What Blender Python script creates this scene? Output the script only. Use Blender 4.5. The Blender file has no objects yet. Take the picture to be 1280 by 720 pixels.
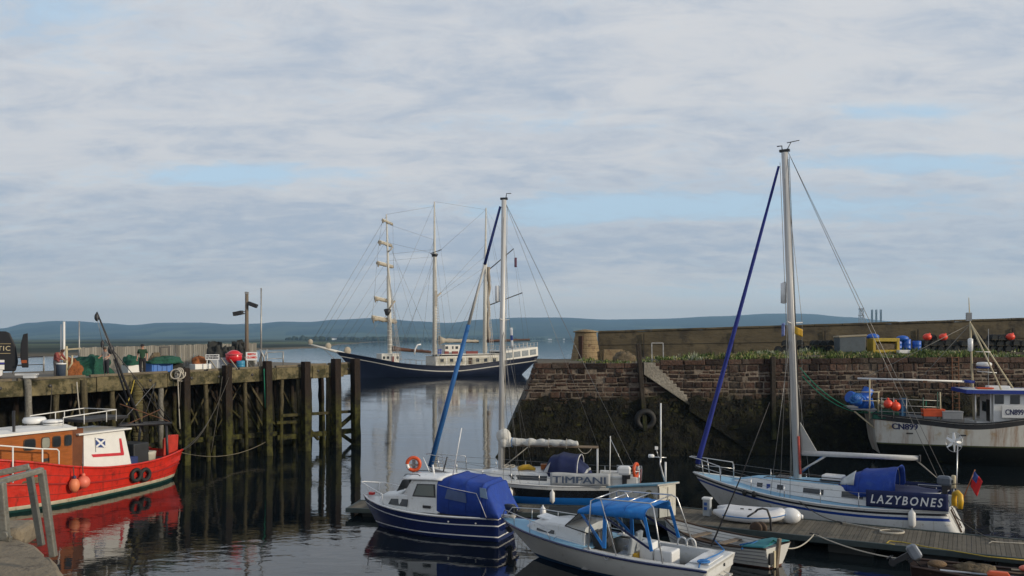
import bpy, bmesh, math, random
from mathutils import Vector, Matrix, noise
import numpy as np
R = math.radians
PI = math.pi
rnd = random.Random(7)
sc = bpy.context.scene
col = sc.collection
EYE = 7.5                     # eye height above the water, metres
FPX = 1067.0                  # focal length in pixels of the 1280 wide photograph
HZ = 424.0                    # horizon row

def V(*a): return Vector(a)
def lerp(a, b, t): return a + (b - a) * t
def at(px, py, Y):
    return Vector(((px - 640) / FPX * Y, Y, EYE - (py - HZ) / FPX * Y))

# ------------------------------------------------------------------ materials
def new_mat(name):
    m = bpy.data.materials.new(name); m.use_nodes = True
    nt = m.node_tree
    return m, nt, nt.nodes['Principled BSDF']

def mat(name, c, rough=.5, metal=0, var=.15, scale=3.0, stretch=(1, 1, 1), dirt=None, bump=0, bscale=20, coat=0,
        streak=None, spec=.5, island=0, alpha=1, trans=0):
    """procedural paint / wood / metal: base colour with noise variation, optional dirt patches, streaks, bump"""
    m, nt, p = new_mat(name)
    N, L = nt.nodes.new, nt.links.new
    tc = N('ShaderNodeTexCoord'); mp = N('ShaderNodeMapping')
    mp.inputs['Scale'].default_value = stretch
    L(tc.outputs['Object'], mp.inputs['Vector'])
    nz = N('ShaderNodeTexNoise'); nz.inputs['Scale'].default_value = scale; nz.inputs['Detail'].default_value = 6
    nz.inputs['Roughness'].default_value = .65
    L(mp.outputs['Vector'], nz.inputs['Vector'])
    mr = N('ShaderNodeMapRange')
    mr.inputs['From Min'].default_value = .25; mr.inputs['From Max'].default_value = .75
    mr.inputs['To Min'].default_value = 1 - var; mr.inputs['To Max'].default_value = 1 + var
    L(nz.outputs['Fac'], mr.inputs['Value'])
    mul = N('ShaderNodeMix'); mul.data_type = 'RGBA'; mul.blend_type = 'MULTIPLY'; mul.inputs[0].default_value = 1
    mul.inputs[6].default_value = (*c, 1)
    L(mr.outputs['Result'], mul.inputs[7])
    out = mul.outputs[2]
    if island:
        ge = N('ShaderNodeNewGeometry'); m2 = N('ShaderNodeMapRange')
        m2.inputs['To Min'].default_value = 1 - island; m2.inputs['To Max'].default_value = 1 + island
        L(ge.outputs['Random Per Island'], m2.inputs['Value'])
        mm = N('ShaderNodeMix'); mm.data_type = 'RGBA'; mm.blend_type = 'MULTIPLY'; mm.inputs[0].default_value = 1
        L(out, mm.inputs[6]); L(m2.outputs['Result'], mm.inputs[7]); out = mm.outputs[2]
    def layer(out, colour, amount, sc_, st=(1, 1, 1), soft=.12):
        mp2 = N('ShaderNodeMapping'); mp2.inputs['Scale'].default_value = st
        mp2.inputs['Location'].default_value = (3.1, 7.7, 1.3)
        L(tc.outputs['Object'], mp2.inputs['Vector'])
        n2 = N('ShaderNodeTexNoise'); n2.inputs['Scale'].default_value = sc_; n2.inputs['Detail'].default_value = 8
        n2.inputs['Roughness'].default_value = .7
        L(mp2.outputs['Vector'], n2.inputs['Vector'])
        r2 = N('ShaderNodeMapRange'); th = .72 - .4 * amount
        r2.inputs['From Min'].default_value = th; r2.inputs['From Max'].default_value = th + soft
        L(n2.outputs['Fac'], r2.inputs['Value'])
        mx = N('ShaderNodeMix'); mx.data_type = 'RGBA'
        L(r2.outputs['Result'], mx.inputs[0]); L(out, mx.inputs[6]); mx.inputs[7].default_value = (*colour, 1)
        return mx.outputs[2]
    if dirt: out = layer(out, dirt[0], dirt[1], dirt[2] if len(dirt) > 2 else 4)
    if streak: out = layer(out, streak[0], streak[1], 1.0, streak[2] if len(streak) > 2 else (7, 7, .5), .2)
    L(out, p.inputs['Base Color'])
    rr = N('ShaderNodeMapRange'); rr.inputs['To Min'].default_value = max(0, rough - .12); rr.inputs['To Max'].default_value = min(1, rough + .12)
    L(nz.outputs['Fac'], rr.inputs['Value']); L(rr.outputs['Result'], p.inputs['Roughness'])
    p.inputs['Metallic'].default_value = metal
    p.inputs['Coat Weight'].default_value = coat
    p.inputs['Specular IOR Level'].default_value = spec
    if trans: p.inputs['Transmission Weight'].default_value = trans
    if alpha < 1: p.inputs['Alpha'].default_value = alpha
    if bump:
        nb = N('ShaderNodeTexNoise'); nb.inputs['Scale'].default_value = bscale; nb.inputs['Detail'].default_value = 5
        L(mp.outputs['Vector'], nb.inputs['Vector'])
        b = N('ShaderNodeBump'); b.inputs['Strength'].default_value = bump; b.inputs['Distance'].default_value = .05
        L(nb.outputs['Fac'], b.inputs['Height']); L(b.outputs['Normal'], p.inputs['Normal'])
    return m

def tide_mat(name, c, c2, z0, soft=.8, rough=.8, var=.3, scale=3, stretch=(1, 1, 1), island=.0, bump=.5, bscale=8, green=(.035, .04, .008), greenamt=.3, patch=None):
    """stone or timber stained black-green by weed under the high-water line at world height z0"""
    m, nt, p = new_mat(name)
    N, L = nt.nodes.new, nt.links.new
    ge = N('ShaderNodeNewGeometry'); mp = N('ShaderNodeMapping'); mp.inputs['Scale'].default_value = stretch
    L(ge.outputs['Position'], mp.inputs['Vector'])
    nz = N('ShaderNodeTexNoise'); nz.inputs['Scale'].default_value = scale; nz.inputs['Detail'].default_value = 8; nz.inputs['Roughness'].default_value = .7
    L(mp.outputs['Vector'], nz.inputs['Vector'])
    cr = N('ShaderNodeValToRGB')
    cr.color_ramp.elements[0].position = .3; cr.color_ramp.elements[0].color = (*c, 1)
    cr.color_ramp.elements[1].position = .7; cr.color_ramp.elements[1].color = (*c2, 1)
    if island:
        mx = N('ShaderNodeMix'); mx.inputs[0].default_value = island
        L(nz.outputs['Fac'], mx.inputs[2]); L(ge.outputs['Random Per Island'], mx.inputs[3]); L(mx.outputs[0], cr.inputs['Fac'])
    else: L(nz.outputs['Fac'], cr.inputs['Fac'])
    base = cr.outputs['Color']
    if patch:
        n5 = N('ShaderNodeTexNoise'); n5.inputs['Scale'].default_value = .45; n5.inputs['Detail'].default_value = 8; n5.inputs['Roughness'].default_value = .65; L(ge.outputs['Position'], n5.inputs['Vector'])
        pr = N('ShaderNodeMapRange'); pr.inputs['From Min'].default_value = .53; pr.inputs['From Max'].default_value = .66; pr.inputs['To Max'].default_value = .75; L(n5.outputs['Fac'], pr.inputs['Value'])
        px_ = N('ShaderNodeMix'); px_.data_type = 'RGBA'; L(pr.outputs[0], px_.inputs[0]); L(base, px_.inputs[6]); px_.inputs[7].default_value = (*patch, 1); base = px_.outputs[2]
    n3 = N('ShaderNodeTexNoise'); n3.inputs['Scale'].default_value = 9; n3.inputs['Detail'].default_value = 6
    L(ge.outputs['Position'], n3.inputs['Vector'])
    mv = N('ShaderNodeMapRange'); mv.inputs['From Min'].default_value = .25; mv.inputs['From Max'].default_value = .75
    mv.inputs['To Min'].default_value = 1 - var; mv.inputs['To Max'].default_value = 1 + var
    L(n3.outputs['Fac'], mv.inputs['Value'])
    mm = N('ShaderNodeMix'); mm.data_type = 'RGBA'; mm.blend_type = 'MULTIPLY'; mm.inputs[0].default_value = 1
    L(base, mm.inputs[6]); L(mv.outputs['Result'], mm.inputs[7])
    sx = N('ShaderNodeSeparateXYZ'); L(ge.outputs['Position'], sx.inputs[0])
    n2 = N('ShaderNodeTexNoise'); n2.inputs['Scale'].default_value = .9; n2.inputs['Detail'].default_value = 8
    L(ge.outputs['Position'], n2.inputs['Vector'])
    a = N('ShaderNodeMath'); a.operation = 'MULTIPLY_ADD'; a.inputs[1].default_value = 2.2
    L(n2.outputs['Fac'], a.inputs[0]); L(sx.outputs['Z'], a.inputs[2])
    mr = N('ShaderNodeMapRange'); mr.inputs['From Min'].default_value = z0 + 1.1 - soft / 2; mr.inputs['From Max'].default_value = z0 + 1.1 + soft / 2
    L(a.outputs[0], mr.inputs['Value'])
    # weed: black with green-yellow tufts
    n4 = N('ShaderNodeTexNoise'); n4.inputs['Scale'].default_value = 1.7; n4.inputs['Detail'].default_value = 9; n4.inputs['Roughness'].default_value = .75
    L(ge.outputs['Position'], n4.inputs['Vector'])
    wr = N('ShaderNodeValToRGB')
    wr.color_ramp.elements[0].position = .5 - greenamt * .1; wr.color_ramp.elements[0].color = (.006, .006, .004, 1)
    wr.color_ramp.elements[1].position = .78 - greenamt * .2; wr.color_ramp.elements[1].color = (*green, 1)
    L(n4.outputs['Fac'], wr.inputs['Fac'])
    fx = N('ShaderNodeMix'); fx.data_type = 'RGBA'
    L(mr.outputs['Result'], fx.inputs[0]); L(wr.outputs['Color'], fx.inputs[6]); L(mm.outputs[2], fx.inputs[7])
    L(fx.outputs[2], p.inputs['Base Color']); p.inputs['Roughness'].default_value = rough
    p.inputs['Specular IOR Level'].default_value = .25
    if bump:
        nb = N('ShaderNodeTexNoise'); nb.inputs['Scale'].default_value = bscale; nb.inputs['Detail'].default_value = 6
        L(mp.outputs['Vector'], nb.inputs['Vector'])
        b = N('ShaderNodeBump'); b.inputs['Strength'].default_value = bump; b.inputs['Distance'].default_value = .08
        L(nb.outputs['Fac'], b.inputs['Height']); L(b.outputs['Normal'], p.inputs['Normal'])
    return m

def glass_mat(name, c=(.02, .025, .03), rough=.06):
    m, nt, p = new_mat(name)
    p.inputs['Base Color'].default_value = (*c, 1); p.inputs['Roughness'].default_value = rough
    p.inputs['Specular IOR Level'].default_value = .6
    return m
def clear_mat(name, tint=(.8, .85, .9), fac=.75):
    m, nt, p = new_mat(name)
    N, L = nt.nodes.new, nt.links.new
    t = N('ShaderNodeBsdfTransparent'); t.inputs['Color'].default_value = (*tint, 1)
    g = N('ShaderNodeBsdfGlossy'); g.inputs['Roughness'].default_value = .08
    mx = N('ShaderNodeMixShader'); fr = N('ShaderNodeFresnel'); fr.inputs['IOR'].default_value = 1.5
    ad = N('ShaderNodeMath'); ad.operation = 'ADD'; ad.inputs[1].default_value = .06; ad.use_clamp = True
    ad.inputs[1].default_value = .0; L(fr.outputs[0], ad.inputs[0]); L(ad.outputs[0], mx.inputs[0])
    L(t.outputs[0], mx.inputs[1]); L(g.outputs[0], mx.inputs[2])
    L(mx.outputs[0], nt.nodes['Material Output'].inputs['Surface'])
    return m

# ------------------------------------------------------------------ mesh builder
class MB:
    def __init__(s): s.v = []; s.f = []; s.m = []; s.s = []
    def add(s, vs, fs, m=0, smooth=False):
        o = len(s.v); s.v += [tuple(v) for v in vs]
        for f in fs: s.f.append(tuple(i + o for i in f)); s.m.append(m); s.s.append(smooth)
        return s
    def box(s, c, d, rz=0, m=0, ry=0, rx=0, taper=1):
        M_ = Matrix.Translation(Vector(c)) @ Matrix.Rotation(rz, 4, 'Z') @ Matrix.Rotation(ry, 4, 'Y') @ Matrix.Rotation(rx, 4, 'X')
        x, y, z = d[0] / 2, d[1] / 2, d[2] / 2; t = taper
        vs = [M_ @ Vector(p) for p in ((-x, -y, -z), (x, -y, -z), (x, y, -z), (-x, y, -z), (-x * t, -y * t, z), (x * t, -y * t, z), (x * t, y * t, z), (-x * t, y * t, z))]
        return s.add(vs, [(0, 3, 2, 1), (4, 5, 6, 7), (0, 1, 5, 4), (1, 2, 6, 5), (2, 3, 7, 6), (3, 0, 4, 7)], m)
    def bar(s, p0, p1, w, h, m=0, up=(0, 0, 1)):
        p0, p1 = Vector(p0), Vector(p1); d = (p1 - p0).normalized(); up = Vector(up)
        if abs(d.dot(up)) > .98: up = Vector((1, 0, 0))
        a = d.cross(up).normalized(); b = a.cross(d)
        vs = []
        for p in (p0, p1):
            for i, j in ((-1, -1), (1, -1), (1, 1), (-1, 1)): vs.append(p + a * i * w / 2 + b * j * h / 2)
        return s.add(vs, [(3, 2, 1, 0), (4, 5, 6, 7), (0, 1, 5, 4), (1, 2, 6, 5), (2, 3, 7, 6), (3, 0, 4, 7)], m)
    def tube(s, pts, r, seg=6, m=0, cap=True, closed=False, smooth=True):
        pts = [Vector(p) for p in pts]; n = len(pts)
        rs = r if isinstance(r, (list, tuple)) else [r] * n
        vs = []; prev = None
        for i, p in enumerate(pts):
            if closed: d = pts[(i + 1) % n] - pts[i - 1]
            else: d = pts[min(i + 1, n - 1)] - pts[max(i - 1, 0)]
            if d.length < 1e-9: d = Vector((0, 0, 1))
            d.normalize()
            if prev is None:
                u = Vector((0, 0, 1)) if abs(d.z) < .9 else Vector((1, 0, 0))
                a = d.cross(u).normalized()
            else:
                a = prev - d * prev.dot(d)
                a = a.normalized() if a.length > 1e-6 else d.orthogonal().normalized()
            prev = a; b = d.cross(a)
            for k in range(seg):
                t = 2 * PI * k / seg; vs.append(p + (a * math.cos(t) + b * math.sin(t)) * rs[i])
        fs = []
        for i in range(n if closed else n - 1):
            j = (i + 1) % n
            for k in range(seg):
                l = (k + 1) % seg; fs.append((i * seg + k, i * seg + l, j * seg + l, j * seg + k))
        s.add(vs, fs, m, smooth)
        if cap and not closed:
            s.add(vs[:seg], [tuple(range(seg))[::-1]], m); s.add(vs[-seg:], [tuple(range(seg))], m)
        return s
    def lathe(s, prof, c=(0, 0, 0), axis=(0, 0, 1), seg=16, m=0, smooth=True):
        ax = Vector(axis).normalized(); a = ax.orthogonal().normalized(); b = ax.cross(a); c = Vector(c)
        if abs(ax.z) > .99: a, b = Vector((1, 0, 0)), Vector((0, 1, 0))
        vs = []
        for r_, z in prof:
            for k in range(seg):
                t = 2 * PI * k / seg; vs.append(c + ax * z + (a * math.cos(t) + b * math.sin(t)) * max(r_, 1e-4))
        fs = []
        for i in range(len(prof) - 1):
            for k in range(seg):
                l = (k + 1) % seg; fs.append((i * seg + k, i * seg + l, (i + 1) * seg + l, (i + 1) * seg + k))
        s.add(vs, fs, m, smooth)
        s.add(vs[:seg], [tuple(range(seg))[::-1]], m); s.add(vs[-seg:], [tuple(range(seg))], m)
        return s
    def ball(s, c, r, m=0, seg=14, rings=8, sz=(1, 1, 1), axis=(0, 0, 1)):
        prof = [(r * math.sin(PI * i / rings), -r * math.cos(PI * i / rings)) for i in range(rings + 1)]
        o = len(s.v); s.lathe(prof, (0, 0, 0), axis, seg, m)
        for i in range(o, len(s.v)):
            v = s.v[i]; s.v[i] = (c[0] + v[0] * sz[0], c[1] + v[1] * sz[1], c[2] + v[2] * sz[2])
        return s
    def torus(s, c, R_, r, axis=(0, 0, 1), seg=24, m=0, ms=None):
        ax = Vector(axis).normalized(); a = ax.orthogonal().normalized(); b = ax.cross(a); c = Vector(c)
        pts = [c + (a * math.cos(2 * PI * i / seg) + b * math.sin(2 * PI * i / seg)) * R_ for i in range(seg)]
        o = len(s.m); s.tube(pts, r, 8, m, closed=True)
        if ms:
            for i in range(o, len(s.m)): s.m[i] = ms[((i - o) // 8 * len(ms) // seg) % len(ms)]
        return s
    def prism(s, poly, ext, m=0):
        n = len(poly); poly = [Vector(p) for p in poly]; e = Vector(ext)
        vs = poly + [p + e for p in poly]
        fs = [tuple(range(n)), tuple(range(2 * n - 1, n - 1, -1))] + [(i, i + n, (i + 1) % n + n, (i + 1) % n) for i in range(n)]
        return s.add(vs, fs, m)
    def grid(s, fn, nu, nv, m=0, smooth=True, closed_u=False):
        vs = [fn(i / nu, j / nv) for i in range(nu + 1) for j in range(nv + 1)]
        fs = [(i * (nv + 1) + j, (i + 1) * (nv + 1) + j, (i + 1) * (nv + 1) + j + 1, i * (nv + 1) + j + 1) for i in range(nu) for j in range(nv)]
        return s.add(vs, fs, m, smooth)
    def loft(s, rings, m=0, smooth=False, caps=True, closed=True):
        n = len(rings[0]); vs = [p for r_ in rings for p in r_]; fs = []
        for i in range(len(rings) - 1):
            for k in range(n if closed else n - 1):
                l = (k + 1) % n; fs.append((i * n + k, i * n + l, (i + 1) * n + l, (i + 1) * n + k))
        s.add(vs, fs, m, smooth)
        if caps and closed:
            s.add(rings[0], [tuple(range(n))[::-1]], m); s.add(rings[-1], [tuple(range(n))], m)
        return s
    def build(s, name, mats, parent=None, bevel=0, solid=0, fixn=True, label=None, subd=0):
        me = bpy.data.meshes.new(name); me.from_pydata(s.v, [], s.f)
        mats = mats if isinstance(mats, (list, tuple)) else [mats]
        for m_ in mats: me.materials.append(m_)
        me.polygons.foreach_set('material_index', s.m); me.polygons.foreach_set('use_smooth', s.s)
        if fixn:
            bm = bmesh.new(); bm.from_mesh(me)
            bmesh.ops.remove_doubles(bm, verts=bm.verts, dist=.0002)
            bmesh.ops.recalc_face_normals(bm, faces=bm.faces); bm.to_mesh(me); bm.free()
        o = bpy.data.objects.new(name, me); col.objects.link(o)
        if parent: o.parent = parent
        if solid:
            md = o.modifiers.new('solid', 'SOLIDIFY'); md.thickness = solid; md.offset = 0
        if subd:
            md = o.modifiers.new('sub', 'SUBSURF'); md.levels = subd; md.render_levels = subd
        if bevel:
            md = o.modifiers.new('bevel', 'BEVEL'); md.width = bevel; md.segments = 2; md.limit_method = 'ANGLE'; md.angle_limit = R(40)
        if label: o['label'] = label
        return o

def tag(o, label=None, cat=None, group=None, kind=None):
    if label: o['label'] = label
    if cat: o['category'] = cat
    if group: o['group'] = group
    if kind: o['kind'] = kind
    return o
def thing(name, label, cat, loc=(0, 0, 0), rz=0, group=None, kind=None):
    o = bpy.data.objects.new(name, None); col.objects.link(o); o.empty_display_size = .3
    o.location = loc; o.rotation_euler = (0, 0, rz)
    return tag(o, label, cat, group, kind)
def kids(o): return [c for c in bpy.data.objects if c.parent is o]
def copy_tree(o, parent=None):
    c = o.copy(); col.objects.link(c)
    if parent: c.parent = parent
    for ch in kids(o): copy_tree(ch, c)
    return c
def heading(bow, stern):
    d = Vector(bow) - Vector(stern); return math.atan2(d.y, d.x)

def text_mb(body, size, m=0, shear=0, bold=0, fn=None, depth=0, space=1):
    """lettering as real faces; fn maps (s, t) to a 3-D point"""
    cu = bpy.data.curves.new('txt', 'FONT'); cu.body = body; cu.size = size; cu.shear = shear; cu.offset = bold
    cu.align_x = 'LEFT'; cu.resolution_u = 3; cu.space_character = space
    o = bpy.data.objects.new('txt', cu); col.objects.link(o)
    dg = bpy.context.evaluated_depsgraph_get(); me = bpy.data.meshes.new_from_object(o.evaluated_get(dg))
    bm = bmesh.new(); bm.from_mesh(me); bmesh.ops.triangulate(bm, faces=bm.faces)
    xs = [v.co.x for v in bm.verts]; w = max(xs) - min(xs); x0 = min(xs)
    for v in bm.verts: v.index = 0
    bm.verts.index_update()
    vs = [fn((v.co.x - x0), v.co.y, w) for v in bm.verts]; fs = [tuple(v.index for v in f.verts) for f in bm.faces]
    bm.free(); bpy.data.objects.remove(o); bpy.data.curves.remove(cu); bpy.data.meshes.remove(me)
    return MB().add(vs, fs, m)

def sag(p0, p1, drop, n=10):
    p0, p1 = Vector(p0), Vector(p1)
    return [p0.lerp(p1, i / n) - Vector((0, 0, drop * 4 * (i / n) * (1 - i / n))) for i in range(n + 1)]

# ------------------------------------------------------------------ hulls
def interp(tab, u):
    """monotone-ish cubic through (u, value) pairs"""
    n = len(tab)
    if u <= tab[0][0]: return tab[0][1]
    if u >= tab[-1][0]: return tab[-1][1]
    i = max(k for k in range(n - 1) if tab[k][0] <= u)
    x0, y0 = tab[i]; x1, y1 = tab[i + 1]; h = x1 - x0; t = (u - x0) / h; sl = (y1 - y0) / h
    def tan(k):
        if k <= 0 or k >= n - 1:
            a, b = (tab[0], tab[1]) if k <= 0 else (tab[-2], tab[-1]); return (b[1] - a[1]) / (b[0] - a[0])
        return (tab[k + 1][1] - tab[k - 1][1]) / (tab[k + 1][0] - tab[k - 1][0])
    m0, m1 = tan(i), tan(i + 1)
    return (2 * t**3 - 3 * t**2 + 1) * y0 + (t**3 - 2 * t**2 + t) * h * m0 + (-2 * t**3 + 3 * t**2) * y1 + (t**3 - t**2) * h * m1

class Hull:
    def __init__(s, L, deck, wl, sheer, stem, transom, p=1.2, draft=.5, kn=None):
        s.L = L; s.deck = deck; s.wl = wl; s.sheer = sheer; s.stem = stem; s.tr = transom; s.p = p; s.draft = draft; s.kn = kn
    def sh(s, u): return interp(s.sheer, u)
    def x(s, u, z):
        a = interp(s.tr, z); b = interp(s.stem, z); return a + (b - a) * u
    def hb(s, u, z):
        bd, bw, sh = interp(s.deck, u), interp(s.wl, u), s.sh(u)
        if z >= 0:
            t = min(1, z / sh); return bw + (bd - bw) * t ** s.p
        q = max(0, 1 - (z / s.draft) ** 2); return bw * q ** .7
    def pt(s, u, z, side=1, off=0): return Vector((s.x(u, z), side * (s.hb(u, z) + off), z))
    def sheerpt(s, u, side=1, dz=0, inset=0):
        z = s.sh(u); return Vector((s.x(u, z), side * max(0, s.hb(u, z) - inset), z + dz))
    def rows(s, u, spec):
        sh = s.sh(u); return [v if k == 'a' else (v * sh if k == 'f' else sh - v) for k, v in spec]
    def skin(s, mb, spec, mats, nu=28, u0=0, u1=1, transom=None, smooth=True):
        """spec rows from keel up: ('a', z) absolute, ('f', fraction of sheer), ('d', distance under sheer)"""
        us = [u0 + (u1 - u0) * i / nu for i in range(nu + 1)]
        for side in (1, -1):
            for k in range(len(spec) - 1):
                vs = []
                for u in us:
                    z = s.rows(u, spec); vs += [s.pt(u, z[k], side), s.pt(u, z[k + 1], side)]
                mb.add(vs, [(2 * i, 2 * i + 2, 2 * i + 3, 2 * i + 1) for i in range(nu)], mats[k], smooth)
        if u0 == 0:
            z = s.rows(0, spec)
            for k in range(len(spec) - 1):
                mb.add([s.pt(0, z[k], 1), s.pt(0, z[k + 1], 1), s.pt(0, z[k + 1], -1), s.pt(0, z[k], -1)], [(0, 1, 2, 3)], transom if transom is not None and k >= 1 else mats[k])
        return mb
    def deckmesh(s, mb, m=0, drop=0, camber=.05, u0=0, u1=1, nu=24, inset=.0):
        def fn(a, b):
            u = u0 + (u1 - u0) * a; z = s.sh(u) - drop; y = max(0, s.hb(u, z) - inset) * (2 * b - 1)
            return (s.x(u, z), y, z + camber * (1 - (2 * b - 1) ** 2) * min(1, s.hb(u, z)))
        return mb.grid(fn, nu, 6, m)
    def rail(s, mb, side, r=.03, m=0, dz=0, off=0, u0=0, u1=1, n=28, flat=None):
        pts = []
        for i in range(n + 1):
            u = u0 + (u1 - u0) * i / n; q = s.sheerpt(u, side, dz, -off); pts.append(q)
        return mb.tube(pts, r, 6, m)
    def text(s, body, size, u, z, side, m, off=.012, dx=0, **k):
        """lettering that follows the planking; reads correctly from outside"""
        sg = side
        def fn(a, b, w):
            z_ = z + b; du = (a + dx) / s.L
            u_ = u - du * sg if sg > 0 else u + du
            return s.pt(u_, z_, side, off)
        return text_mb(body, size, m, fn=fn, **k)

def trunk(mb, st, m=0, mtop=None, smooth=False, camber=0):
    """cabin: stations (x, half-width at base, half-width at top, z base, z top)"""
    rings = []
    for x, a, b, z0, z1 in st:
        rings.append([V(x, -a, z0), V(x, -b, z1 - .06), V(x, -b + .07, z1), V(x, 0, z1 + camber), V(x, b - .07, z1), V(x, b, z1 - .06), V(x, a, z0)])
    n = 7; vs = [p for r_ in rings for p in r_]
    for i in range(len(rings) - 1):
        for k in range(n - 1):
            q = mtop if (mtop is not None and k in (2, 3)) else m
            mb.add([rings[i][k], rings[i][k + 1], rings[i + 1][k + 1], rings[i + 1][k]], [(0, 1, 2, 3)], q, smooth)
    mb.add(rings[0], [tuple(range(n))], m); mb.add(rings[-1], [tuple(range(n))], m)
    return mb
def trunk_pt(st, x, t, side, off=0):
    st = sorted(st)
    i = 0
    while i < len(st) - 2 and st[i + 1][0] < x: i += 1
    p, q = st[i], st[i + 1]; k = (x - p[0]) / (q[0] - p[0]); l = [lerp(p[j], q[j], k) for j in range(5)]
    return V(x, side * (lerp(l[1], l[2], t) + off), lerp(l[3], l[4] - .06, t))
def side_window(mb, st, x0, x1, t0, t1, side, m=0, off=.012, slant0=0, slant1=0, n=4, round_=.0):
    ring = []
    for i in range(n + 1): ring.append((lerp(x0, x1, i / n), t0))
    for i in range(n + 1): ring.append((lerp(x1 + slant1, x0 + slant0, i / n), t1))
    out = [trunk_pt(st, x, t, side, off) for x, t in ring]; inn = [trunk_pt(st, x, t, side, -.02) for x, t in ring]
    k = len(ring)
    mb.add(out + inn, [tuple(range(k))] + [(i, (i + 1) % k, (i + 1) % k + k, i + k) for i in range(k)], m)
    return mb
def arch(mb, st, seg=14, m=0, pw=.6, smooth=True, wr=.02, sag_=.035):
    """canvas over hoops: stations (x, half-width, z foot, z crown)"""
    def fn(a, b):
        f = a * (len(st) - 1); i = min(int(f), len(st) - 2); k = f - i
        x, w, z0, z1 = [lerp(st[i][j], st[i + 1][j], k) for j in range(4)]
        t = PI * b; c, s_ = math.cos(t), math.sin(t); q = 1 - sag_ * math.sin(PI * k) * (.3 + .7 * s_)
        q += wr * (noise.noise(V(x * 2.2 + b * 5, b * 7, w)) + .7 * noise.noise(V(x * 6 - b * 9, b * 4, 3 + w)))
        return (x, w * math.copysign(abs(c) ** pw, c) * q, z0 + (z1 - z0) * s_ ** pw * q)
    return mb.grid(fn, (len(st) - 1) * 7, max(seg, 30), m, smooth)
def seams(root, st, m, pw=.6, r=.012, which=None, up=.012):
    for i, (x, w, z0, z1) in enumerate(st):
        if which is not None and i not in which: continue
        MB().tube([V(x, (w + up) * math.copysign(abs(math.cos(PI * j / 24)) ** pw, math.cos(PI * j / 24)), z0 + (z1 - z0 + up) * math.sin(PI * j / 24) ** pw) for j in range(25)], r, 5).build('seam', m, root)
# ================================================================== camera, world, sun
cam = bpy.data.objects.new('camera', bpy.data.cameras.new('camera')); col.objects.link(cam)
cam.data.sensor_width = 36; cam.data.lens = 36 * FPX / 1280
cam.data.shift_y = (HZ - 360) / 1280
cam.location = (0, 0, EYE); cam.rotation_euler = (R(90), 0, 0)
cam.data.clip_start = .1; cam.data.clip_end = 60000
sc.camera = cam
sc.view_settings.view_transform = 'Standard'; sc.view_settings.look = 'None'; sc.view_settings.gamma = 1
sc.view_settings.use_curve_mapping = False
sc.view_settings.exposure = 0.10
SUN_EL, SUN_AZ = 17, 112       # elevation; compass bearing, clockwise from +Y
w = bpy.data.worlds.new('World'); sc.world = w; w.use_nodes = True
nt = w.node_tree; N = nt.nodes.new; L = nt.links.new
bg = nt.nodes['Background']; bg.inputs['Strength'].default_value = .1
sky = N('ShaderNodeTexSky'); sky.sky_type = 'NISHITA'; sky.sun_disc = False
sky.sun_elevation = R(SUN_EL); sky.sun_rotation = R(SUN_AZ); sky.air_density = 1.0; sky.dust_density = 1.0; sky.ozone_density = 1.0
tc = N('ShaderNodeTexCoord'); sep = N('ShaderNodeSeparateXYZ'); L(tc.outputs['Generated'], sep.inputs[0])
def math_(op, a, b=None, c=None, clamp=False):
    n = N('ShaderNodeMath'); n.operation = op; n.use_clamp = clamp
    for i, q in enumerate((a, b, c)):
        if q is None: continue
        if isinstance(q, (int, float)): n.inputs[i].default_value = q
        else: L(q, n.inputs[i])
    return n.outputs[0]
zz = math_('MAXIMUM', sep.outputs['Z'], 0.0)
den = math_('ADD', zz, .20)
cx = math_('DIVIDE', sep.outputs['X'], den); cy = math_('DIVIDE', sep.outputs['Y'], den)
cmb = N('ShaderNodeCombineXYZ'); L(cx, cmb.inputs[0]); L(cy, cmb.inputs[1])
def cloud_noise(scale, detail, rough, loc=(0, 0, 0), st=(1, 1, 1), dist=0):
    mp = N('ShaderNodeMapping'); mp.inputs['Scale'].default_value = st; mp.inputs['Location'].default_value = loc
    L(cmb.outputs[0], mp.inputs['Vector'])
    n = N('ShaderNodeTexNoise'); n.inputs['Scale'].default_value = scale; n.inputs['Detail'].default_value = detail
    n.inputs['Roughness'].default_value = rough; n.inputs['Distortion'].default_value = dist
    L(mp.outputs[0], n.inputs['Vector']); return n.outputs['Fac']
def ramp(v, a, b, lo=0, hi=1, smooth=True):
    n = N('ShaderNodeMapRange'); n.interpolation_type = 'SMOOTHSTEP' if smooth else 'LINEAR'
    for k, q in zip(('From Min', 'From Max', 'To Min', 'To Max'), (a, b, lo, hi)): n.inputs[k].default_value = q
    L(v, n.inputs['Value']); return n.outputs['Result']
big = cloud_noise(.7, 3, .5, (2.3, .7, 0), (.8, 1.1, 1))
fine = cloud_noise(9.5, 12, .66, (5, 1, 0), (.7, 1.0, 1), .4)
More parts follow.
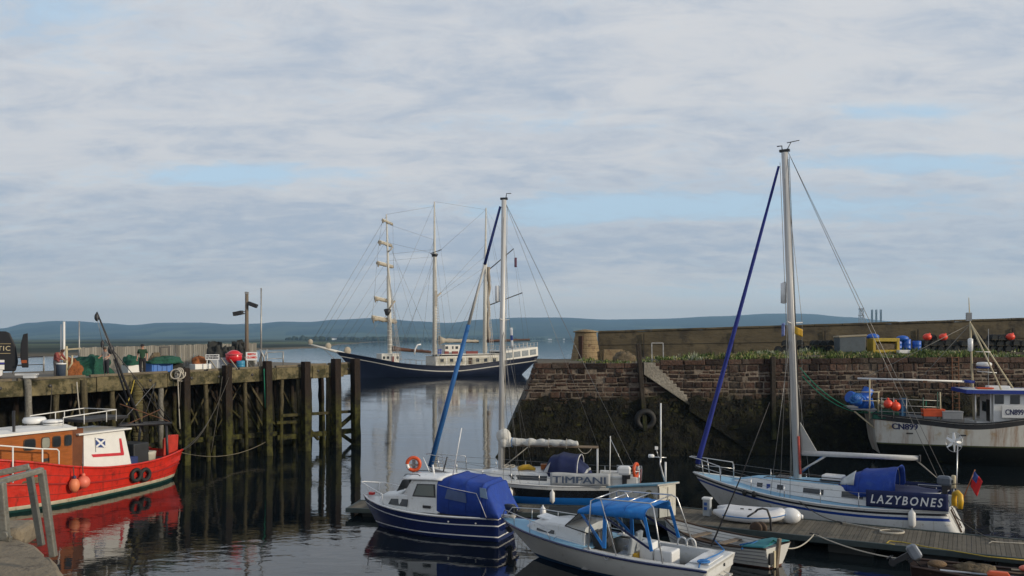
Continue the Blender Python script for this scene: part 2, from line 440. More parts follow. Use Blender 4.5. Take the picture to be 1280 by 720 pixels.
# breaks in the cloud deck, each a soft ellipse of directions (x/y, z/y), as the sky has them
gx = math_('DIVIDE', sep.outputs['X'], math_('MAXIMUM', sep.outputs['Y'], .05))
gz = math_('DIVIDE', sep.outputs['Z'], math_('MAXIMUM', sep.outputs['Y'], .05))
gap = None
for (px, py, wx, wy, a) in ((300, 218, 170, 16, .26), (850, 258, 250, 19, .24), (1120, 140, 130, 13, .17), (1180, 205, 220, 14, .17), (700, 275, 90, 20, .1), (640, 150, 150, 22, .08), (60, 20, 60, 30, .1), (930, 366, 330, 9, .12), (200, 372, 300, 8, .07)):
    dx = math_('MULTIPLY', math_('SUBTRACT', gx, (px - 640) / FPX), FPX / wx)
    dz = math_('MULTIPLY', math_('SUBTRACT', gz, (HZ - py) / FPX), FPX / wy)
    e = math_('EXPONENT', math_('MULTIPLY', math_('ADD', math_('MULTIPLY', dx, dx), math_('MULTIPLY', dz, dz)), -1.0))
    e = math_('MULTIPLY', e, a * 1.3); gap = e if gap is None else math_('ADD', gap, e)
cover = math_('ADD', math_('MULTIPLY', big, .45), math_('MULTIPLY', fine, .55))
cover = math_('SUBTRACT', math_('ADD', cover, .15), gap)
cmask = ramp(cover, .35, .64)
shade = cloud_noise(6.0, 12, .66, (1.7, 4.2, 0), (.6, 1.05, 1), .5)
shade_l = cloud_noise(1.7, 5, .55, (8.2, 3.1, 0), (.5, 1.2, 1), .5)
def layer_at(c, w_, a):
    t_ = math_('MULTIPLY', math_('SUBTRACT', gz, c), 1 / w_); return math_('MULTIPLY', math_('EXPONENT', math_('MULTIPLY', math_('MULTIPLY', t_, t_), -1.0)), a)
lay = math_('ADD', layer_at(.130, .055, -.085), math_('ADD', layer_at(.045, .022, .09), layer_at(.27, .06, .03)))   # a darker cloud layer with a paler one under it
shade2 = ramp(math_('ADD', math_('ADD', math_('MULTIPLY', shade, .6), math_('MULTIPLY', shade_l, .4)), lay), .38, .62)
band = ramp(gz, .03, .30)
cr = N('ShaderNodeMix'); cr.data_type = 'RGBA'; L(shade2, cr.inputs[0])
cr.inputs[6].default_value = (4.2, 4.8, 5.75, 1); cr.inputs[7].default_value = (6.4, 6.45, 6.65, 1)
# edges facing the light are brighter
edge = math_('MULTIPLY', ramp(cover, .46, .56), ramp(cover, .72, .56))
ce = N('ShaderNodeMix'); ce.data_type = 'RGBA'; L(math_('MULTIPLY', edge, .4), ce.inputs[0])
L(cr.outputs[2], ce.inputs[6]); ce.inputs[7].default_value = (7.0, 6.8, 6.7, 1)
# clear sky: Nishita, with high thin veil
veil = N('ShaderNodeMix'); veil.data_type = 'RGBA'; veil.inputs[0].default_value = .72
L(sky.outputs[0], veil.inputs[6]); veil.inputs[7].default_value = (5.6, 7.4, 9.1, 1)
fin = N('ShaderNodeMix'); fin.data_type = 'RGBA'; L(math_('MULTIPLY', cmask, .93), fin.inputs[0]); L(veil.outputs[2], fin.inputs[6]); L(ce.outputs[2], fin.inputs[7])
hor = N('ShaderNodeMix'); hor.data_type = 'RGBA'; L(ramp(zz, .085, .0, 0, .9), hor.inputs[0]); L(fin.outputs[2], hor.inputs[6]); hor.inputs[7].default_value = (9.6, 9.0, 8.3, 1)
over = N('ShaderNodeMix'); over.data_type = 'RGBA'; over.blend_type = 'MULTIPLY'; L(ramp(sep.outputs['Z'], .40, .75, 0, .85), over.inputs[0]); L(hor.outputs[2], over.inputs[6]); over.inputs[7].default_value = (.5, .52, .56, 1)   # sky above the view darkened to cut its fill light
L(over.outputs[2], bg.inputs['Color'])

sl = bpy.data.lights.new('sun', 'SUN'); sl.energy = 3.0; sl.angle = R(4); sl.color = (1, .86, .66)
so = bpy.data.objects.new('sun', sl); col.objects.link(so)
d = V(math.sin(R(SUN_AZ)) * math.cos(R(SUN_EL)), math.cos(R(SUN_AZ)) * math.cos(R(SUN_EL)), math.sin(R(SUN_EL)))
so.rotation_euler = d.to_track_quat('Z', 'Y').to_euler(); so.location = (30, -30, 40)

# ================================================================== water
m, nt, p = new_mat('sea_water'); N = nt.nodes.new; L = nt.links.new
p.inputs['Base Color'].default_value = (.006, .009, .011, 1); p.inputs['Roughness'].default_value = .03; p.inputs['IOR'].default_value = 1.42
p.inputs['Specular IOR Level'].default_value = .5
ge = N('ShaderNodeNewGeometry')
def wn(scale, st, detail=3, rough=.5):
    mp = N('ShaderNodeMapping'); mp.inputs['Scale'].default_value = st; L(ge.outputs['Position'], mp.inputs['Vector'])
    n = N('ShaderNodeTexNoise'); n.inputs['Scale'].default_value = scale; n.inputs['Detail'].default_value = detail; n.inputs['Roughness'].default_value = rough
    n.inputs['Distortion'].default_value = .4
    L(mp.outputs[0], n.inputs['Vector']); return n.outputs['Fac']
a1 = wn(1.1, (.8, 1.5, 1), 2); a2 = wn(4.5, (.8, 1.4, 1), 2); a3 = wn(.12, (1, 1.6, 1), 2)
mask = N('ShaderNodeMapRange'); mask.inputs['From Min'].default_value = .40; mask.inputs['From Max'].default_value = .62
mask.inputs['To Min'].default_value = .35; L(a3, mask.inputs['Value'])
ad = N('ShaderNodeMath'); ad.operation = 'MULTIPLY_ADD'; ad.inputs[1].default_value = .22; L(a2, ad.inputs[0]); L(a1, ad.inputs[2])
ml = N('ShaderNodeMath'); ml.operation = 'MULTIPLY'; L(ad.outputs[0], ml.inputs[0]); L(mask.outputs[0], ml.inputs[1])
b = N('ShaderNodeBump'); b.inputs['Strength'].default_value = 1.0; b.inputs['Distance'].default_value = .0135
L(ml.outputs[0], b.inputs['Height']); L(b.outputs['Normal'], p.inputs['Normal'])
M_WATER = m
o = MB().grid(lambda a, b_: (lerp(-16000, 16000, a), lerp(-400, 30000, b_), 0), 8, 8, smooth=False).build('water', m); tag(o, 'calm dark harbour and firth water with small ripples', kind='structure')

# ================================================================== far land
def pw(tab, x):
    if x <= tab[0][0]: return tab[0][1]
    for (a, b_), (c, d_) in zip(tab, tab[1:]):
        if x <= c: t = (x - a) / (c - a); return lerp(b_, d_, t * t * (3 - 2 * t))
    return tab[-1][1]
COAST = [(-700, 320), (0, 385), (60, 390), (110, 420), (200, 480), (300, 560), (335, 640), (400, 760), (430, 1300), (480, 2400), (560, 3300), (700, 3900), (900, 4300), (2000, 5000)]
RIDGE = [(-700, 412), (-60, 414), (0, 411), (35, 404), (70, 401.5), (95, 402), (135, 404.5), (165, 407), (200, 404), (250, 404), (290, 406), (320, 405), (352, 402.5), (385, 403), (420, 400), (470, 398), (520, 402), (560, 404), (600, 400), (650, 397.5), (700, 397.5), (760, 400), (820, 399.5), (900, 396), (960, 393), (1005, 393), (1060, 397), (1120, 402), (1160, 408), (1240, 416), (1400, 418), (2000, 412)]
m, nt, p = new_mat('hill_land'); N = nt.nodes.new; L = nt.links.new
ge = N('ShaderNodeNewGeometry')
mp = N('ShaderNodeMapping'); mp.inputs['Scale'].default_value = (.0035, .0016, .004); L(ge.outputs['Position'], mp.inputs['Vector'])
n1 = N('ShaderNodeTexVoronoi'); n1.inputs['Scale'].default_value = 1.0; L(mp.outputs[0], n1.inputs['Vector'])
n2 = N('ShaderNodeTexNoise'); n2.inputs['Scale'].default_value = 1.2; n2.inputs['Detail'].default_value = 6; L(mp.outputs[0], n2.inputs['Vector'])
cr = N('ShaderNodeValToRGB'); e = cr.color_ramp.elements
e[0].position = .36; e[0].color = (.014, .022, .014, 1); e[1].position = .62; e[1].color = (.085, .105, .05, 1)
q = e.new(.5); q.color = (.04, .048, .034, 1)
mx = N('ShaderNodeMix'); mx.inputs[0].default_value = .5; L(n2.outputs['Fac'], mx.inputs[2]); sp = N('ShaderNodeSeparateColor'); L(n1.outputs['Color'], sp.inputs[0]); L(sp.outputs[0], mx.inputs[3])
L(mx.outputs[0], cr.inputs['Fac'])
# moor on the heights, sand and mud at the waterline
sx = N('ShaderNodeSeparateXYZ'); L(ge.outputs['Position'], sx.inputs[0])
r1 = N('ShaderNodeMapRange'); r1.inputs['From Min'].default_value = 70; r1.inputs['From Max'].default_value = 150; L(sx.outputs['Z'], r1.inputs['Value'])
r2 = N('ShaderNodeMapRange'); r2.inputs['From Min'].default_value = 1.3; r2.inputs['From Max'].default_value = .7; L(sx.outputs['Z'], r2.inputs['Value'])
x1 = N('ShaderNodeMix'); x1.data_type = 'RGBA'; L(r1.outputs[0], x1.inputs[0]); L(cr.outputs[0], x1.inputs[6]); x1.inputs[7].default_value = (.026, .028, .026, 1)
x2 = N('ShaderNodeMix'); x2.data_type = 'RGBA'; L(r2.outputs[0], x2.inputs[0]); L(x1.outputs[2], x2.inputs[6]); x2.inputs[7].default_value = (.11, .095, .07, 1)
L(x2.outputs[2], p.inputs['Base Color']); p.inputs['Roughness'].default_value = .95; p.inputs['Specular IOR Level'].default_value = .1
M_HILL = m
def land(a, b_):
    px = lerp(-700, 2000, a); rc = pw(COAST, px)
    Y = rc * (9400 / rc) ** b_ if b_ > .04 else rc * (1 + b_ * .5)
    x = (px - 640) / FPX * Y
    peak = (HZ - pw(RIDGE, px)) / FPX * 8800 + EYE
    nn = noise.fractal(Vector((x / 900, Y / 1400, 3.3)), 1.0, 2.0, 5)
    low = 1.2 + .0012 * (Y - rc) + min(1, max(0, (Y - rc) / 500)) * (2 + 2.2 * nn)
    t = min(1, max(0, (Y - 4200) / 4600)); t = t * t * (3 - 2 * t)
    if Y > 8800: t = 1 - .1 * (Y - 8800) / 600
    h = low * (1 - t) + peak * t * (1 + .07 * nn * (1 - t) * 3) + (2.5 * nn if t > .8 else 0)
    if b_ <= 0: h = -.4
    elif b_ < .04: h = min(h, .35 + b_ * 18)
    return (x, Y, h)
o = MB().grid(land, 320, 90).build('hills', m, fixn=False); tag(o, 'low far shore of fields and blue moorland hills across the firth', kind='structure')

# air between the harbour and the hills
hz = MB().box((0, 4650, 164), (23000, 9900, 330)).build('haze', [])
m = bpy.data.materials.new('sea_air'); m.use_nodes = True; nt = m.node_tree; nt.nodes.clear()
ou = nt.nodes.new('ShaderNodeOutputMaterial'); vo = nt.nodes.new('ShaderNodeVolumePrincipled')
vo.inputs['Color'].default_value = (.40, .70, 1.0, 1); vo.inputs['Density'].default_value = 1.25e-4; vo.inputs['Anisotropy'].default_value = .2
nt.links.new(vo.outputs[0], ou.inputs['Volume']); hz.data.materials.append(m)
tag(hz, 'pale blue sea haze that fades the far hills', kind='stuff')
# ================================================================== shared materials
GEL = mat('white_gelcoat', (.64, .65, .64), .32, var=.08, scale=2, coat=.2, dirt=((.36, .33, .26), .34, 6), streak=((.36, .32, .24), .30, (5, 5, .35)))
GELW = mat('clean_white_gelcoat', (.74, .75, .75), .3, var=.04, coat=.3)
PAINTW = mat('white_paint', (.70, .70, .68), .45, var=.06, dirt=((.36, .31, .24), .16, 5))
STEEL = mat('stainless_tube', (.55, .56, .57), .32, metal=.8, var=.05)
ALU = mat('anodised_mast', (.56, .56, .55), .42, metal=.12, var=.1, scale=2, stretch=(6, 6, .6))
GALV = mat('galvanised_steel', (.36, .36, .35), .5, metal=.6, var=.25, scale=6, dirt=((.20, .16, .11), .3, 5), bump=.15)
RIG = mat('rigging_wire', (.22, .22, .22), .4, metal=.6, var=.1)
ROPEW = mat('pale_rope', (.42, .39, .33), .9, var=.2, scale=30)
ROPED = mat('dark_rope', (.07, .065, .055), .9, var=.3, scale=30)
ROPEY = mat('yellow_rope', (.40, .30, .05), .85, var=.3, scale=20)
ROPEB = mat('blue_rope', (.03, .16, .42), .8, var=.2, scale=20)
ROPEG = mat('green_rope', (.02, .22, .13), .85, var=.2, scale=20)
RUB = mat('black_rubber', (.014, .014, .014), .7, var=.3, scale=6, dirt=((.05, .05, .045), .25, 4))
BLACK = mat('black_plastic', (.015, .015, .016), .4, var=.2)
DKGLASS = glass_mat('dark_window')
CLEAR = clear_mat('clear_vinyl')
NAVY = mat('navy_canvas', (.008, .016, .075), .8, var=.2, scale=4, bump=.1, bscale=60)
ROYAL = mat('royal_blue_canvas', (.010, .047, .29), .8, var=.25, scale=3, bump=.35, bscale=8, dirt=((.025, .07, .29), .4, 2.5), streak=((.06, .11, .30), .3, (5, 5, .8)))
SKYB = mat('bright_blue_canvas', (.014, .19, .57), .7, var=.2, scale=3, bump=.3, bscale=7, dirt=((.06, .28, .60), .4, 3), streak=((.10, .24, .45), .3, (5, 5, .8)))
DECKB = mat('pale_blue_deck', (.22, .42, .58), .6, var=.1, scale=5, dirt=((.30, .38, .42), .2, 5))
ORANGE = mat('orange_plastic', (.62, .085, .02), .45, var=.15, dirt=((.40, .10, .05), .2, 6))
BUOYR = mat('orange_red_buoy', (.72, .06, .03), .4, var=.12, dirt=((.50, .10, .07), .2, 5))
BUOYP = mat('faded_pink_buoy', (.70, .16, .10), .45, var=.15, dirt=((.52, .22, .16), .25, 5))
BLUEP = mat('blue_barrel_plastic', (.012, .10, .46), .42, var=.2, dirt=((.05, .12, .35), .25, 4))
CREAM = mat('cream_paint', (.48, .42, .28), .55, var=.12, dirt=((.25, .17, .08), .2, 5))
YEL = mat('yellow_plastic', (.62, .36, .02), .45, var=.12, dirt=((.35, .2, .05), .2, 5))
GREYP = mat('grey_plastic', (.26, .27, .28), .5, var=.12, dirt=((.15, .14, .12), .25, 5))
RED = mat('red_hull_paint', (.52, .022, .010), .38, var=.22, scale=2.2, coat=.15, dirt=((.22, .014, .008), .45, 1.6), streak=((.13, .022, .012), .50, (5, 5, .4)), bump=.2, bscale=5)
VARN = mat('varnished_orange_wood', (.30, .085, .011), .35, var=.3, scale=3, stretch=(1, 1, 6), coat=.3, dirt=((.16, .05, .012), .3, 3))
WOOD = mat('weathered_wood', (.17, .135, .10), .85, var=.35, scale=3, stretch=(1, 8, 8), bump=.3, bscale=14)
WOODD = mat('dark_wood', (.06, .035, .02), .7, var=.35, scale=4, stretch=(1, 6, 6), bump=.2)
NETG = mat('green_net', (.012, .08, .052), .95, var=.5, scale=6, bump=1, bscale=14, dirt=((.01, .05, .04), .4, 5))
NETO = mat('orange_net', (.26, .085, .025), .95, var=.4, scale=6, bump=1, bscale=14, dirt=((.2, .07, .03), .4, 5))
NETB = mat('brown_net', (.13, .10, .06), .95, var=.5, scale=6, bump=1, bscale=14)
RUST = mat('rusty_iron', (.13, .055, .025), .8, var=.4, scale=6, bump=.4)
BLKM = mat('black_painted_steel', (.022, .022, .025), .5, var=.3, scale=4, dirt=((.09, .04, .02), .25, 6))

# ================================================================== right-hand stone quay
STONE = tide_mat('quay_sandstone', (.014, .008, .0065), (.070, .040, .029), 3.55, soft=1.1, var=.55, scale=1.1, island=.5, bump=.8, bscale=5, greenamt=.6, green=(.055, .055, .010), patch=(.085, .07, .055))
MORTAR = tide_mat('quay_mortar', (.07, .055, .042), (.23, .19, .15), 3.7, soft=1.0, var=.3, bump=.6, greenamt=.3)
CONC = tide_mat('quay_concrete', (.19, .17, .14), (.36, .33, .27), 3.3, soft=.9, var=.3, scale=.8, bump=.6, greenamt=.8, green=(.075, .065, .015))
WEED = tide_mat('black_seaweed', (.02, .02, .007), (.035, .035, .014), 30, soft=1, rough=.85, greenamt=.25, green=(.026, .026, .005), bump=1, bscale=9)
TIMB = tide_mat('fender_timber', (.02, .016, .012), (.055, .044, .034), 3.2, soft=1.5, var=.35, stretch=(3, 3, .4), greenamt=.8)
def qtop(x): return 5.95 if x < 9.6 else 6.12 + .16 * min(1, (x - 9.6) / 16)
def qy(x): return 55.0 + (x - 1.5) * .055
def qleft(z): return lerp(-1.1, 1.5, min(1, max(0, z / 5.95)) ** .8)
def qpt(x, z, out=0):
    return V(x, qy(x) - .55 * (1 - z / 6) - out, z)
quay = thing('harbour_wall', 'high red sandstone quay wall with black weed below and steps', 'wall', (20, 56, 0))
qo = -Vector((20, 56, 0))
def qadd(mb):
    mb.v = [tuple(Vector(v) + qo) for v in mb.v]; return mb
core = MB()
X1 = 66
# body of the quay, set a little behind the face stones
lx = [qleft(z) + .25 for z in (-1, 0, 1.5, 3, 4.5, 5.8)]
rings = []
for x in [None] + list(np.linspace(3, X1, 24)):
    ring = []
    for z in (-1, 0, 1.5, 3, 4.5, 5.8):
        xx = qleft(z) + .22 if x is None else x
        ring.append(qpt(xx, z, -.035))
    xx = qleft(5.8) + .25 if x is None else x
    ring.append(qpt(xx, qtop(xx) - .06, -.12)); ring.append(V(xx, 69 - (0 if x is not None else 8), qtop(xx) - .06))
    rings.append(ring)
core.loft(rings, 0, closed=False)
core.add([rings[0][k] for k in range(8)] + [V(qleft(0), 66, -1)], [(0, 1, 2, 3, 4, 5, 6, 7, 8)], 0)
core.add([rings[-1][k] for k in range(8)], [tuple(range(8))], 0)
qadd(core).build('core', MORTAR, quay)
st = MB(); z = -.4
rs = random.Random(3)
def stone(st, x0, x1, z0, z1, out, fn, ch=.035):
    o = [fn(x0, z0, -.14), fn(x1, z0, -.14), fn(x1, z1, -.14), fn(x0, z1, -.14)]
    j = lambda: rs.uniform(-.02, .02)
    f1 = [fn(x0 + j(), z0 + j(), out - ch), fn(x1 + j(), z0 + j(), out - ch), fn(x1 + j(), z1 + j(), out - ch), fn(x0 + j(), z1 + j(), out - ch)]
    f2 = [fn(x0 + ch + j(), z0 + ch + j(), out + j()), fn(x1 - ch + j(), z0 + ch + j(), out + j()), fn(x1 - ch + j(), z1 - ch + j(), out + j()), fn(x0 + ch + j(), z1 - ch + j(), out + j())]
    st.add(o + f1 + f2, [(0, 1, 5, 4), (1, 2, 6, 5), (2, 3, 7, 6), (3, 0, 4, 7), (4, 5, 9, 8), (5, 6, 10, 9), (6, 7, 11, 10), (7, 4, 8, 11), (8, 9, 10, 11)])
seg_ = [-9]
while seg_[-1] < X1: seg_.append(max(2, seg_[-1]) + rs.uniform(2.5, 6.5))
for sa_, sb_ in zip(seg_, seg_[1:]):
  z = 1.6
  while z < 5.6:
    h = rs.choice((.2, .26, .3, .36, .42)) * rs.uniform(.9, 1.1); z1 = min(z + h, 5.62)
    if 5.62 - z1 < .25: z1 = 5.62
    x = max(sa_, qleft((z + z1) / 2) - rs.uniform(0, .1))
    while x < min(sb_, X1):
        w_ = rs.uniform(.28, .85)
        if sb_ - x - w_ < .3: w_ = max(.2, sb_ - x)
        if rs.random() > .06:
            zt = 0 if x < 9.6 else (qtop(x) - 5.95)
            k = lambda zz_: zz_ * (1 + zt / 5.95)
            stone(st, x + .03, x + w_ - .03, k(z) + .03 + rs.uniform(-.015, .02), k(z1) - .03 + rs.uniform(-.03, .015), rs.uniform(-.025, .085), qpt, rs.uniform(.03, .07))
        x += w_
    z = z1
x = 1.45                                                        # coping course
while x < X1:
    w_ = rs.uniform(.8, 1.6)
    stone(st, x + .02, x + w_ - .02, qtop(x + .8) - .33, qtop(x + .8) + rs.uniform(-.02, .05), rs.uniform(.07, .14), qpt); x += w_
# end face towards the sea
z = -.4
while z < 5.8:
    z1 = z + .42
    y = 55.3
    while y < 62:
        w_ = rs.uniform(.7, 1.3)
        stone(st, y, y + w_ - .03, z + .02, min(z1, 5.9) - .02, rs.uniform(0, .07), lambda a, b_, c: V(qleft(b_) + .2 - c, a, b_)); y += w_
    z = z1
qadd(st).build('stonework', STONE, quay)
wd = MB()
def weed(a, b_):
    x = lerp(qleft(3), X1, a); zt = 3.75 + .5 * noise.noise(V(x * .35, 0, 2)) + .35 * noise.noise(V(x * 1.4, 0, 7)); z = lerp(-.5, zt, b_)
    nn = noise.fractal(V(x * 1.3, z * 1.3, 4), 1, 2, 5); x = x + (qleft(z) - qleft(3)) * (1 - a)
    return qpt(x, z, .02 + .10 * (1 - b_ ** 3) + .16 * nn)
wd.grid(weed, 330, 34)
for i in range(5200):
    a_, b_ = rs.random(), rs.uniform(.05, .97); p = weed(a_, b_); q_ = V(rs.uniform(-.08, .08), -.05 - rs.uniform(0, .12), -rs.uniform(.12, .34)); e_ = V(rs.uniform(.03, .09), 0, rs.uniform(-.03, .03))
    if p.x > 45: continue
    wd.add([p - e_, p + e_, p + e_ * .8 + q_ * .6, p + e_ * .2 + q_, p - e_ * .8 + q_ * .6], [(0, 1, 2, 3, 4)], 0)
qadd(wd).build('seaweed', WEED, quay, fixn=False)
# cement wash on the upper left face, steps
sp = MB(); prof = []; n = 10; xa, za, xb, zb = 9.25, 5.98, 11.5, 3.7
dx, dz = (xb - xa) / n, (za - zb) / n
prof.append(V(xa - .75, 0, za))
for i in range(n): prof += [V(xa + i * dx, 0, za - i * dz), V(xa + i * dx, 0, za - (i + 1) * dz)]
prof += [V(xb, 0, zb - .5), V(xa - .75, 0, za - .75)]
y0 = qy(10) - .5
sp.prism([V(p.x, y0, p.z) for p in prof], (0, .8, 0))
prof = [V(xb - .1, 0, zb - .1)]
n = 9; xc, zc = 15.6, .6; dx, dz = (xc - xb) / n, (zb - zc) / n
for i in range(n): prof += [V(xb + (i + .4) * dx, 0, zb - i * dz - .05), V(xb + (i + .4) * dx, 0, zb - (i + 1) * dz - .05)]
prof += [V(xc, 0, zc - .5), V(xb - .1, 0, zb - .8)]
qadd(sp).build('steps', CONC, quay, bevel=.02, label='worn pale cement steps down the quay face')
sp = MB().prism([V(p.x, y0 - .1, p.z) for p in prof], (0, .9, 0)); qadd(sp).build('lower_steps', WEED, quay, label='weed blackened lower flight of steps')
pr = MB()
pr.prism([qpt(12.4, 1.6, .1), qpt(17.6, 1.0, .1), qpt(17.6, 5.3, .1), qpt(13.2, 5.4, .1)], (0, .2, 0))
pr = MB()
for (x, zt, zb_) in ((8.05, 7.2, 1.6), (16.9, 6.35, 1.0)):
    p = MB(); p.bar(qpt(x + .12, zt, .2), qpt(x + .5 if x < 9 else x, zb_, .24), .3, .28, 0)
    qadd(p).build('fender_post', TIMB, quay, bevel=.03)
hr = MB()
for a, b_ in (((9.15, 5.95), (9.15, 7.25)), ((9.9, 5.95), (9.9, 7.25)), ((9.15, 7.25), (9.9, 7.25))):
    hr.bar(qpt(a[0], a[1], -.35), qpt(b_[0], b_[1], -.35), .06, .06)
qadd(hr).build('handrail', GALV, quay)
ld = MB()
xl = (1185 - 640) / FPX * 57
for dx in (-.22, .22): ld.bar(qpt(xl + dx + .15, 6.35, .2), qpt(xl + dx - .05, 1.0, .2), .06, .06)
z = 1.2
while z < 6.3: ld.tube([qpt(xl - .22 + .1, z, .2), qpt(xl + .22 + .1, z, .2)], .022); z += .3
qadd(ld).build('ladder', RUST, quay)

ty = MB(); c = qpt(8.55, 2.35, .28)
ty.torus((0, 0, 0), .52, .19, (0, 1, .1), 28); o = ty.build('tyre_fender', RUB); o.location = c
tag(o, 'big black tyre hung on the weedy quay wall below the steps', 'tyre')

# ------------------------------------------------------------------ outer sea wall and round stub
SEAW = mat('sea_wall_concrete', (.10, .08, .047), .9, var=.45, scale=.6, stretch=(.6, 1, 1.6), dirt=((.045, .037, .025), .55, .7), streak=((.06, .05, .035), .35, (.9, .9, .12)), bump=.8, bscale=3)
sw = thing('sea_wall', 'tall weathered brown parapet wall running behind the grassy quay', 'wall', (30, 62, 6))
wl = MB(); rings = []
for i in range(40):
    t = i / 39; x = lerp(6.6, 66, t); y = lerp(64.5, 59.5, t); zt = 7.5 + lerp(.50, 2.3, t) * 1.0 + .03 * math.sin(i * 2.1)
    x -= 30; y -= 62; zt -= 6
    rings.append([V(x, y - .1, -1), V(x, y, zt), V(x, y + 1.2, zt), V(x, y + 1.3, -1)])
wl.loft(rings); wl.build('parapet', SEAW, sw)
cp = MB()
for i in range(30):
    t = i / 30; t1 = (i + .985) / 30
    p = [V(lerp(6.6, 66, q) - 30, lerp(64.5, 59.5, q) - 62.08, 1.5 + lerp(.50, 2.3, q) + rs.uniform(-.012, .012)) for q in (t, t1)]
    cp.bar(p[0] + V(0, .7, .06), p[1] + V(0, .7, .06), 1.42, .14)
cp.build('coping', SEAW, sw, bevel=.02)
c2 = MB()
for i in range(9):
    t = (i + .5) / 9; c2.box((lerp(6.6, 66, t) - 30, lerp(64.5, 59.5, t) - 62.12, .6 + lerp(0, .8, t)), (.05, .1, 2.6))
for k in (.55,):
    p = [V(lerp(6.6, 66, q) - 30, lerp(64.5, 59.5, q) - 62.03, -.1 + (1.6 + lerp(.50, 2.3, q)) * k) for q in (0, 1)]; c2.bar(p[0], p[1], .08, .022)
c2.build('joint', mat('tar_joint', (.03, .028, .025), .9), sw)
TW = mat('tower_masonry', (.24, .175, .095), .9, var=.3, scale=1.2, dirt=((.10, .05, .028), .4, 1.6), bump=.9, bscale=6, streak=((.09, .075, .05), .3, (2, 2, .3)))
tw = thing('round_tower_stub', 'round tapered stone tower stub at the end of the sea wall', 'tower', (5.4, 62.5, 5.9))
t_ = MB()
for i in range(7):
    z0, z1 = i * .3, (i + 1) * .3 - .012; r0 = 1.02 - .025 * i
    r0 = 1.10 - .05 * i; t_.lathe([(r0 - .03, z0), (r0, z0 + .03), (r0 - .022, z1 - .02), (r0 - .05, z1 + .012)], seg=28, smooth=False)
t_.build('masonry', TW, tw)
t_ = MB().lathe([(.92, 2.1), (.93, 2.16), (.5, 2.27), (.05, 2.33)], seg=28); t_.build('cap', TW, tw)
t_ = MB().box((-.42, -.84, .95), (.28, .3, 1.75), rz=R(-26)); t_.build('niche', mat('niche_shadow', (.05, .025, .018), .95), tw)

# deck of the quay, soil bank, grass
GRD = mat('quay_ground', (.10, .085, .06), .95, var=.35, scale=1.5, bump=.6, dirt=((.05, .065, .02), .4, 1))
g = MB()
def gfn(a, b_):
    x = lerp(1.7, 66, a); y = lerp(qy(x) + .45, 66 - 5 * a, b_); bank = max(0, min(1, (x - 13) / 5)) * .32 + .05
    zz_ = qtop(x) + (bank * math.sin(min(1, b_ * 2.2) * PI / 2) if b_ > 0 else -.1) + .05 * noise.noise(V(x * .8, y * .8, 0))
    return (x, y, zz_ - .02)
o = g.grid(gfn, 120, 14).build('quay_ground', GRD, fixn=False); tag(o, 'rough earth and turf on top of the stone quay', kind='structure')
gr = MB(); rg = random.Random(11)
def tuft(x, y, z, h, n, m):
    for k in range(n):
        a = rg.uniform(0, 2 * PI); l = h * rg.uniform(.5, 1.1); le = rg.uniform(.1, .6) * l; wd = rg.uniform(.02, .06)
        bx, by = x + rg.uniform(-.15, .15), y + rg.uniform(-.15, .15); dx, dy = math.cos(a), math.sin(a)
        p0 = V(bx - dy * wd, by + dx * wd, z); p1 = V(bx + dy * wd, by - dx * wd, z)
        p2 = V(bx + dx * le * .4 + dy * wd * .7, by + dy * le * .4 - dx * wd * .7, z + l * .6); p3 = V(bx + dx * le * .4 - dy * wd * .7, by + dy * le * .4 + dx * wd * .7, z + l * .6)
        p4 = V(bx + dx * le, by + dy * le, z + l * .95)
        gr.add([p0, p1, p2, p3, p4], [(0, 1, 2, 3), (3, 2, 4)], m)
for i in range(3600):
    x = rg.uniform(4.5, 48); b_ = rg.random() ** 1.6
    dens = .35 if x < 7 else (.6 if x < 12 else 1)
    if rg.random() > dens: continue
    cl = noise.noise(V(x * .45, b_ * 3, 5))
    if cl < (-.1 if x < 12 else -.3): continue
    y = lerp(qy(x) + .1, 61.3, b_)
    v = gfn((x - 1.7) / 64.3, max(.01, (y - qy(x) - .45) / (66 - 5 * (x - 1.7) / 64.3 - qy(x) - .45)))
    tuft(x, y, v[2], rg.uniform(.10, .26) * (1 + 2.2 * max(0, cl)) * (1.1 if x > 12 else .7), 6, rg.choice((0, 0, 1, 2) if noise.noise(V(x * .3, y * .5, 9)) < .15 else (3, 1, 3, 0)))
gm = [mat('grass_dark', (.06, .10, .02), .8, var=.4, scale=.7), mat('grass_mid', (.14, .19, .04), .8, var=.4, scale=.7), mat('grass_dry', (.24, .21, .09), .85, var=.3, scale=.7), mat('grass_flower', (.34, .36, .24), .85, var=.3, scale=.7)]
o = gr.build('quay_grass', gm, fixn=False); tag(o, 'rough grass and pale flowering weeds along the quay top', 'grass', kind='stuff')

# ------------------------------------------------------------------ gear on the quay top
def qground(x, y): return gfn((x - 1.7) / 64.3, max(.01, (y - qy(x) - .45) / (66 - 5 * (x - 1.7) / 64.3 - qy(x) - .45)))[2]
def heap(name, mats, dims, loc, label, cat, seed=0, group=None, lumps=.35, rz=0, nn=26):
    mb = MB()
    def fn(a, b_):
        t = 2 * PI * a; ph = b_ * PI / 2; k = 1 + lumps * noise.fractal(V(math.cos(t) * 1.6 + seed, math.sin(t) * 1.6, b_ * 2.5 + seed), 1, 2, 4)
        return (dims[0] / 2 * math.cos(t) * math.cos(ph) ** .6 * k, dims[1] / 2 * math.sin(t) * math.cos(ph) ** .6 * k, dims[2] * math.sin(ph) * k)
    mb.grid(fn, nn, 10, 0)
    o = mb.build(name, mats, fixn=False); o.location = loc; o.rotation_euler.z = rz
    return tag(o, label, cat, group)
bin_ = thing('storage_bin', 'large grey lidded bin in the long grass by the creels', 'bin', (*at(1062, 440, 59).xy, qground(at(1062, 440, 59).x, 59)), R(-2))
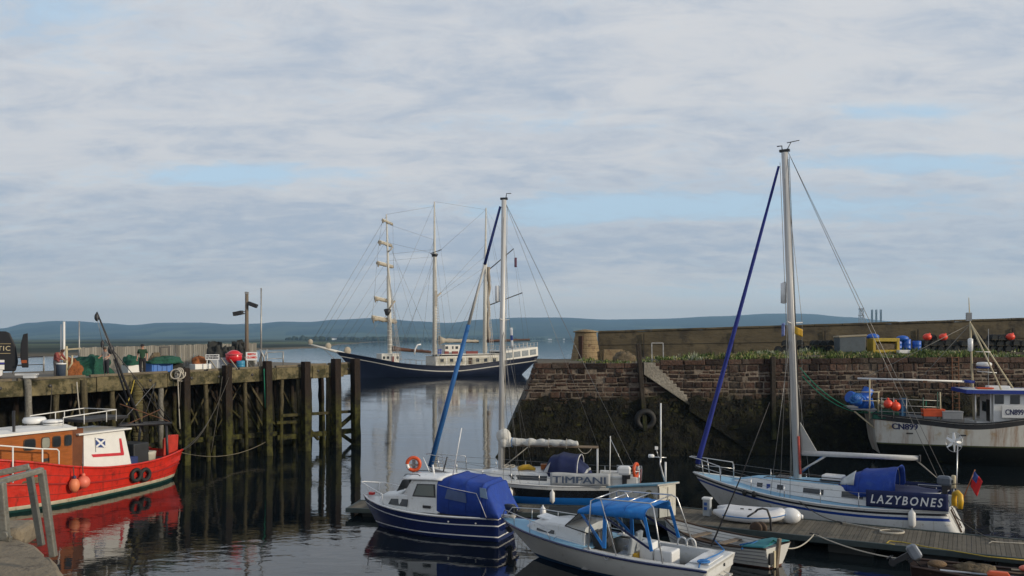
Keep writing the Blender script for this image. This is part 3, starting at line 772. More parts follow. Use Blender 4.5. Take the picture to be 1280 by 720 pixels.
b_ = MB().box((0, 0, .55), (1.75, 1.1, 1.1), taper=1.04); b_.build('body', mat('bin_grey', (.075, .095, .11), .6, var=.2, dirt=((.04, .045, .04), .3, 3)), bin_, bevel=.04)
b_ = MB().box((.02, 0, 1.15), (1.92, 1.22, .12), ry=R(-3)); b_.build('lid', mat('bin_lid', (.30, .26, .18), .7, var=.2), bin_, bevel=.03)
yb = thing('yellow_tub', 'yellow plastic tub with a dark open front on the quay grass', 'tub', (*at(1104, 440, 59).xy, qground(at(1104, 440, 59).x, 59)), 0)
b_ = MB()
for c_, d_ in (((-.82, 0, .5), (.2, 1, 1)), ((.82, 0, .5), (.2, 1, 1)), ((0, 0, .1), (1.46, 1, .2)), ((0, 0, .88), (1.46, 1, .24)), ((0, .45, .5), (1.46, .1, .6))): b_.box(c_, d_)
b_.build('shell', mat('tub_yellow', (.42, .30, .03), .6, var=.2, dirt=((.2, .13, .03), .35, 4)), yb, bevel=.03)
b_ = MB().box((0, -.02, .42), (1.3, .8, .4)); b_.build('contents', NETB, yb)
for i, (px, py) in enumerate(((1091, 424), (1128, 424))):
    p = at(px, py, 59.3); mb = MB().ball((0, 0, 0), .34, sz=(1.3, 1, .65)); o = mb.build('blue_bundle', BLUEP); o.location = (p.x, p.y, (yb.location.z + 1.1) if i == 0 else qground(p.x, 59.3) + .95)
    tag(o, 'blue plastic bundle lying on top of the yellow tub' if i == 0 else 'blue plastic bundle resting on the blue drums beside the yellow tub', 'bundle', 'blue bundles')
def drum(mb, r, h):
    return mb.lathe([(r * .9, 0), (r, .03), (r, h * .32), (r * 1.03, h * .34), (r, h * .36), (r, h * .64), (r * 1.03, h * .66), (r, h * .68), (r, h - .03), (r * .9, h)], seg=18)
d0 = None
for i, px in enumerate((1122, 1133, 1146)):
    p = at(px, 440, 59.4)
    if d0 is None:
        d0 = drum(MB(), .29, .9).build('plastic_drum', BLUEP); o = d0
    else: o = d0.copy(); col.objects.link(o)
    o.location = (p.x, p.y, qground(p.x, p.y)); o.scale = (1, 1, 1 if i < 2 else .85)
    tag(o, ('blue plastic drum standing against the yellow tub', 'middle blue plastic drum of the three beside the yellow tub', 'shorter blue plastic drum next to the stacked creels')[i], 'drum', 'blue drums on the quay')
wb = MB().box((0, 0, .12), (.75, .5, .24)); o = wb.build('white_fish_box', PAINTW, bevel=.02); p = at(1129, 437, 58.3); o.location = (p.x, p.y, qground(p.x, p.y) + .04); tag(o, 'white fish box lying in the grass before the blue drums', 'box')
# creels
CRN = mat('creel_netting', (.018, .022, .024), .9, var=.4, scale=8, island=.3, bump=.8, bscale=40)
CRB = mat('creel_base', (.05, .045, .035), .9, var=.3)
def creel():
    root = thing('creel', 'x', 'creel', (0, 0, 0))
    b_ = MB()
    for y in (-.2, 0, .2): b_.box((0, y, .02), (.62, .06, .04))
    for x in (-.28, .28): b_.box((x, 0, .045), (.06, .46, .04))
    b_.build('base', CRB, root)
    f = MB().tube([V(0, .23 * math.cos(PI * i / 10), .06 + .33 * math.sin(PI * i / 10)) for i in range(11)], .016, 5)
    for x in (-.29, 0, .29): o = f.build('hoop', RUB, root); o.location.x = x
    n_ = MB().grid(lambda a, c: (lerp(-.29, .29, a), .22 * math.cos(PI * c), .06 + .32 * math.sin(PI * c)), 6, 10)
    for x in (-.29, .29): n_.add([V(x, .22 * math.cos(PI * i / 10), .06 + .32 * math.sin(PI * i / 10)) for i in range(11)], [tuple(range(11))])
    n_.build('netting', CRN, root)
    return root
proto = creel(); first = True
def place_creel(x, y, z, rz, label, group):
    global first
    o = proto if first else copy_tree(proto); first = False
    o.location = (x, y, z); o.rotation_euler.z = rz; o['label'] = label; o['group'] = group
for k, px in enumerate(range(973, 1042, 9)):
    p = at(px, 438, 60.3)
    for r_ in range(2 if k % 4 else 1):
        place_creel(p.x, p.y + rs.uniform(-.1, .1), qground(p.x, p.y) + .05 + .41 * r_, PI / 2 + rs.uniform(-.2, .2), 'dark lobster creel in the stack left of the grey bin', 'creels left of the grey bin')
px = 1156
while px < 1330:
    p = at(px, 438, 59.6)
    for r_ in range(3):
        if r_ == 2 and rs.random() < .45: continue
        place_creel(p.x + rs.uniform(-.05, .05), p.y + rs.uniform(-.12, .12), qground(p.x, p.y) + .02 + .40 * r_, PI / 2 + rs.uniform(-.15, .15), 'dark lobster creel in the long stack along the sea wall', 'creels stacked along the sea wall')
    px += 9.3
for i, (px, py, lb) in enumerate(((1159, 424, 'orange buoy on the near end of the creel stack'), (1179, 421.5, 'orange buoy resting highest on the creel stack, right of another'), (1263, 425, 'half hidden orange buoy on the creels behind the fishing boat mast'))):
    p = at(px, py, 59.3); mb = MB().ball((0, 0, 0), .27, sz=(1.1, 1, .9)); mb.lathe([(.07, .2), (.06, .32)], seg=8, axis=(.6, 0, .8)); o = mb.build('buoy', BUOYR); o.location = (p.x, p.y, max(p.z, qground(p.x, p.y) + 1.05)); tag(o, lb, 'buoy', 'orange buoys on the creels')
heap('rope_heap', NETB, (1.6, 1.0, .62), (at(781, 445, 59).x, 59, 5.98), 'tangled heap of old brown rope and net beside the tower', 'net heap', 2.2)
bl = MB().box((0, 0, .4), (1.5, .8, .8), taper=.9); o = bl.build('stone_block', TW, bevel=.04); o.location = (at(766, 448, 62).x, 62, 5.95); tag(o, 'squared stone block between the tower and the sea wall', 'block')

# ------------------------------------------------------------------ far beyond the wall: rig legs, pylon, village
rig = thing('drilling_rig', 'far off drilling rig with three tall dark legs above the wall', 'rig', (at(1095, 424, 3200).x, 3200, 0))
for i, px in enumerate((1090, 1095.3, 1101)):
    mb = MB(); x = at(px, 0, 3200).x - rig.location.x; zt = 7.5 + (424 - 387) / FPX * 3200; wd = 2.2
    for dx, dy in ((-wd, -wd), (wd, -wd), (wd, wd), (-wd, wd)): mb.bar((x + dx, dy, -1), (x + dx, dy, zt), 1.3, 1.3)
    z = 20
    while z < zt - 9:
        for a, c_ in (((-wd, -wd), (wd, -wd)), ((wd, wd), (-wd, wd))): mb.bar((x + a[0], a[1], z), (x + c_[0], c_[1], z + 9), 1.2, 1.2); mb.bar((x + c_[0], c_[1], z), (x + a[0], a[1], z + 9), 1.2, 1.2)
        z += 9
    mb.build('leg', mat('rig_steel_%d' % i, (.05, .05, .06), .7), rig)
MB().box((0, 0, 22), (60, 40, 12)).build('platform', mat('rig_deck', (.10, .08, .07), .7), rig)
py_ = thing('lattice_tower', 'far off lattice tower beside the rig legs on the skyline', 'tower', (at(1076.5, 424, 2600).x, 2600, 0))
mb = MB(); zt = 7.5 + 39 / FPX * 2600
for s_ in (-1, 1):
    for q in (-1, 1): mb.bar((s_ * 7, q * 7, -1), (s_ * 4, q * 4, zt), 1.6, 1.6)
for k in range(8): mb.bar((-6, -6, zt * k / 8), (6, -6, zt * (k + 1) / 8), 1.2, 1.2); mb.bar((6, -6, zt * k / 8), (-6, -6, zt * (k + 1) / 8), 1.2, 1.2)
mb.build('lattice', mat('pylon_steel', (.25, .25, .26), .6), py_)
mb = MB()
for zf in (.55, .78, .97): mb.box((0, 0, zt * zf), (17, 3, 3))
mb.build('arm', mat('pylon_arm', (.25, .25, .26), .6), py_)
rv = random.Random(5)
fh = None
for i in range(16):
    px = rv.choice((rv.uniform(672, 712), rv.uniform(560, 720), rv.uniform(400, 470))); Y = rv.uniform(4150, 4700) if px > 500 else rv.uniform(2600, 3600)
    if fh is None:
        fh = thing('far_house', 'tiny pale house in the fields on the far shore', 'house', (0, 0, 0), group='houses on the far shore')
        MB().box((0, 0, 3), (18, 9, 7)).build('wall', PAINTW, fh)
        MB().prism([(-9.5, -5, 6.4), (-9.5, 5, 6.4), (-9.5, 0, 11)], (19, 0, 0)).build('roof', mat('slate', (.06, .06, .065), .8), fh); o = fh
    else: o = copy_tree(fh)
    o.location = ((px - 640) / FPX * Y, Y, 3 + .0012 * (Y - 3800 if px > 500 else Y - 2000)); o.rotation_euler.z = rv.uniform(-.4, .4)
# dark belts of trees on the far shore
tb = MB(); rt = random.Random(21)
for i in range(110):
    px = rt.uniform(345, 720); rc = pw(COAST, px); Y = rc + rt.uniform(80, 1500) if px > 440 else rt.uniform(1500, 4000)
    if Y < rc + 60 or Y < 2000: continue
    x = (px - 640) / FPX * Y; n = rt.randint(3, 9); z0 = land((px + 700) / 2700, math.log(Y / rc) / math.log(11500 / rc))[2] - 1
    for k in range(n): tb.ball((x + k * rt.uniform(7, 11), Y + rt.uniform(-8, 8), z0 + 4), rt.uniform(5, 8), seg=7, rings=5, sz=(1, 1, rt.uniform(.8, 1.4)))
o = tb.build('shore_woods', mat('far_wood', (.022, .034, .016), .95, var=.3, scale=.1), fixn=False); tag(o, 'dark belts of trees along the far shore fields', 'trees', kind='stuff')
# ================================================================== left-hand timber pier
PA = V(-26.1, 43.5, 0); PE = V(.65, .76, 0).normalized(); PN = V(.76, -.65, 0).normalized(); PLEN = 23.0
def pz(s): return 5.3 + .43 * s / 23
def P(s, o, z=0): v = PA + PE * s + PN * o; return V(v.x, v.y, z)
def s_of(px, o=0):
    b0 = PA + PN * o; k = (px - 640) / FPX; return (b0.y * k - b0.x) / (PE.x - PE.y * k)
def deckpt(px, o): s = s_of(px, o); return P(s, o, pz(s))
PRZ = math.atan2(PE.y, PE.x)
BEAM = mat('pier_edge_concrete', (.15, .125, .065), .9, var=.5, scale=1.4, dirt=((.035, .033, .012), .7, 1.3), streak=((.05, .045, .03), .35, (2, 2, .25)), bump=.6, bscale=7)
DECKT = mat('pier_deck', (.16, .14, .11), .9, var=.25, bump=.4)
PILER = tide_mat('pile_dark_red', (.010, .008, .006), (.030, .019, .014), 3.2, soft=1.6, stretch=(3, 3, .35), greenamt=.9, var=.35, green=(.06, .06, .012))
PILEL = tide_mat('pile_pale', (.035, .030, .017), (.125, .105, .06), 2.9, soft=1.8, stretch=(3, 3, .35), greenamt=1.0, var=.35, green=(.055, .052, .012))
PILEG = tide_mat('pile_grey', (.12, .115, .10), (.24, .23, .20), 1.6, soft=1.8, stretch=(3, 3, .35), greenamt=1.0, green=(.09, .085, .02))
DARKW = tide_mat('pier_core_stone', (.010, .009, .007), (.035, .03, .022), 3.2, soft=2, greenamt=.15)
pier = thing('timber_pier', 'old timber pier on dark weedy piles with a pale edge beam', 'pier', (PA.x, PA.y, 0))
po = -Vector((PA.x, PA.y, 0))
def padd(mb): mb.v = [tuple(Vector(v) + po) for v in mb.v]; return mb
S0, S1, DEP = -22, 22.8, -12
def slab(sa, sb, oa, ob, z0, z1, m=0, n=12, mb=None):
    mb = mb or MB(); rings = []
    for i in range(n + 1):
        s = lerp(sa, sb, i / n); rings.append([P(s, oa, pz(s) + z0), P(s, ob, pz(s) + z0), P(s, ob, pz(s) + z1), P(s, oa, pz(s) + z1)])
    return mb.loft(rings, m)
padd(slab(S0, S1, -.35, DEP, -.35, -.02)).build('deck', DECKT, pier)
# edge beam in lengths, slightly uneven
eb = MB(); s = S0; re = random.Random(4)
while s < S1 - .2:
    l = min(re.uniform(2.6, 4.2), S1 - s); j = re.uniform(-.03, .03)
    slab(s + .01, s + l - .01, .02 + j, -.34, -.80 + re.uniform(-.08, .06), .02 + re.uniform(-.02, .02), n=2, mb=eb); s += l
padd(eb).build('edge_beam', BEAM, pier, bevel=.03)
kb = MB(); s = S0
while s < S1 - .3:
    l = min(re.uniform(2, 5), S1 - s); slab(s + .02, s + l - .25, -.05, -.3, .022, .16, n=2, mb=kb); s += l
padd(kb).build('kerb_timber', mat('kerb_wood', (.15, .125, .085), .9, var=.35, bump=.5, dirt=((.10, .035, .02), .3, 2)), pier, bevel=.02)
cw = MB(); rings = []
for s in np.linspace(S0, 21.6, 30):
    rings.append([P(s, -3.4, -1), P(s, -3.8, pz(s) - .37), P(s, DEP + .5, pz(s) - .37), P(s, DEP + .2, -1)])
padd(cw.loft(rings)).build('core_wall', DARKW, pier)
def pile(px, o, r, m, top=.25, lean=0, sq=True, s=None, bottom=-.8, name='pile'):
    s = s_of(px, o) if s is None else s; a = P(s, o, pz(s) + top); b_ = P(s + lean, o + .1, bottom); mb = MB()
    if sq:
        n = 9
        rings = []
        for i in range(n + 1):
            c = b_.lerp(a, i / n); rr = r * (1 + re.uniform(-.05, .05)); c = c + PE * re.uniform(-.015, .015)
            rings.append([c + PE * rr + PN * rr, c - PE * rr + PN * rr, c - PE * rr - PN * rr, c + PE * rr - PN * rr])
        mb.loft(rings)
    else:
        n = 10; mb.tube([b_.lerp(a, i / n) + PE * re.uniform(-.03, .03) for i in range(n + 1)], [r * re.uniform(.9, 1.12) for i in range(n + 1)], 10)
    return padd(mb).build(name, m, pier, bevel=.03 if sq else 0)
for px, r, m, top in ((232, .20, PILER, .3), (284, .23, PILER, .35), (334, .23, PILER, .5), (382, .23, PILER, .35), (420, .25, PILER, .45), (444, .25, PILER, .4)): pile(px, .28, r, m, top)
for px, r, m, top in ((-60, .16, PILEL, -.5), (-20, .16, PILEL, -.5), (70, .15, PILEL, -.5), (140, .14, PILEL, -.5), (201, .15, PILEG, -.5), (256, .14, PILEL, -.5), (306, .13, PILEL, -.5), (352, .13, PILEL, -.5), (372, .13, PILEL, -.5), (402, .13, PILER, -.5), (410, .16, PILEL, -.5)):
    pile(px, -.25, r, m, top, lean=re.uniform(-.25, .25), sq=False)
pile(35, .1, .17, PILEG, .15, sq=False); pile(105, .05, .17, PILEL, -.1, sq=False); pile(172, .08, .19, PILEL, -.05, sq=False)
for s in (21.9, 22.5):
    for o_ in (-2.6, -5.2, -8, -10.8): pile(0, o_ + (s - 22) * .8, .15, PILER, -.5, s=s, sq=False)
for px in (20, 88, 124, 158, 187, 217, 245, 270, 295, 320, 343, 364): pile(px, -1.9, .14, PILER, -.5, lean=re.uniform(-.3, .3), sq=False)
def brace(p0, p1, w=.22, m=PILER, name='brace'): padd(MB().bar(p0, p1, w, w)).build(name, m, pier, bevel=.02)
def pp(px, o, z): s = s_of(px, o); return P(s, o, z)
brace(pp(352, -.1, 2.45), pp(444, -.1, 2.35), .2, PILEL); brace(pp(345, -.3, 1.0), pp(446, -.3, .95), .34, PILER)
brace(pp(232, -.5, 1.35), pp(350, -.5, 1.25), .3, PILER); brace(pp(100, -.6, 1.2), pp(232, -.6, 1.3), .26, PILER)
brace(pp(372, -.2, 2.3), pp(398, -.2, .6), .2, PILEL); brace(pp(444, -.2, 2.2), pp(410, -.2, .7), .24, PILER); brace(pp(424, -.3, .9), pp(441, -.3, .1), .22)
brace(pp(256, -1.2, 4.7), pp(290, -1.2, 2.0), .14); brace(pp(310, -1.2, 4.7), pp(345, -1.2, 1.6), .14, PILEL); brace(pp(300, -1.4, 2.4), pp(260, -1.4, 4.4), .12)
brace(pp(345, -.2, 2.0), pp(372, -.2, 1.95), .2, PILEL); brace(pp(90, -1.0, 4.6), pp(125, -1.0, 2.2), .12); brace(pp(150, -1.0, 4.5), pp(120, -1.0, 2.0), .12); brace(pp(190, -1.0, 4.5), pp(225, -1.0, 1.6), .14, PILEL)
for i in range(16):
    pa = re.uniform(50, 380); brace(pp(pa, -.8 - .8 * (i % 2), 4.6), pp(pa + re.choice((-1, 1)) * re.uniform(18, 34), -.8 - .8 * (i % 2), re.uniform(1.2, 2.4)), re.uniform(.07, .13), re.choice((PILEL, PILER, PILER)))
# rope lashings, hanging ropes
rp = MB()
for k in range(46):
    z = 5.15 - k * .075; s = s_of(172, .08); c = P(s, .1, z); rp.torus(c, .21 + re.uniform(-.015, .03), .055, (re.uniform(-.15, .15), re.uniform(-.15, .15), 1), 12)
padd(rp).build('rope_lashing', mat('old_yellow_rope', (.15, .125, .05), .95, var=.4, bump=.5), pier)
for px, z0, z1, dx, m in ((222, 5.5, 2.2, 3, ROPEW), (226, 5.5, 3.4, -2, ROPED), (168, 5.2, 3.8, -10, ROPEY), (96, 5.2, 3.4, 4, ROPEW), (65, 5.0, 3.2, -3, ROPED), (330, 5.6, 3.0, 2, ROPEG), (278, 5.2, .6, -14, ROPED), (190, 5.0, 3.0, 9, ROPED)):
    a = pp(px, .35, z0); c = pp(px + dx, .4, z1); padd(MB().tube(sag(a, c, .15, 8), .035 if m is not ROPED else .025, 5)).build('hanging_rope', m, pier)
lo = MB()
for k in range(7): c = pp(222 + re.uniform(-3, 4), .3, 5.4 + re.uniform(-.2, .25)); lo.torus(c, .22 + re.uniform(-.06, .08), .04, (re.uniform(-.5, .5), -1, re.uniform(-.4, .4)), 12)
padd(lo).build('rope_coil', ROPEW, pier)
bh = MB()
for k in range(13):
    s = lerp(-2, 22, k / 12) + re.uniform(-.6, .6); c = P(s, .03, pz(s) - .32 + re.uniform(-.05, .05)); bh.lathe([(.1, 0), (.09, .02), (.03, .03)], c, PN, 8)
padd(bh).build('bolt_heads', BLKM, pier)

# ------------------------------------------------------------------ things on the pier
def put(name, label, cat, px, o, group=None, rz=None, dz=0):
    p = deckpt(px, o); return thing(name, label, cat, (p.x, p.y, p.z + dz), PRZ if rz is None else rz, group)
# palisade fence
fe = thing('timber_fence', 'long grey weathered board fence across the pier deck', 'fence', P(s_of(100, -8.5), -8.5, 0), PRZ)
sA, sB = s_of(100, -8.5), s_of(319, -8.5); FW = mat('fence_board', (.21, .20, .175), .9, var=.25, scale=2, stretch=(6, 6, .4), island=.28, bump=.3, dirt=((.10, .09, .07), .3, 3))
bd = MB(); x = 0
while x < sB - sA:
    w_ = .15; bd.box((x + w_ / 2, re.uniform(-.012, .012), pz(sA + x) + .78 + re.uniform(-.03, .03)), (w_ - .018, .025, 1.5)); x += w_
bd.build('boards', FW, fe)
for zr in (.35, 1.2):
    b_ = MB().bar((0, .05, pz(sA) + zr), (sB - sA, .05, pz(sB) + zr), .07, .1); b_.build('rail', FW, fe)
x = 0
while x < sB - sA: MB().box((x, .1, pz(sA + x) + .78), (.12, .12, 1.56)).build('post', FW, fe); x += 2.4
# black guard rail along the back and far end of the deck
def guard(name, pts, h, label, m=BLKM, posts=None, mid=True):
    root = thing(name, label, 'railing', pts[0])
    o = Vector(pts[0]); r_ = MB(); r_.tube([Vector(p) + V(0, 0, h) - o for p in pts], .035)
    if mid: r_.tube([Vector(p) + V(0, 0, h * .52) - o for p in pts], .025)
    r_.build('rail', m, root)
    for a, c in zip(pts, pts[1:]):
        n = max(1, round((Vector(c) - Vector(a)).length / 2.2))
        for i in range(n + 1):
            q = Vector(a).lerp(Vector(c), i / n) - o; MB().tube([q, q + V(0, 0, h + .03)], .05, 8).build('post', GALV, root)
    return root
guard('guard_rail', [P(-6, -9, pz(-6)), P(2, -9, pz(2)), P(5.5, -9, pz(5.5))], 1.0, 'black pipe railing behind the parked van')
guard('end_railing', [deckpt(334, -3.5), deckpt(354, -3.5)], .95, 'grey pipe railing near the seaward end of the pier', GALV)
# van, side on, tail doors open
vp = at(19.5, 476, 46.6); VB = mat('van_black', (.010, .011, .015), .55, var=.15, spec=.3); VB2 = mat('van_blue_black', (.012, .022, .05), .25, var=.15, coat=.6)
van = thing('parked_van', 'black van with gold lettering parked at the pier edge, tail door open', 'van', (vp.x, vp.y, pz(s_of(20, -2.5)) + .0), R(30))
b_ = MB()
prof = [(-5.2, .42), (0, .42), (0.12, .9), (.02, 1.75), (-.28, 2.52), (-.45, 2.6), (-3.6, 2.62), (-4.3, 1.8), (-5.3, 1.35), (-5.35, .6)]
b_.prism([V(x, -.0, z) for x, z in prof], (0, 1.9, 0)); b_.build('body', VB, van, bevel=.06)
for x in (-.95, -4.3):
    for y in (.12, 1.78):
        wh = MB().lathe([(.2, -.12), (.33, -.12), (.345, -.06), (.345, .06), (.33, .12), (.2, .12)], (x, y, .345), (0, 1, 0), 22); wo = wh.build('wheel', RUB, van)
        MB().lathe([(.2, -.125), (.06, -.09), (.06, .09), (.2, .125)], (x, y, .345), (0, 1, 0), 16).build('rim', GALV, wo)
d_ = MB(); d_.prism([V(.30, -.35, .62), V(.62, -.35, .62), V(.60, -.35, 1.2), V(.58, -.35, 2.5), V(.36, -.35, 2.44), V(.24, -.35, 1.9), V(.22, -.35, 1.2)], (0, .09, 0)); dr = d_.build('tail_door', VB, van, bevel=.03)
MB().box((.40, -.37, .95), (.26, .05, .16)).build('tail_light', mat('amber_lens', (.28, .06, .01), .25), dr)
MB().box((.19, -.28, .75), (.2, .07, .08)).build('hinge', BLKM, dr)
MB().bar((-1.55, -.012, 1.92), (-.22, -.012, 1.92), .03, .02).bar((-.78, -.012, 1.40), (-.24, -.012, 1.40), .03, .02).build('gold_line', mat('gold_paint', (.45, .36, .2), .5), van)
text_mb('LTIC', .36, fn=lambda a, b_, w: V(-.25 - w + a, -.012, 1.55 + b_), space=1.15).build('lettering', mat('gold_letters', (.55, .47, .30), .5), van)
text_mb('PARC', .13, fn=lambda a, b_, w: V(-.80 - w + a, -.012, 1.35 + b_), space=1.1).build('small_lettering', mat('gold_letters_small', (.42, .35, .22), .5), van)
MB().box((-1.9, -.008, .98), (2.75, .03, .13)).box((-1.9, -.008, .65), (2.75, .03, .26)).build('white_stripe', PAINTW, van)
MB().box((-1.9, -.008, .86), (2.75, .03, .09)).build('blue_stripe', mat('stripe_blue', (.03, .03, .25), .4), van)
MB().prism([V(-1.9, -.06, .5), V(-.6, -.06, .5), V(-.62, -.06, .22), V(-.95, -.06, .02), V(-1.9, -.06, .02)], (0, .05, 0)).build('sill_panel', PAINTW, van, bevel=.02)
# white box lamp on the grey pile
p = pp(35, .1, 0); lp = thing('marker_box', 'flat white marker box on top of a grey pile', 'marker', (p.x, p.y, pz(s_of(35, .1)) + .15), R(8))
MB().box((-.05, 0, .19), (1.05, .4, .10)).build('top_plate', PAINTW, lp, bevel=.02); MB().box((.12, -.02, .07), (.6, .34, .14)).build('box', GELW, lp, bevel=.02)
# poles
def pole_thing(name, label, cat, px, ptop, o, r, m):
    p = deckpt(px, o); root = thing(name, label, cat, p); h = EYE + (HZ - ptop) / FPX * p.y - p.z
    MB().tube([V(0, 0, 0), V(0, 0, h)], [r, r * .85], 10).build('pole', m, root); return root, h
lpole, h = pole_thing('lamp_post', 'tall timber lamp post with two floodlights on the pier', 'lamp post', 308.5, 367, -2.6, .13, mat('pole_timber', (.16, .13, .10), .9, var=.3, stretch=(4, 4, .5), bump=.3))
k = lpole.location.y / FPX
for (dx, dz, rx) in ((.42, h - .75, .35), (-.55, h - 1.32, -.2)):
    f = MB().box((dx, -.1, dz), (.62, .4, .26), ry=rx); f_ = f.build('floodlight', BLKM, lpole, bevel=.02)
    MB().bar((0, 0, dz - .05), (dx * .6, -.05, dz), .06, .06).build('bracket', BLKM, f_)
MB().box((0, 0, h + .04), (.22, .22, .16)).build('cap', GALV, lpole); MB().box((-.35, 0, h - 1.2), (.5, .06, .06)).build('crossarm', GALV, lpole)
pole_thing('steel_pole', 'thin bare steel pole standing right of the lamp post', 'pole', 326.5, 360, -.6, .055, GALV)
an, h = pole_thing('aerial_mast', 'pair of white aerial masts rising behind the bent man', 'aerial', 80, 402, -3.5, .075, PAINTW)
MB().tube([V(-.22, .1, 0), V(-.22, .1, h * .95)], [.05, .03], 8).build('aerial', PAINTW, an); MB().box((.06, -.06, h * .42), (.14, .12, .35)).build('box', GELW, an)
pole_thing('grey_pole', 'slim grey pole beside the green nets', 'pole', 99, 401, -5.5, .045, GALV)
# cream gallows post
g_ = put('gallows_post', 'cream steel post with a crossarm beside the bent man', 'post', 83, -1.0, rz=R(10))
MB().tube([(0, 0, 0), (0, 0, 1.75)], .075, 8).build('upright', CREAM, g_); MB().bar((-.15, 0, 1.55), (.72, 0, 1.62), .09, .09).build('arm', CREAM, g_)
MB().tube([(-.05, 0, .9), (-.28, 0, 1.15), (-.42, 0, 1.2)], .05, 7).build('lever', CREAM, g_); MB().tube([(.05, 0, .45), (.28, 0, .8), (.3, 0, 1.25)], .05, 7).build('brace', CREAM, g_)
bk = put('bucket', 'blue grey bin with a white lid by the cream post', 'bucket', 76.5, -.7); MB().lathe([(.2, 0), (.24, .75), (.25, .77)], seg=16).build('body', mat('bin_slate', (.06, .085, .13), .5, var=.2), bk); MB().lathe([(.26, .77), (.27, .83), (.05, .86)], seg=16).build('lid', GELW, bk)
# nets and boxes
def hp(name, m, d, px, o, lb, cat, seed, **k): p = deckpt(px, o); return heap(name, m, d, (p.x, p.y, p.z - .02), lb, cat, seed, rz=PRZ, **k)
hp('net_heap', NETG, (2.3, 2.2, 1.05), 112, -3.4, 'large heap of dark green fishing net behind the cream post', 'net heap', 1.1)
hp('net_heap', NETO, (.95, 1.2, .95), 91, -3.2, 'heap of orange net against the large green heap', 'net heap', 4.2)
hp('net_heap', NETG, (.9, .9, .5), 85, -4.6, 'small green net heap behind the bent man', 'net heap', 6.2)
bx_ = put('fish_box', 'grey white fish box with green net on top, left of the man in green', 'fish box', 164, -2.8)
MB().box((0, 0, .25), (.8, .9, .5)).build('box', PAINTW, bx_, bevel=.03)
o = heap('net_bundle', NETG, (.95, 1.1, .5), bx_.location + V(0, 0, .49), 'green net bundle lying on the grey white fish box', 'net', 2.9); 
bt = put('pallet_tub', 'bright blue plastic tub beside the man in green', 'tub', 198, -2.2)
b_ = MB()
for c_, d_ in (((-.62, 0, .33), (.1, 1.0, .6)), ((.62, 0, .33), (.1, 1.0, .6)), ((0, -.47, .33), (1.15, .07, .6)), ((0, .47, .33), (1.15, .07, .6)), ((0, 0, .08), (1.15, .9, .08))): b_.box(c_, d_)
BT = mat('tub_blue', (.03, .14, .46), .5, var=.15, dirt=((.03, .10, .35), .25, 4)); b_.build('shell', BT, bt, bevel=.03)
for x in (-.3, 0, .3): MB().box((x, -.52, .33), (.05, .05, .56)).build('rib', BT, bt)
heap('net_bundle', NETG, (2.2, 1.3, .36), bt.location + V(.35, 0, .55), 'green net spread over the bright blue tub', 'net', 8.1, rz=PRZ)
hp('net_heap', NETB, (1.7, 1.0, .95), 200, -3.6, 'brown net heap behind the bright blue tub', 'net heap', 3.7)
hp('net_heap', mat('black_net', (.02, .02, .018), .95, var=.4, bump=1, bscale=12), (1.3, 1.0, .6), 217, -2.4, 'dark net heap at the right end of the blue tub', 'net heap', 9.7)
fr = put('winch_frame', 'small dark steel frame standing behind the brown nets', 'frame', 206, -4.6)
MB().bar((-.3, 0, 0), (-.3, 0, 1.45), .07, .07).bar((.3, 0, 0), (.3, 0, 1.5), .07, .07).build('upright', BLKM, fr); MB().bar((-.35, 0, 1.45), (.35, 0, 1.5), .08, .08).build('crossbar', BLKM, fr)
fb = put('fish_box', 'white fish box under an orange net near the two signs', 'fish box', 251, -1.6)
MB().box((0, 0, .22), (1.15, .7, .42)).build('box', PAINTW, fb, bevel=.03); MB().box((0, -.36, .06), (1.0, .04, .08)).build('slot', BLACK, fb)
heap('net_bundle', NETO, (.9, .7, .45), fb.location + V(-.12, 0, .42), 'orange brown net bundle on the white fish box', 'net', 5.5, rz=PRZ)
for i, (px, o_, d_, sd) in enumerate(((272, -4.8, (1.5, 1.2, 1.45), 1.9), (283, -5.2, (1.6, 1.2, 1.2), 7.7), (297, -5, (1.4, 1.3, 1.4), 3.1), (305, -4.6, (1.1, 1.2, 1.3), 6.6))):
    hp('gear_heap', mat('dark_gear_%d' % i, (.03, .032, .03), .95, var=.5, scale=4, bump=1, bscale=10), d_, px, o_, ('tall black gear heap behind the white notice', 'low wide black gear heap left of the red tank', 'tall black gear heap behind the red tank', 'black gear heap against the lamp post')[i], 'gear heap', sd, group='dark gear heaps by the lamp post', lumps=.5)
rt_ = put('red_tank', 'glossy red round tank lying on the pier by the lamp post', 'tank', 292.5, -1.6, rz=R(15))
tk = MB().ball((0, 0, .78), .5, seg=22, rings=12, sz=(1.05, 1, .9)); tk.build('shell', mat('tank_red', (.60, .012, .02), .3, var=.12, coat=.4, dirt=((.35, .02, .02), .2, 4)), rt_)
MB().lathe([(.53, -.05), (.54, 0), (.53, .05)], (0, 0, .95), seg=22).build('rim', mat('tank_rim', (.55, .08, .09), .4), rt_)
for x in (-.3, .3): MB().box((x, 0, .17), (.1, .6, .34)).build('cradle', WOODD, rt_)
bb = put('drum', 'small turquoise drum at the foot of the red tank', 'drum', 301, -1.0); drum(MB(), .26, .55).build('shell', mat('drum_teal', (.03, .22, .38), .5, var=.15), bb)
tp = put('tarpaulin_pile', 'pale grey tarpaulin laid over gear left of the red tank', 'tarpaulin', 277, -2.4, rz=R(15))
MB().box((0, 0, .38), (1.6, .8, .7), taper=.85).build('sheet', mat('tarp_grey', (.30, .33, .37), .6, var=.15, bump=.4, bscale=4), tp, bevel=.06)
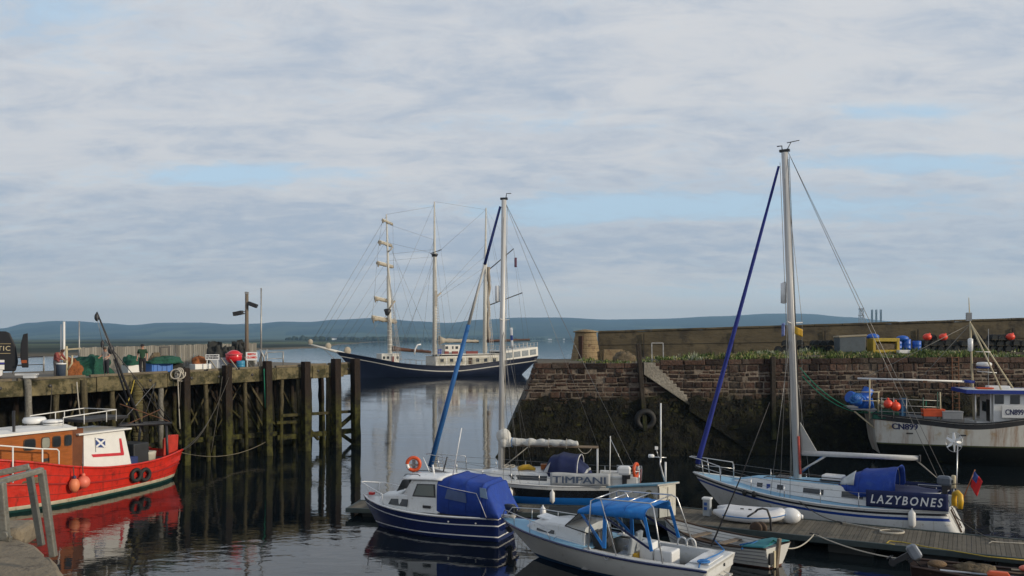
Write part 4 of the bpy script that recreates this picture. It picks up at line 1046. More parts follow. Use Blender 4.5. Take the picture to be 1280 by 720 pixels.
def sign(name, label, px, py0, py1, w_, o_, lines, mtxt, dx=(0, 0)):
    p = deckpt(px, o_); root = thing(name, label, 'sign', p, R(12)); k = p.y / FPX
    zt, zb_ = (EYE + (HZ - py0) * k) - p.z, (EYE + (HZ - py1) * k) - p.z
    MB().box((0, 0, (zt + zb_) / 2), (w_, .03, zt - zb_)).build('board', GELW, root, bevel=.005)
    for x in (-w_ * .38, w_ * .38): MB().bar((x, .04, 0), (x, .04, zt), .05, .05).build('post', PAINTW, root)
    hh = (zt - zb_) / (len(lines) + .6)
    for i, t in enumerate(lines):
        sz = hh * .8
        o = text_mb(t, sz, fn=lambda a, b_, w: V(-w / 2 + a, -.02, zt - hh * (i + .95) + b_), bold=.012)
        xs = [v[0] for v in o.v]; f = min(1, w_ * .88 / (max(xs) - min(xs))); o.v = [(v[0] * f, v[1], v[2]) for v in o.v]
        o.build('lettering', mtxt, root)
sign('notice_board', 'white notice with black lettering on the pier edge', 265.5, 443, 450, .82, -.7, ['NO MOORING', 'IN THIS BERTH'], mat('sign_black', (.02, .02, .03), .6))
sign('notice_board', 'white notice with red lettering at the foot of the lamp post', 314.5, 440, 450.5, .72, -.7, ['BERTH', 'CLOSED'], mat('sign_red', (.62, .04, .03), .6))
for i, px in enumerate((272, 287, 297, 316, 322)):
    a = deckpt(px, -.8); r_ = MB().bar((0, 0, 0), (-.65 if i != 4 else .1, .3, .75), .06, .06); o = r_.build('timber_prop', mat('prop_wood', (.33, .30, .24), .85, var=.2) if i == 0 else bpy.data.materials['prop_wood']); o.location = a
    tag(o, ('pale timber prop leaning beneath the white notice', 'pale timber prop leaning at the left of the red tank', 'pale timber prop leaning in front of the red tank', 'pale timber prop leaning under the red lettered notice', 'upright pale prop beside the thin steel pole')[i], 'prop', 'pale props along the pier edge')
fk = put('rope_fork', 'rusty forked iron cleat at the foot of the thin pole', 'cleat', 330, -.5)
MB().tube([(0, 0, 0), (0, 0, .7), (-.28, 0, 1.25)], .06, 7).tube([(0, 0, .7), (.25, 0, 1.25)], .05, 7).tube([(.15, 0, 0), (.2, 0, .6)], .04, 6).build('fork', GALV, fk)
# ================================================================== boats: shared helpers
class Fr:
    """a boat's own frame; q turns a measured direction and a lateral offset into local coordinates"""
    def __init__(s, bow, stern):
        s.rz = heading(bow, stern); s.c = (Vector(bow) + Vector(stern)) / 2; s.L = (Vector(bow) - Vector(stern)).length
        s.d = V(math.cos(s.rz), math.sin(s.rz)); s.n = V(-math.sin(s.rz), math.cos(s.rz))
    def q(s, px, py, yl=0):
        k = (px - 640) / FPX; r = V(k, 1); Y = (yl + s.c.dot(s.n)) / r.dot(s.n); p = r * Y - s.c
        return V(p.dot(s.d), yl, EYE - (py - HZ) * Y / FPX)
    def x(s, px, yl=0): return s.q(px, 500, yl).x
def T(root, name, pts, r, m, seg=6, label=None): return MB().tube(pts, r, seg).build(name, m, root, label=label)
def wire(root, name, a, b, r=.009, m=None): return T(root, name, [a, b], r, m or RIG, 4)
def rails(root, h, us, side, ht=.6, m=None, base=.0, inset=.06, wires=(1, .55), ends=None, r=.016):
    tops = []
    for u in us:
        p = h.sheerpt(u, side, base, inset); T(root, 'stanchion', [p, p + V(0, 0, ht)], r, m or STEEL, 6); tops.append(p)
    for w_ in wires:
        pts = [p + V(0, 0, ht * w_) for p in tops]; T(root, 'lifeline', pts, .008, RIG, 4)
    return tops
def fender(name, label, loc, l, r, m, group=None):
    mb = MB().lathe([(.02, l / 2 + .1), (.035, l / 2 + .04), (r * .6, l / 2), (r, l / 2 - r * .6), (r, -l / 2 + r * .6), (r * .6, -l / 2), (.03, -l / 2 - .04)], seg=14)
    o = mb.build(name, m); o.location = loc; return tag(o, label, 'fender', group)
def W(root, v): return Matrix.Translation(root.location) @ Matrix.Rotation(root.rotation_euler.z, 4, 'Z') @ Vector(v)
def furl(root, name, a, b, r0, r1, m, n=24, wob=.08):
    a, b = Vector(a), Vector(b); rr = random.Random(3)
    return MB().tube([a.lerp(b, i / n) - V(0, 0, .3 * 4 * (i / n) * (1 - i / n) * .3) for i in range(n + 1)], [lerp(r0, r1, i / n) * rr.uniform(1 - wob, 1 + wob) for i in range(n + 1)], 8).build(name, m, root)
def outboard(name, label, loc, rz, cowl, tilt=0, sc_=1.0, group=None):
    root = thing(name, label, 'outboard', loc, rz, group)
    M_ = Matrix.Rotation(tilt, 4, 'Y') @ Matrix.Scale(sc_, 4)
    def tr(mb): mb.v = [tuple(M_ @ Vector(v)) for v in mb.v]; return mb
    mb = MB(); mb.loft([[V(x * k, y * k, z) for x, y in ((-.24, -.11), (.2, -.13), (.26, 0), (.2, .13), (-.24, .11), (-.28, 0))] for z, k in ((.0, .75), (.08, 1), (.26, 1), (.34, .8), (.36, .5))])
    tr(mb).build('cowl', cowl, root, bevel=.02)
    tr(MB().box((.27, 0, .17), (.02, .12, .12))).build('badge', BLACK, root)
    tr(MB().loft([[V(x * k, y, z) for x, y in ((-.1, -.05), (.1, -.05), (.1, .05), (-.1, .05))] for z, k in ((.0, 1), (-.5, .8), (-.62, 1.3), (-.7, .5))])).build('leg', BLKM, root, bevel=.01)
    tr(MB().lathe([(.02, -.16), (.05, -.1), (.055, .1), (.02, .16)], (-.02, 0, -.56), (1, 0, 0), 10)).build('gearcase', BLKM, root)
    mb = MB()
    for k in range(3): a = 2 * PI * k / 3; mb.bar((-.2, 0, -.56), (-.2, .12 * math.cos(a), -.56 + .12 * math.sin(a)), .015, .08)
    tr(mb).build('propeller', BLKM, root)
    tr(MB().box((.16, 0, -.06), (.12, .2, .16))).build('clamp', BLKM, root)
    tr(MB().tube([(.2, .03, .05), (.5, .05, .1)], .02)).build('tiller', BLACK, root)
    return root
def lifering(name, label, loc, axis, R_, r, group=None, cat='lifebuoy'):
    root = thing(name, label, cat, loc, 0, group)
    MB().torus((0, 0, 0), R_, r, axis, 32, ms=(0, 0, 0, 0, 0, 0, 0, 1)).build('ring', [ORANGE, GELW], root)
    return root

# ================================================================== white yacht with navy dodger (right)
F1 = Fr((8.3, 39.0), (17.2, 32.8))
y1 = thing('sailing_yacht', 'white yacht with pale blue deck, tall mast and navy dodger reading LAZYBONES', 'yacht', (F1.c.x, F1.c.y, 0), F1.rz)
L_ = F1.L; H1 = Hull(L_, [(0, .95), (.15, 1.3), (.4, 1.68), (.6, 1.6), (.8, 1.12), (.93, .48), (1, .03)], [(0, .86), (.2, 1.2), (.45, 1.5), (.65, 1.3), (.85, .6), (1, .02)],
    [(0, .98), (.3, .88), (.6, .98), (.85, 1.22), (1, 1.42)], [(-.5, L_ / 2 - 2.4), (0, L_ / 2 - 1.35), (.7, L_ / 2 - .6), (1.42, L_ / 2)], [(-.4, -L_ / 2 + .25), (0, -L_ / 2 - .08), (.5, -L_ / 2 + .12), (1, -L_ / 2 + .38)], 1.0, .5)
STB = mat('stripe_royal_blue', (.012, .05, .26), .35, var=.1); STK = mat('stripe_black', (.012, .013, .02), .4, var=.1); BOOT = mat('boot_navy', (.012, .025, .09), .5, var=.2)
mb = MB(); H1.skin(mb, [('a', -.45), ('a', -.05), ('a', .09), ('d', .36), ('d', .25), ('d', .17), ('d', .08), ('d', 0)], [1, 1, 0, 2, 0, 3, 0], transom=0, nu=36)
hull = mb.build('hull', [GEL, BOOT, STB, STK], y1)
for sd in (1, -1): H1.rail(MB(), sd, .035, dz=.01).build('toe_rail', PAINTW, y1)
H1.text('MERIDIAN', .07, .115, .70, 1, 0, bold=.003).build('builder_lettering', mat('pale_letters', (.4, .5, .62), .5), hull) if False else None
H1.deckmesh(MB(), 0, .02, .08).build('deck', DECKB, y1)
xs = lambda px, yl=.9: F1.x(px, yl)
t1 = [(xs(915, 0), .22, .12, 1.15, 1.24), (xs(948, 0), .62, .50, 1.08, 1.50), (xs(1000, 0), .92, .76, 1.0, 1.55), (xs(1060, 0), 1.08, .90, .93, 1.58), (xs(1112, 0), 1.08, .92, .9, 1.6)]
mb = trunk(MB(), t1, 0, 1, camber=.06); cab = mb.build('coachroof', [GEL, DECKB], y1, bevel=.02)
mb = None
for a, b_, t0, tt in ((943.5, 951, .25, .72), (970, 978, .28, .74), (1004, 1030, .35, .72), (1053, 1080, .38, .75)):
    for sd in (1, -1):
        x0, x1 = xs(a, .85), xs(b_, .85); w_ = side_window(MB(), t1, x0, x1, t0, tt, sd).build('window', DKGLASS, cab)
        if b_ - a < 10: side_window(MB(), t1, x0 + .05, x1 - .05, t0 - .1, tt + .1, sd, off=.006).build('frame', STEEL, w_)
mk = MB(); p = trunk_pt(t1, xs(959, .85), .45, 1, .015)
mk.box(p, (.16, .015, .2)).box(p + V(-.05, .002, -.12), (.22, .015, .07)); mk.build('emblem', STB, cab)
MB().box((xs(988, 0) + .3, 0, 1.60), (.55, .55, .06)).build('hatch', mat('hatch_smoke', (.10, .11, .12), .2), y1, bevel=.02)
hb = F1.q(1042, 600, 0); 
lr = MB().box((hb.x, 0, 1.76), (.85, .62, .22)).build('liferaft', GELW, y1, bevel=.06); MB().box((hb.x, 0, 1.655), (.95, .7, .05)).build('cradle', BLKM, lr); MB().box((hb.x, 0, 1.77), (.86, .63, .03)).build('seam', BLKM, lr)
for sd in (1, -1): T(y1, 'grab_rail', [V(xs(960, 0), sd * .55, 1.58)] + [V(lerp(xs(965, 0), xs(1055, 0), i / 6), sd * (.6 + .03 * i), 1.64) for i in range(7)] + [V(xs(1058, 0), sd * .8, 1.58)], .022, WOODD)
# sprayhood
xh = xs(1062, 0); xe = xs(1122, 0); sh_ = MB()
arch(sh_, [(xh + .28, .72, 1.55, 1.62), (xh - .12, 1.0, 1.4, 1.98), (xh - .6, 1.12, 1.25, 2.2), (xe + .12, 1.12, 1.35, 2.36), (xe - .10, 1.02, 1.62, 2.46)], 16, pw=.66)
hood = sh_.build('sprayhood', ROYAL, y1, solid=.02); SEAM = mat('canvas_seam', (.006, .03, .20), .8); seams(hood, [(xh - .12, 1.0, 1.4, 1.98), (xh - .6, 1.12, 1.25, 2.2)], SEAM, .66)
T(hood, 'hoop', [V(xe + .12, 1.12 * math.copysign(abs(math.cos(PI * i / 16)) ** .66, math.cos(PI * i / 16)), 1.3 + 1.02 * math.sin(PI * i / 16) ** .66) for i in range(17)], .022, STEEL)
sw_ = MB(); sw_.grid(lambda a, b_: V(lerp(xh + .16, xh - .42, b_), lerp(.84, 1.13, b_) * math.cos(PI * (.05 + .32 * a)) ** .55, lerp(1.52, 1.38, b_) + lerp(.30, .88, b_) * math.sin(PI * (.05 + .32 * a)) ** .55), 8, 4)
sw_.build('vinyl_window', mat('milky_vinyl', (.42, .46, .48), .25, var=.15), hood, solid=.02)
# navy cockpit cover, dodger with name
cv = MB(); arch(cv, [(xs(1106, 0), 1.05, 1.2, 1.62), (xs(1140, 0), 1.1, 1.15, 1.6), (xs(1172, 0), 1.02, 1.15, 1.55)], 12, pw=.45); cv.build('cockpit_cover', NAVY, y1, solid=.02)
cm = MB().box((xs(1140, .95), .95, 1.12), (xs(1095, .95) - xs(1186, .95), .16, .42)).build('coaming', GEL, y1, bevel=.04); MB().box((xs(1140, .95), -.95, 1.12), (xs(1095, .95) - xs(1186, .95), .16, .42)).build('coaming', GEL, y1, bevel=.04)
for sd in (1, -1):
    ya = 1.42
    xa, xb = xs(1083, ya), xs(1184, ya)
    dg = MB().grid(lambda a, b_: V(lerp(xa, xb, a), sd * (lerp(1.48, 1.12, a ** 1.5) + .012 * math.sin(a * 26) * math.sin(b_ * PI)), lerp(.98, 1.63, b_) + .05 * a), 24, 5).build('dodger', NAVY, y1, solid=.015)
    if sd == 1:
        wt = (xa - xb) * .88
        def fn(a, b_, w): 
            k = (xa - xb) * .06 / (xa - xb) + a / (xa - xb); return V(lerp(xa, xb, k), lerp(1.48, 1.12, k ** 1.5) + .035, 1.14 + .05 * k + b_)
        tm = text_mb('LAZYBONES', .46, fn=lambda a, b_, w: V(a, 0, b_), shear=.22, bold=.008, space=1.32); f = wt / max(v[0] for v in tm.v)
        tm.v = [tuple(fn(v[0] * f, v[2], 0)) for v in tm.v]
        tm.build('lettering', GELW, dg)
# mast, boom, sails
mb_ = F1.q(997, 600, 0); mt = F1.q(983, 192, 0); mt.y = .25
MR = mast = MB().tube([mb_, mt], [.165, .135], 14).build('mast', ALU, y1)
T(mast, 'sail_track', [mb_ + V(-.17, 0, .3), mt + V(-.14, 0, -.3)], .02, BLKM, 4)
MB().box(mt + V(0, 0, .08), (.42, .16, .1)).build('masthead', BLKM, mast); T(mast, 'wind_vane', [mt + V(-.1, 0, .1), mt + V(-.28, 0, .42), mt + V(-.1, 0, .40), mt + V(-.62, 0, .44)], .018, BLKM)
T(mast, 'anemometer', [mt + V(.1, 0, .1), mt + V(.12, 0, .3), mt + V(.32, 0, .3)], .025, BLKM)
def mpt(t): return mb_.lerp(mt, t)
def tz(py): return (600 - py) / 408
sp_ = []
for py, l in ((405, 1.05), (300, .0)):
    if l:
        for sd in (1, -1): s_ = mpt(tz(py)); e_ = s_ + V(-.15, sd * l, .05); T(mast, 'spreader', [s_, e_], .03, ALU); sp_.append(e_)
rr = mpt(tz(367)) + V(.28, .0, 0); rf = MB().lathe([(.05, -.45), (.12, -.42), (.12, .42), (.05, .45)], rr, seg=14).build('radar_reflector', GELW, mast); T(rf, 'bracket', [rr + V(0, 0, .46), mpt(tz(367)) + V(0, 0, .46)], .02, STEEL)
bow = F1.q(868, 588, 0); fs0 = F1.q(872, 582, 0); fs0.y = 0
furl(y1, 'furled_headsail', fs0 + V(0, 0, .1), mt + V(.25, 0, -.55), .125, .055, ROYAL if False else mat('genoa_cover', (.012, .025, .22), .7, var=.2, scale=2, bump=.3))
MB().lathe([(.1, 0), (.13, .05), (.1, .16)], fs0 + V(0, 0, -.12), seg=12).build('furling_drum', BLKM, y1)
be0 = mpt(tz(566)); be1 = F1.q(1149, 573, .05)
bo = MB().tube([be0, be1], [.115, .10], 10).build('boom', ALU, y1); MB().box(be1 + V(-.02, 0, 0), (.06, .2, .26)).build('end_cap', BLKM, bo)
T(y1, 'kicker', [mpt(tz(589)) + V(-.1, 0, 0), be0.lerp(be1, .28)], .045, ALU); T(y1, 'kicker_rope', [mpt(tz(592)) + V(-.1, 0, 0), be0.lerp(be1, .25)], .03, ROPEB)
ts = MB().prism([be0 + V(-.12, -.02, .1), be0 + V(-.15, -.02, 1.3), be0 + V(-.25, -.02, 1.15), be0 + V(-.85, -.02, .12)], (0, .05, 0)); ts.build('storm_sail', mat('sailcloth', (.40, .40, .38), .8, var=.12), y1)
T(y1, 'mainsheet', [be1 + V(.05, 0, -.1), F1.q(1182, 607, .1)], .014, ROPEW); T(y1, 'mainsheet', [be1 + V(.1, 0, -.1), F1.q(1186, 610, -.2)], .014, ROPEW)
st0 = V(-L_ / 2 + .05, 0, 1.05)
for sd in (.7, -.7): wire(y1, 'backstay', mt + V(-.15, 0, 0), st0 + V(.1, sd, 0), .011)
for sd in (1, -1):
    i_ = 0 if sd == 1 else 1; cp_ = H1.sheerpt(.60, sd, 0, .12)
    T(y1, 'shroud', [cp_, sp_[i_], mt + V(0, 0, -.3)], .011, RIG, 4)
    for u in (.64, .56): wire(y1, 'lower_shroud', H1.sheerpt(u, sd, 0, .15), mpt(tz(408)), .010)
T(y1, 'halyard', [mb_ + V(.2, .1, .1), mt + V(.18, .05, -.4)], .012, ROPEW, 4); T(y1, 'halyard', [mb_ + V(-.22, .12, .2), mt + V(-.2, .02, -.2)], .012, ROPED, 4)
fx = mpt(tz(407)); 
fy = MB().grid(lambda a, b_: fx + V(-.22 - .32 * a, .3 + .06 * math.sin(a * 5), -.05 - .32 * b_ - .15 * a), 5, 5).build('signal_flag', YEL, y1, solid=.01)
fb_ = MB().grid(lambda a, b_: fx + V(.22 + .14 * a, .2 + .04 * math.sin(a * 6), .1 - .55 * b_ - .05 * a), 4, 6).build('bunting', mat('bunting_blue', (.2, .25, .5), .8, var=.5, scale=9), y1, solid=.01)
T(y1, 'red_rope', [mpt(tz(592)) + V(-.16, .12, 0), mpt(tz(545)) + V(-.15, .12, 0)], .05, mat('red_rope', (.45, .08, .06), .8, var=.4, scale=14))
# pulpit, guard rails, pushpit
def tri(h, root, ub, ht=.68, m=STEEL, out=.2):
    tip = V(h.x(1, h.sh(1)) + out, 0, h.sh(1) + ht); pb = [h.sheerpt(ub, sd, 0, .05) for sd in (1, -1)]
    pts = [pb[0], pb[0] + V(.05, 0, ht * .95), tip.lerp(pb[0] + V(0, 0, ht), .35), tip + V(-.05, .12, 0), tip + V(-.05, -.12, 0), tip.lerp(pb[1] + V(0, 0, ht), .35), pb[1] + V(.05, 0, ht * .95), pb[1]]
    T(root, 'pulpit', pts, .022, m, 7)
    for sd in (1, -1):
        a = h.sheerpt(min(.985, ub + (1 - ub) * .62), sd, 0, .03); T(root, 'pulpit_leg', [a, tip.lerp(h.sheerpt(ub, sd, ht, .05), .4)], .02, m, 6); 
        T(root, 'pulpit_midrail', [h.sheerpt(ub, sd, ht * .55, .05), a.lerp(tip, .52)], .016, m, 6)
tri(H1, y1, .86, .72)
for sd in (1, -1): rails(y1, H1, (.86, .72, .58, .44, .30, .17, .06), sd)
pp_ = [H1.sheerpt(.13, 1, 0, .06), H1.sheerpt(.13, 1, .66, .06), H1.sheerpt(.02, 1, .68, .08), H1.sheerpt(.0, .3, .68, .3), H1.sheerpt(.0, -.3, .68, .3), H1.sheerpt(.02, -1, .68, .08), H1.sheerpt(.13, -1, .66, .06), H1.sheerpt(.13, -1, 0, .06)]
T(y1, 'pushpit', pp_, .022, STEEL, 7)
for u, sd in ((.02, 1), (.02, -1)): T(y1, 'pushpit_leg', [H1.sheerpt(u, sd, 0, .08), H1.sheerpt(u, sd, .68, .08)], .02, STEEL)
# wind generator
wp = F1.q(1195, 620, .2); wt_ = F1.q(1197, 553, .2)
wg = T(y1, 'wind_generator_pole', [V(wp.x, wp.y, .95), V(wt_.x, wt_.y, wt_.z - .1)], .022, STEEL, 8)
hub = MB().lathe([(.02, -.2), (.06, -.12), (.07, .1), (.04, .2), (.01, .26)], wt_, (.5, .8, .1), 14).build('wind_generator', GELW, y1)
a_ = V(.5, .8, .1).normalized(); b1 = a_.orthogonal().normalized(); b2 = a_.cross(b1)
for k in range(6):
    t = 2 * PI * k / 6 + .3; dirv = b1 * math.cos(t) + b2 * math.sin(t); tw_ = a_.cross(dirv)
    MB().loft([[wt_ + a_ * .18 + dirv * r_ + tw_ * w_ + a_ * o_ for w_, o_ in ((-c_, -.01), (c_, .02), (c_, .03), (-c_, 0))] for r_, c_ in ((.05, .035), (.15, .055), (.36, .03))]).build('blade', GELW, hub)
T(hub, 'ring', [wt_ + a_ * .18 + (b1 * math.cos(2 * PI * i / 24) + b2 * math.sin(2 * PI * i / 24)) * .375 for i in range(25)], .009, STEEL, 4)
rdr = T(y1, 'stern_post', [V(-L_ / 2 + .25, -.35, .95), V(-L_ / 2 + .25, -.35, 1.7)], .03, STEEL); p = F1.q(1207, 596, -.35); MB().lathe([(.07, -.25), (.09, -.2), (.09, .2), (.07, .25)], (-L_ / 2 + .25, -.35, 1.95), seg=12).build('stern_lamp', CREAM, rdr)
# things carried at the stern
q_ = F1.q(1181, 604, .75); outboard('outboard_motor', 'small dark outboard clamped on the stern rail of the navy dodger yacht', W(y1, q_ + V(0, 0, -.08)), F1.rz + PI, mat('grey_cowl', (.10, .12, .15), .3, var=.2, coat=.4), sc_=1.0)
q_ = F1.q(1206, 625, .72); hs = MB()
hs.tube([V(.02, -.2, -.26), V(.0, -.24, .0), V(0, -.2, .22), V(0, 0, .3), V(0, .2, .22), V(0, .24, 0), V(.02, .2, -.26)], .10, 9)
o = hs.build('horseshoe_lifebuoy', YEL); o.location = W(y1, V(-L_ / 2 - .02, .72, 1.42)); o.rotation_euler = (0, 0, F1.rz + R(35)); tag(o, 'yellow horseshoe lifebuoy on the stern rail of the navy dodger yacht', 'lifebuoy')
fl = thing('ensign_flag', 'red ensign hanging from a varnished staff at the yacht stern', 'flag', W(y1, V(-L_ / 2 + .05, -.65, 1.0)), F1.rz)
T(fl, 'staff', [V(0, 0, 0), V(-.5, 0, 1.45)], .02, VARN); 
FLR = mat('ensign_red', (.50, .012, .015), .8, var=.2); FLB = mat('ensign_blue', (.02, .05, .22), .8, var=.3)
fg = MB(); fg.grid(lambda a, b_: V(-.48 + .45 * b_ * .3 - .28 * a * (1 - .2 * b_), .05 * math.sin(a * 7 + b_ * 3), 1.40 - .62 * b_ - .38 * a), 8, 8)
fg.m = [1 if (i // 8 < 4 and i % 8 < 4) else 0 for i in range(len(fg.m))]; fg.build('cloth', [FLR, FLB], fl, solid=.008)
cp = H1.sheerpt(.5 + F1.x(1149, 1.45) / L_, 1, 0, -.15); fender('fender', 'long white fender hanging from the yacht side under the dodger', W(y1, cp + V(0, 0, -.28)), .62, .135, PAINTW)
lad = MB()
for yy in (-.32, -.02): lad.tube([V(-L_ / 2 + .30, yy, .95), V(-L_ / 2 - .04, yy, .2)], .018)
for z in (.35, .6): lad.tube([V(-L_ / 2 - .0 + (z - .35) * .45, -.32, z), V(-L_ / 2 + (z - .35) * .45, -.02, z)], .018)
lad.build('stern_ladder', WOODD, y1)
MB().box((-L_ / 2 + .08, .25, .55), (.05, .1, .9), ry=R(24)).build('rudder_head', WOODD, y1)

# ================================================================== yacht with white banner (middle)
F2 = Fr((-4.0, 41.3), (5.9, 39.0))
y2 = thing('sailing_yacht', 'black and blue hulled yacht with a white banner reading TIMPANI', 'yacht', (F2.c.x, F2.c.y, 0), F2.rz)
L2 = F2.L; H2 = Hull(L2, [(0, .85), (.2, 1.3), (.45, 1.6), (.65, 1.5), (.85, .85), (1, .03)], [(0, .6), (.2, 1.1), (.45, 1.4), (.65, 1.15), (.85, .5), (1, .02)], [(0, .92), (.35, .88), (.65, .98), (1, 1.28)],
    [(-.5, L2 / 2 - 2), (0, L2 / 2 - 1.2), (1.28, L2 / 2)], [(-.4, -L2 / 2 + .8), (0, -L2 / 2 + .4), (1, -L2 / 2)], 1, .5)
BLH = mat('black_topsides', (.012, .014, .018), .25, var=.2, coat=.4); BLT = mat('bright_blue_boot', (.012, .16, .52), .4, var=.1)
mb = MB(); H2.skin(mb, [('a', -.4), ('a', .02), ('a', .36), ('d', .17), ('d', 0)], [0, 1, 0, 2], transom=0, nu=32); h2 = mb.build('hull', [BLH, BLT, GEL], y2)
for sd in (1, -1): H2.rail(MB(), sd, .03, dz=.01).build('toe_rail', PAINTW, y2)
H2.deckmesh(MB(), 0, .02, .07).build('deck', GEL, y2)
x2 = lambda px, yl=.9: F2.x(px, yl)
t2 = [(x2(590, 0), .3, .2, 1.0, 1.08), (x2(618, 0), .8, .68, .95, 1.34), (x2(650, 0), 1.05, .9, .92, 1.38), (x2(700, 0), 1.15, .98, .9, 1.42), (x2(735, 0), 1.12, .98, .9, 1.42)]
cab2 = trunk(MB(), t2, 0, camber=.05).build('coachroof', GEL, y2, bevel=.02)
for sd in (1, -1): side_window(MB(), t2, x2(640, 1), x2(684, 1), .3, .78, sd, slant0=.2).build('window', DKGLASS, cab2)
MB().box((x2(660, 0), 0, 1.47), (.5, .5, .06)).build('hatch', mat('hatch_smoke2', (.10, .11, .12), .2), y2, bevel=.02)
xa = x2(688, 0); xb = x2(716, 0)
hd = arch(MB(), [(xa + .2, .8, 1.3, 1.45), (xa - .1, 1.0, 1.2, 2.05), (xa - .55, 1.1, 1.1, 2.18), (xb - .35, 1.12, 1.1, 2.12)], 14, pw=.5).build('sprayhood', NAVY, y2, solid=.02)
T(hd, 'hoop', [V(xb - .36, 1.12 * math.cos(PI * i / 14), 1.05 + 1.08 * math.sin(PI * i / 14) ** .5) for i in range(15)], .024, PAINTW)
MB().prism([V(xa + .15, 1.0, 1.42), V(xa - .05, 1.06, 1.42), V(xa - .2, 1.08, 1.9), V(xa - .02, 1.02, 1.7)], (0, .02, 0)).build('vinyl_window', mat('milky_vinyl2', (.5, .52, .54), .3), hd)
arch(MB(), [(x2(722, 0), 1.05, 1.1, 1.9), (x2(732, 0), 1.05, 1.05, 1.55), (x2(737, 0), 1.05, 1.0, 1.2)], 12, pw=.4).build('spray_curtain', NAVY, y2, solid=.02)
MB().box((x2(770, .9), .85, 1.1), (1.9, .14, .45)).build('coaming', GEL, y2, bevel=.04); MB().box((x2(770, .9), -.85, 1.1), (1.9, .14, .45)).build('coaming', GEL, y2, bevel=.04)
ya = 1.42; xa, xb = x2(688, ya), x2(762, ya)
bn = MB().grid(lambda a, b_: V(lerp(xa, xb, a), lerp(1.5, 1.32, a) + .015 * math.sin(a * 20) * math.sin(b_ * PI), lerp(.93, 1.5, b_) + .02 * math.sin(a * 9)), 24, 4).build('banner', mat('banner_cloth', (.44, .46, .47), .8, var=.12, bump=.2), y2, solid=.015)
tm = text_mb('TIMPANI', .44, fn=lambda a, b_, w: V(a, 0, b_), bold=0, space=1.0); f = (xa - xb) * .88 / max(v[0] for v in tm.v)
tm.v = [(xa - .12 - v[0] * f, lerp(1.5, 1.32, (.12 + v[0] * f) / (xa - xb)) + .03, 1.05 + v[2] + .0) for v in tm.v]; SLT = mat('slate_letters', (.07, .10, .16), .6)
for k_ in range(3): MB().add([(v[0] - .014 * k_, v[1] + .002 * k_, v[2]) for v in tm.v], tm.f).build('lettering', SLT, bn)
mb_ = F2.q(626, 586, 0); mt = F2.q(630, 250, 0); mast2 = MB().tube([mb_, mt], [.135, .12], 12).build('mast', ALU, y2)
def m2(py): return mb_.lerp(mt, (586 - py) / 336)
MB().box(mt + V(0, 0, .06), (.34, .14, .1)).build('masthead', BLKM, mast2); T(mast2, 'masthead_arm', [mt + V(-.1, 0, .1), mt + V(-.12, 0, .3), mt + V(-.35, 0, .3)], .02, BLKM)
sps = []
for sd in (1, -1): s_ = m2(400); e_ = s_ + V(-.1, sd * .95, .04); T(mast2, 'spreader', [s_, e_], .028, ALU); sps.append(e_)
rr = m2(367) + V(.27, 0, 0); rf = MB().lathe([(.1, -.38), (.12, -.34), (.12, .34), (.1, .38)], rr, seg=12).build('radar_reflector', GELW, mast2); T(rf, 'bracket', [rr, m2(367)], .02, STEEL)
f0 = F2.q(538, 583, 0); f1 = mt + V(.18, 0, -.3); fa = f0.lerp(f1, .55); fb_ = f0.lerp(f1, .78)
T(y2, 'furled_headsail', [f0, f0.lerp(f1, .25), fa], [.13, .12, .10], mat('headsail_cover', (.012, .10, .30), .7, var=.35, scale=2.5, stretch=(1, 1, .7), bump=.3, dirt=((.35, .42, .5), .12, 1.2)), 9)
T(y2, 'headsail_luff', [fa, fb_], [.08, .055], mat('sail_luff', (.42, .42, .41), .8, var=.2), 8); T(y2, 'headsail_head', [fb_, f1], [.075, .06], mat('headsail_blue', (.012, .03, .16), .7, var=.2), 8)
b0, b1_ = m2(556), F2.q(748, 559, .05); T(y2, 'boom', [b0, b1_], .06, WOOD, 8)
rs2 = random.Random(9); sl_ = MB(); n = 30; pts, rads = [], []
for i in range(n + 1):
    t = i / n * .80; pts.append(b0.lerp(b1_, t) + V(0, 0, .16 + .03 * math.sin(i * 1.7))); rads.append((.30 if i < 3 else .19 - .07 * t) * (1 + .22 * math.sin(i * 1.25) * rs2.uniform(.3, 1)))
sl_.tube(pts, rads, 12)
SAIL = mat('flaked_sail', (.56, .56, .53), .85, var=.14, scale=3, bump=.9, bscale=5, dirt=((.38, .37, .33), .25, 3)); fs_ = sl_.build('flaked_sail', SAIL, y2, subd=1)
MB().ball(b0 + V(-.12, 0, .42), .36, sz=(1, .85, 1.05)).ball(b0 + V(-.34, 0, .16), .26, sz=(1.1, .9, 1)).build('sail_bunt', SAIL, y2)
for t in (.12, .3, .5, .68): c = b0.lerp(b1_, t); T(fs_, 'sail_tie', [c + V(0, .2 * math.cos(2 * PI * i / 12), .13 + .22 * math.sin(2 * PI * i / 12)) for i in range(13)], .014, ROPEB if t < .2 else ROPEW, 5)
T(y2, 'boom_crutch', [V(b1_.x + .05, 0, b1_.z - .05), V(b1_.x + .05, 0, .95)], .05, PAINTW)
T(y2, 'kicker', [m2(584) + V(-.1, 0, 0), b0.lerp(b1_, .3)], .025, ROPEW); T(y2, 'topping_lift', [b1_, mt], .008, RIG, 4)
T(y2, 'mainsheet', sag(b1_ + V(.3, 0, -.05), b1_ + V(.9, .2, -.05), .25, 6), .016, ROPEW)
wire(y2, 'backstay', mt, V(-L2 / 2, 0, 1.0), .012)
T(y2, 'backstay_tackle', [F2.q(762, 546, 0), F2.q(783, 590, 0)], .016, STEEL)
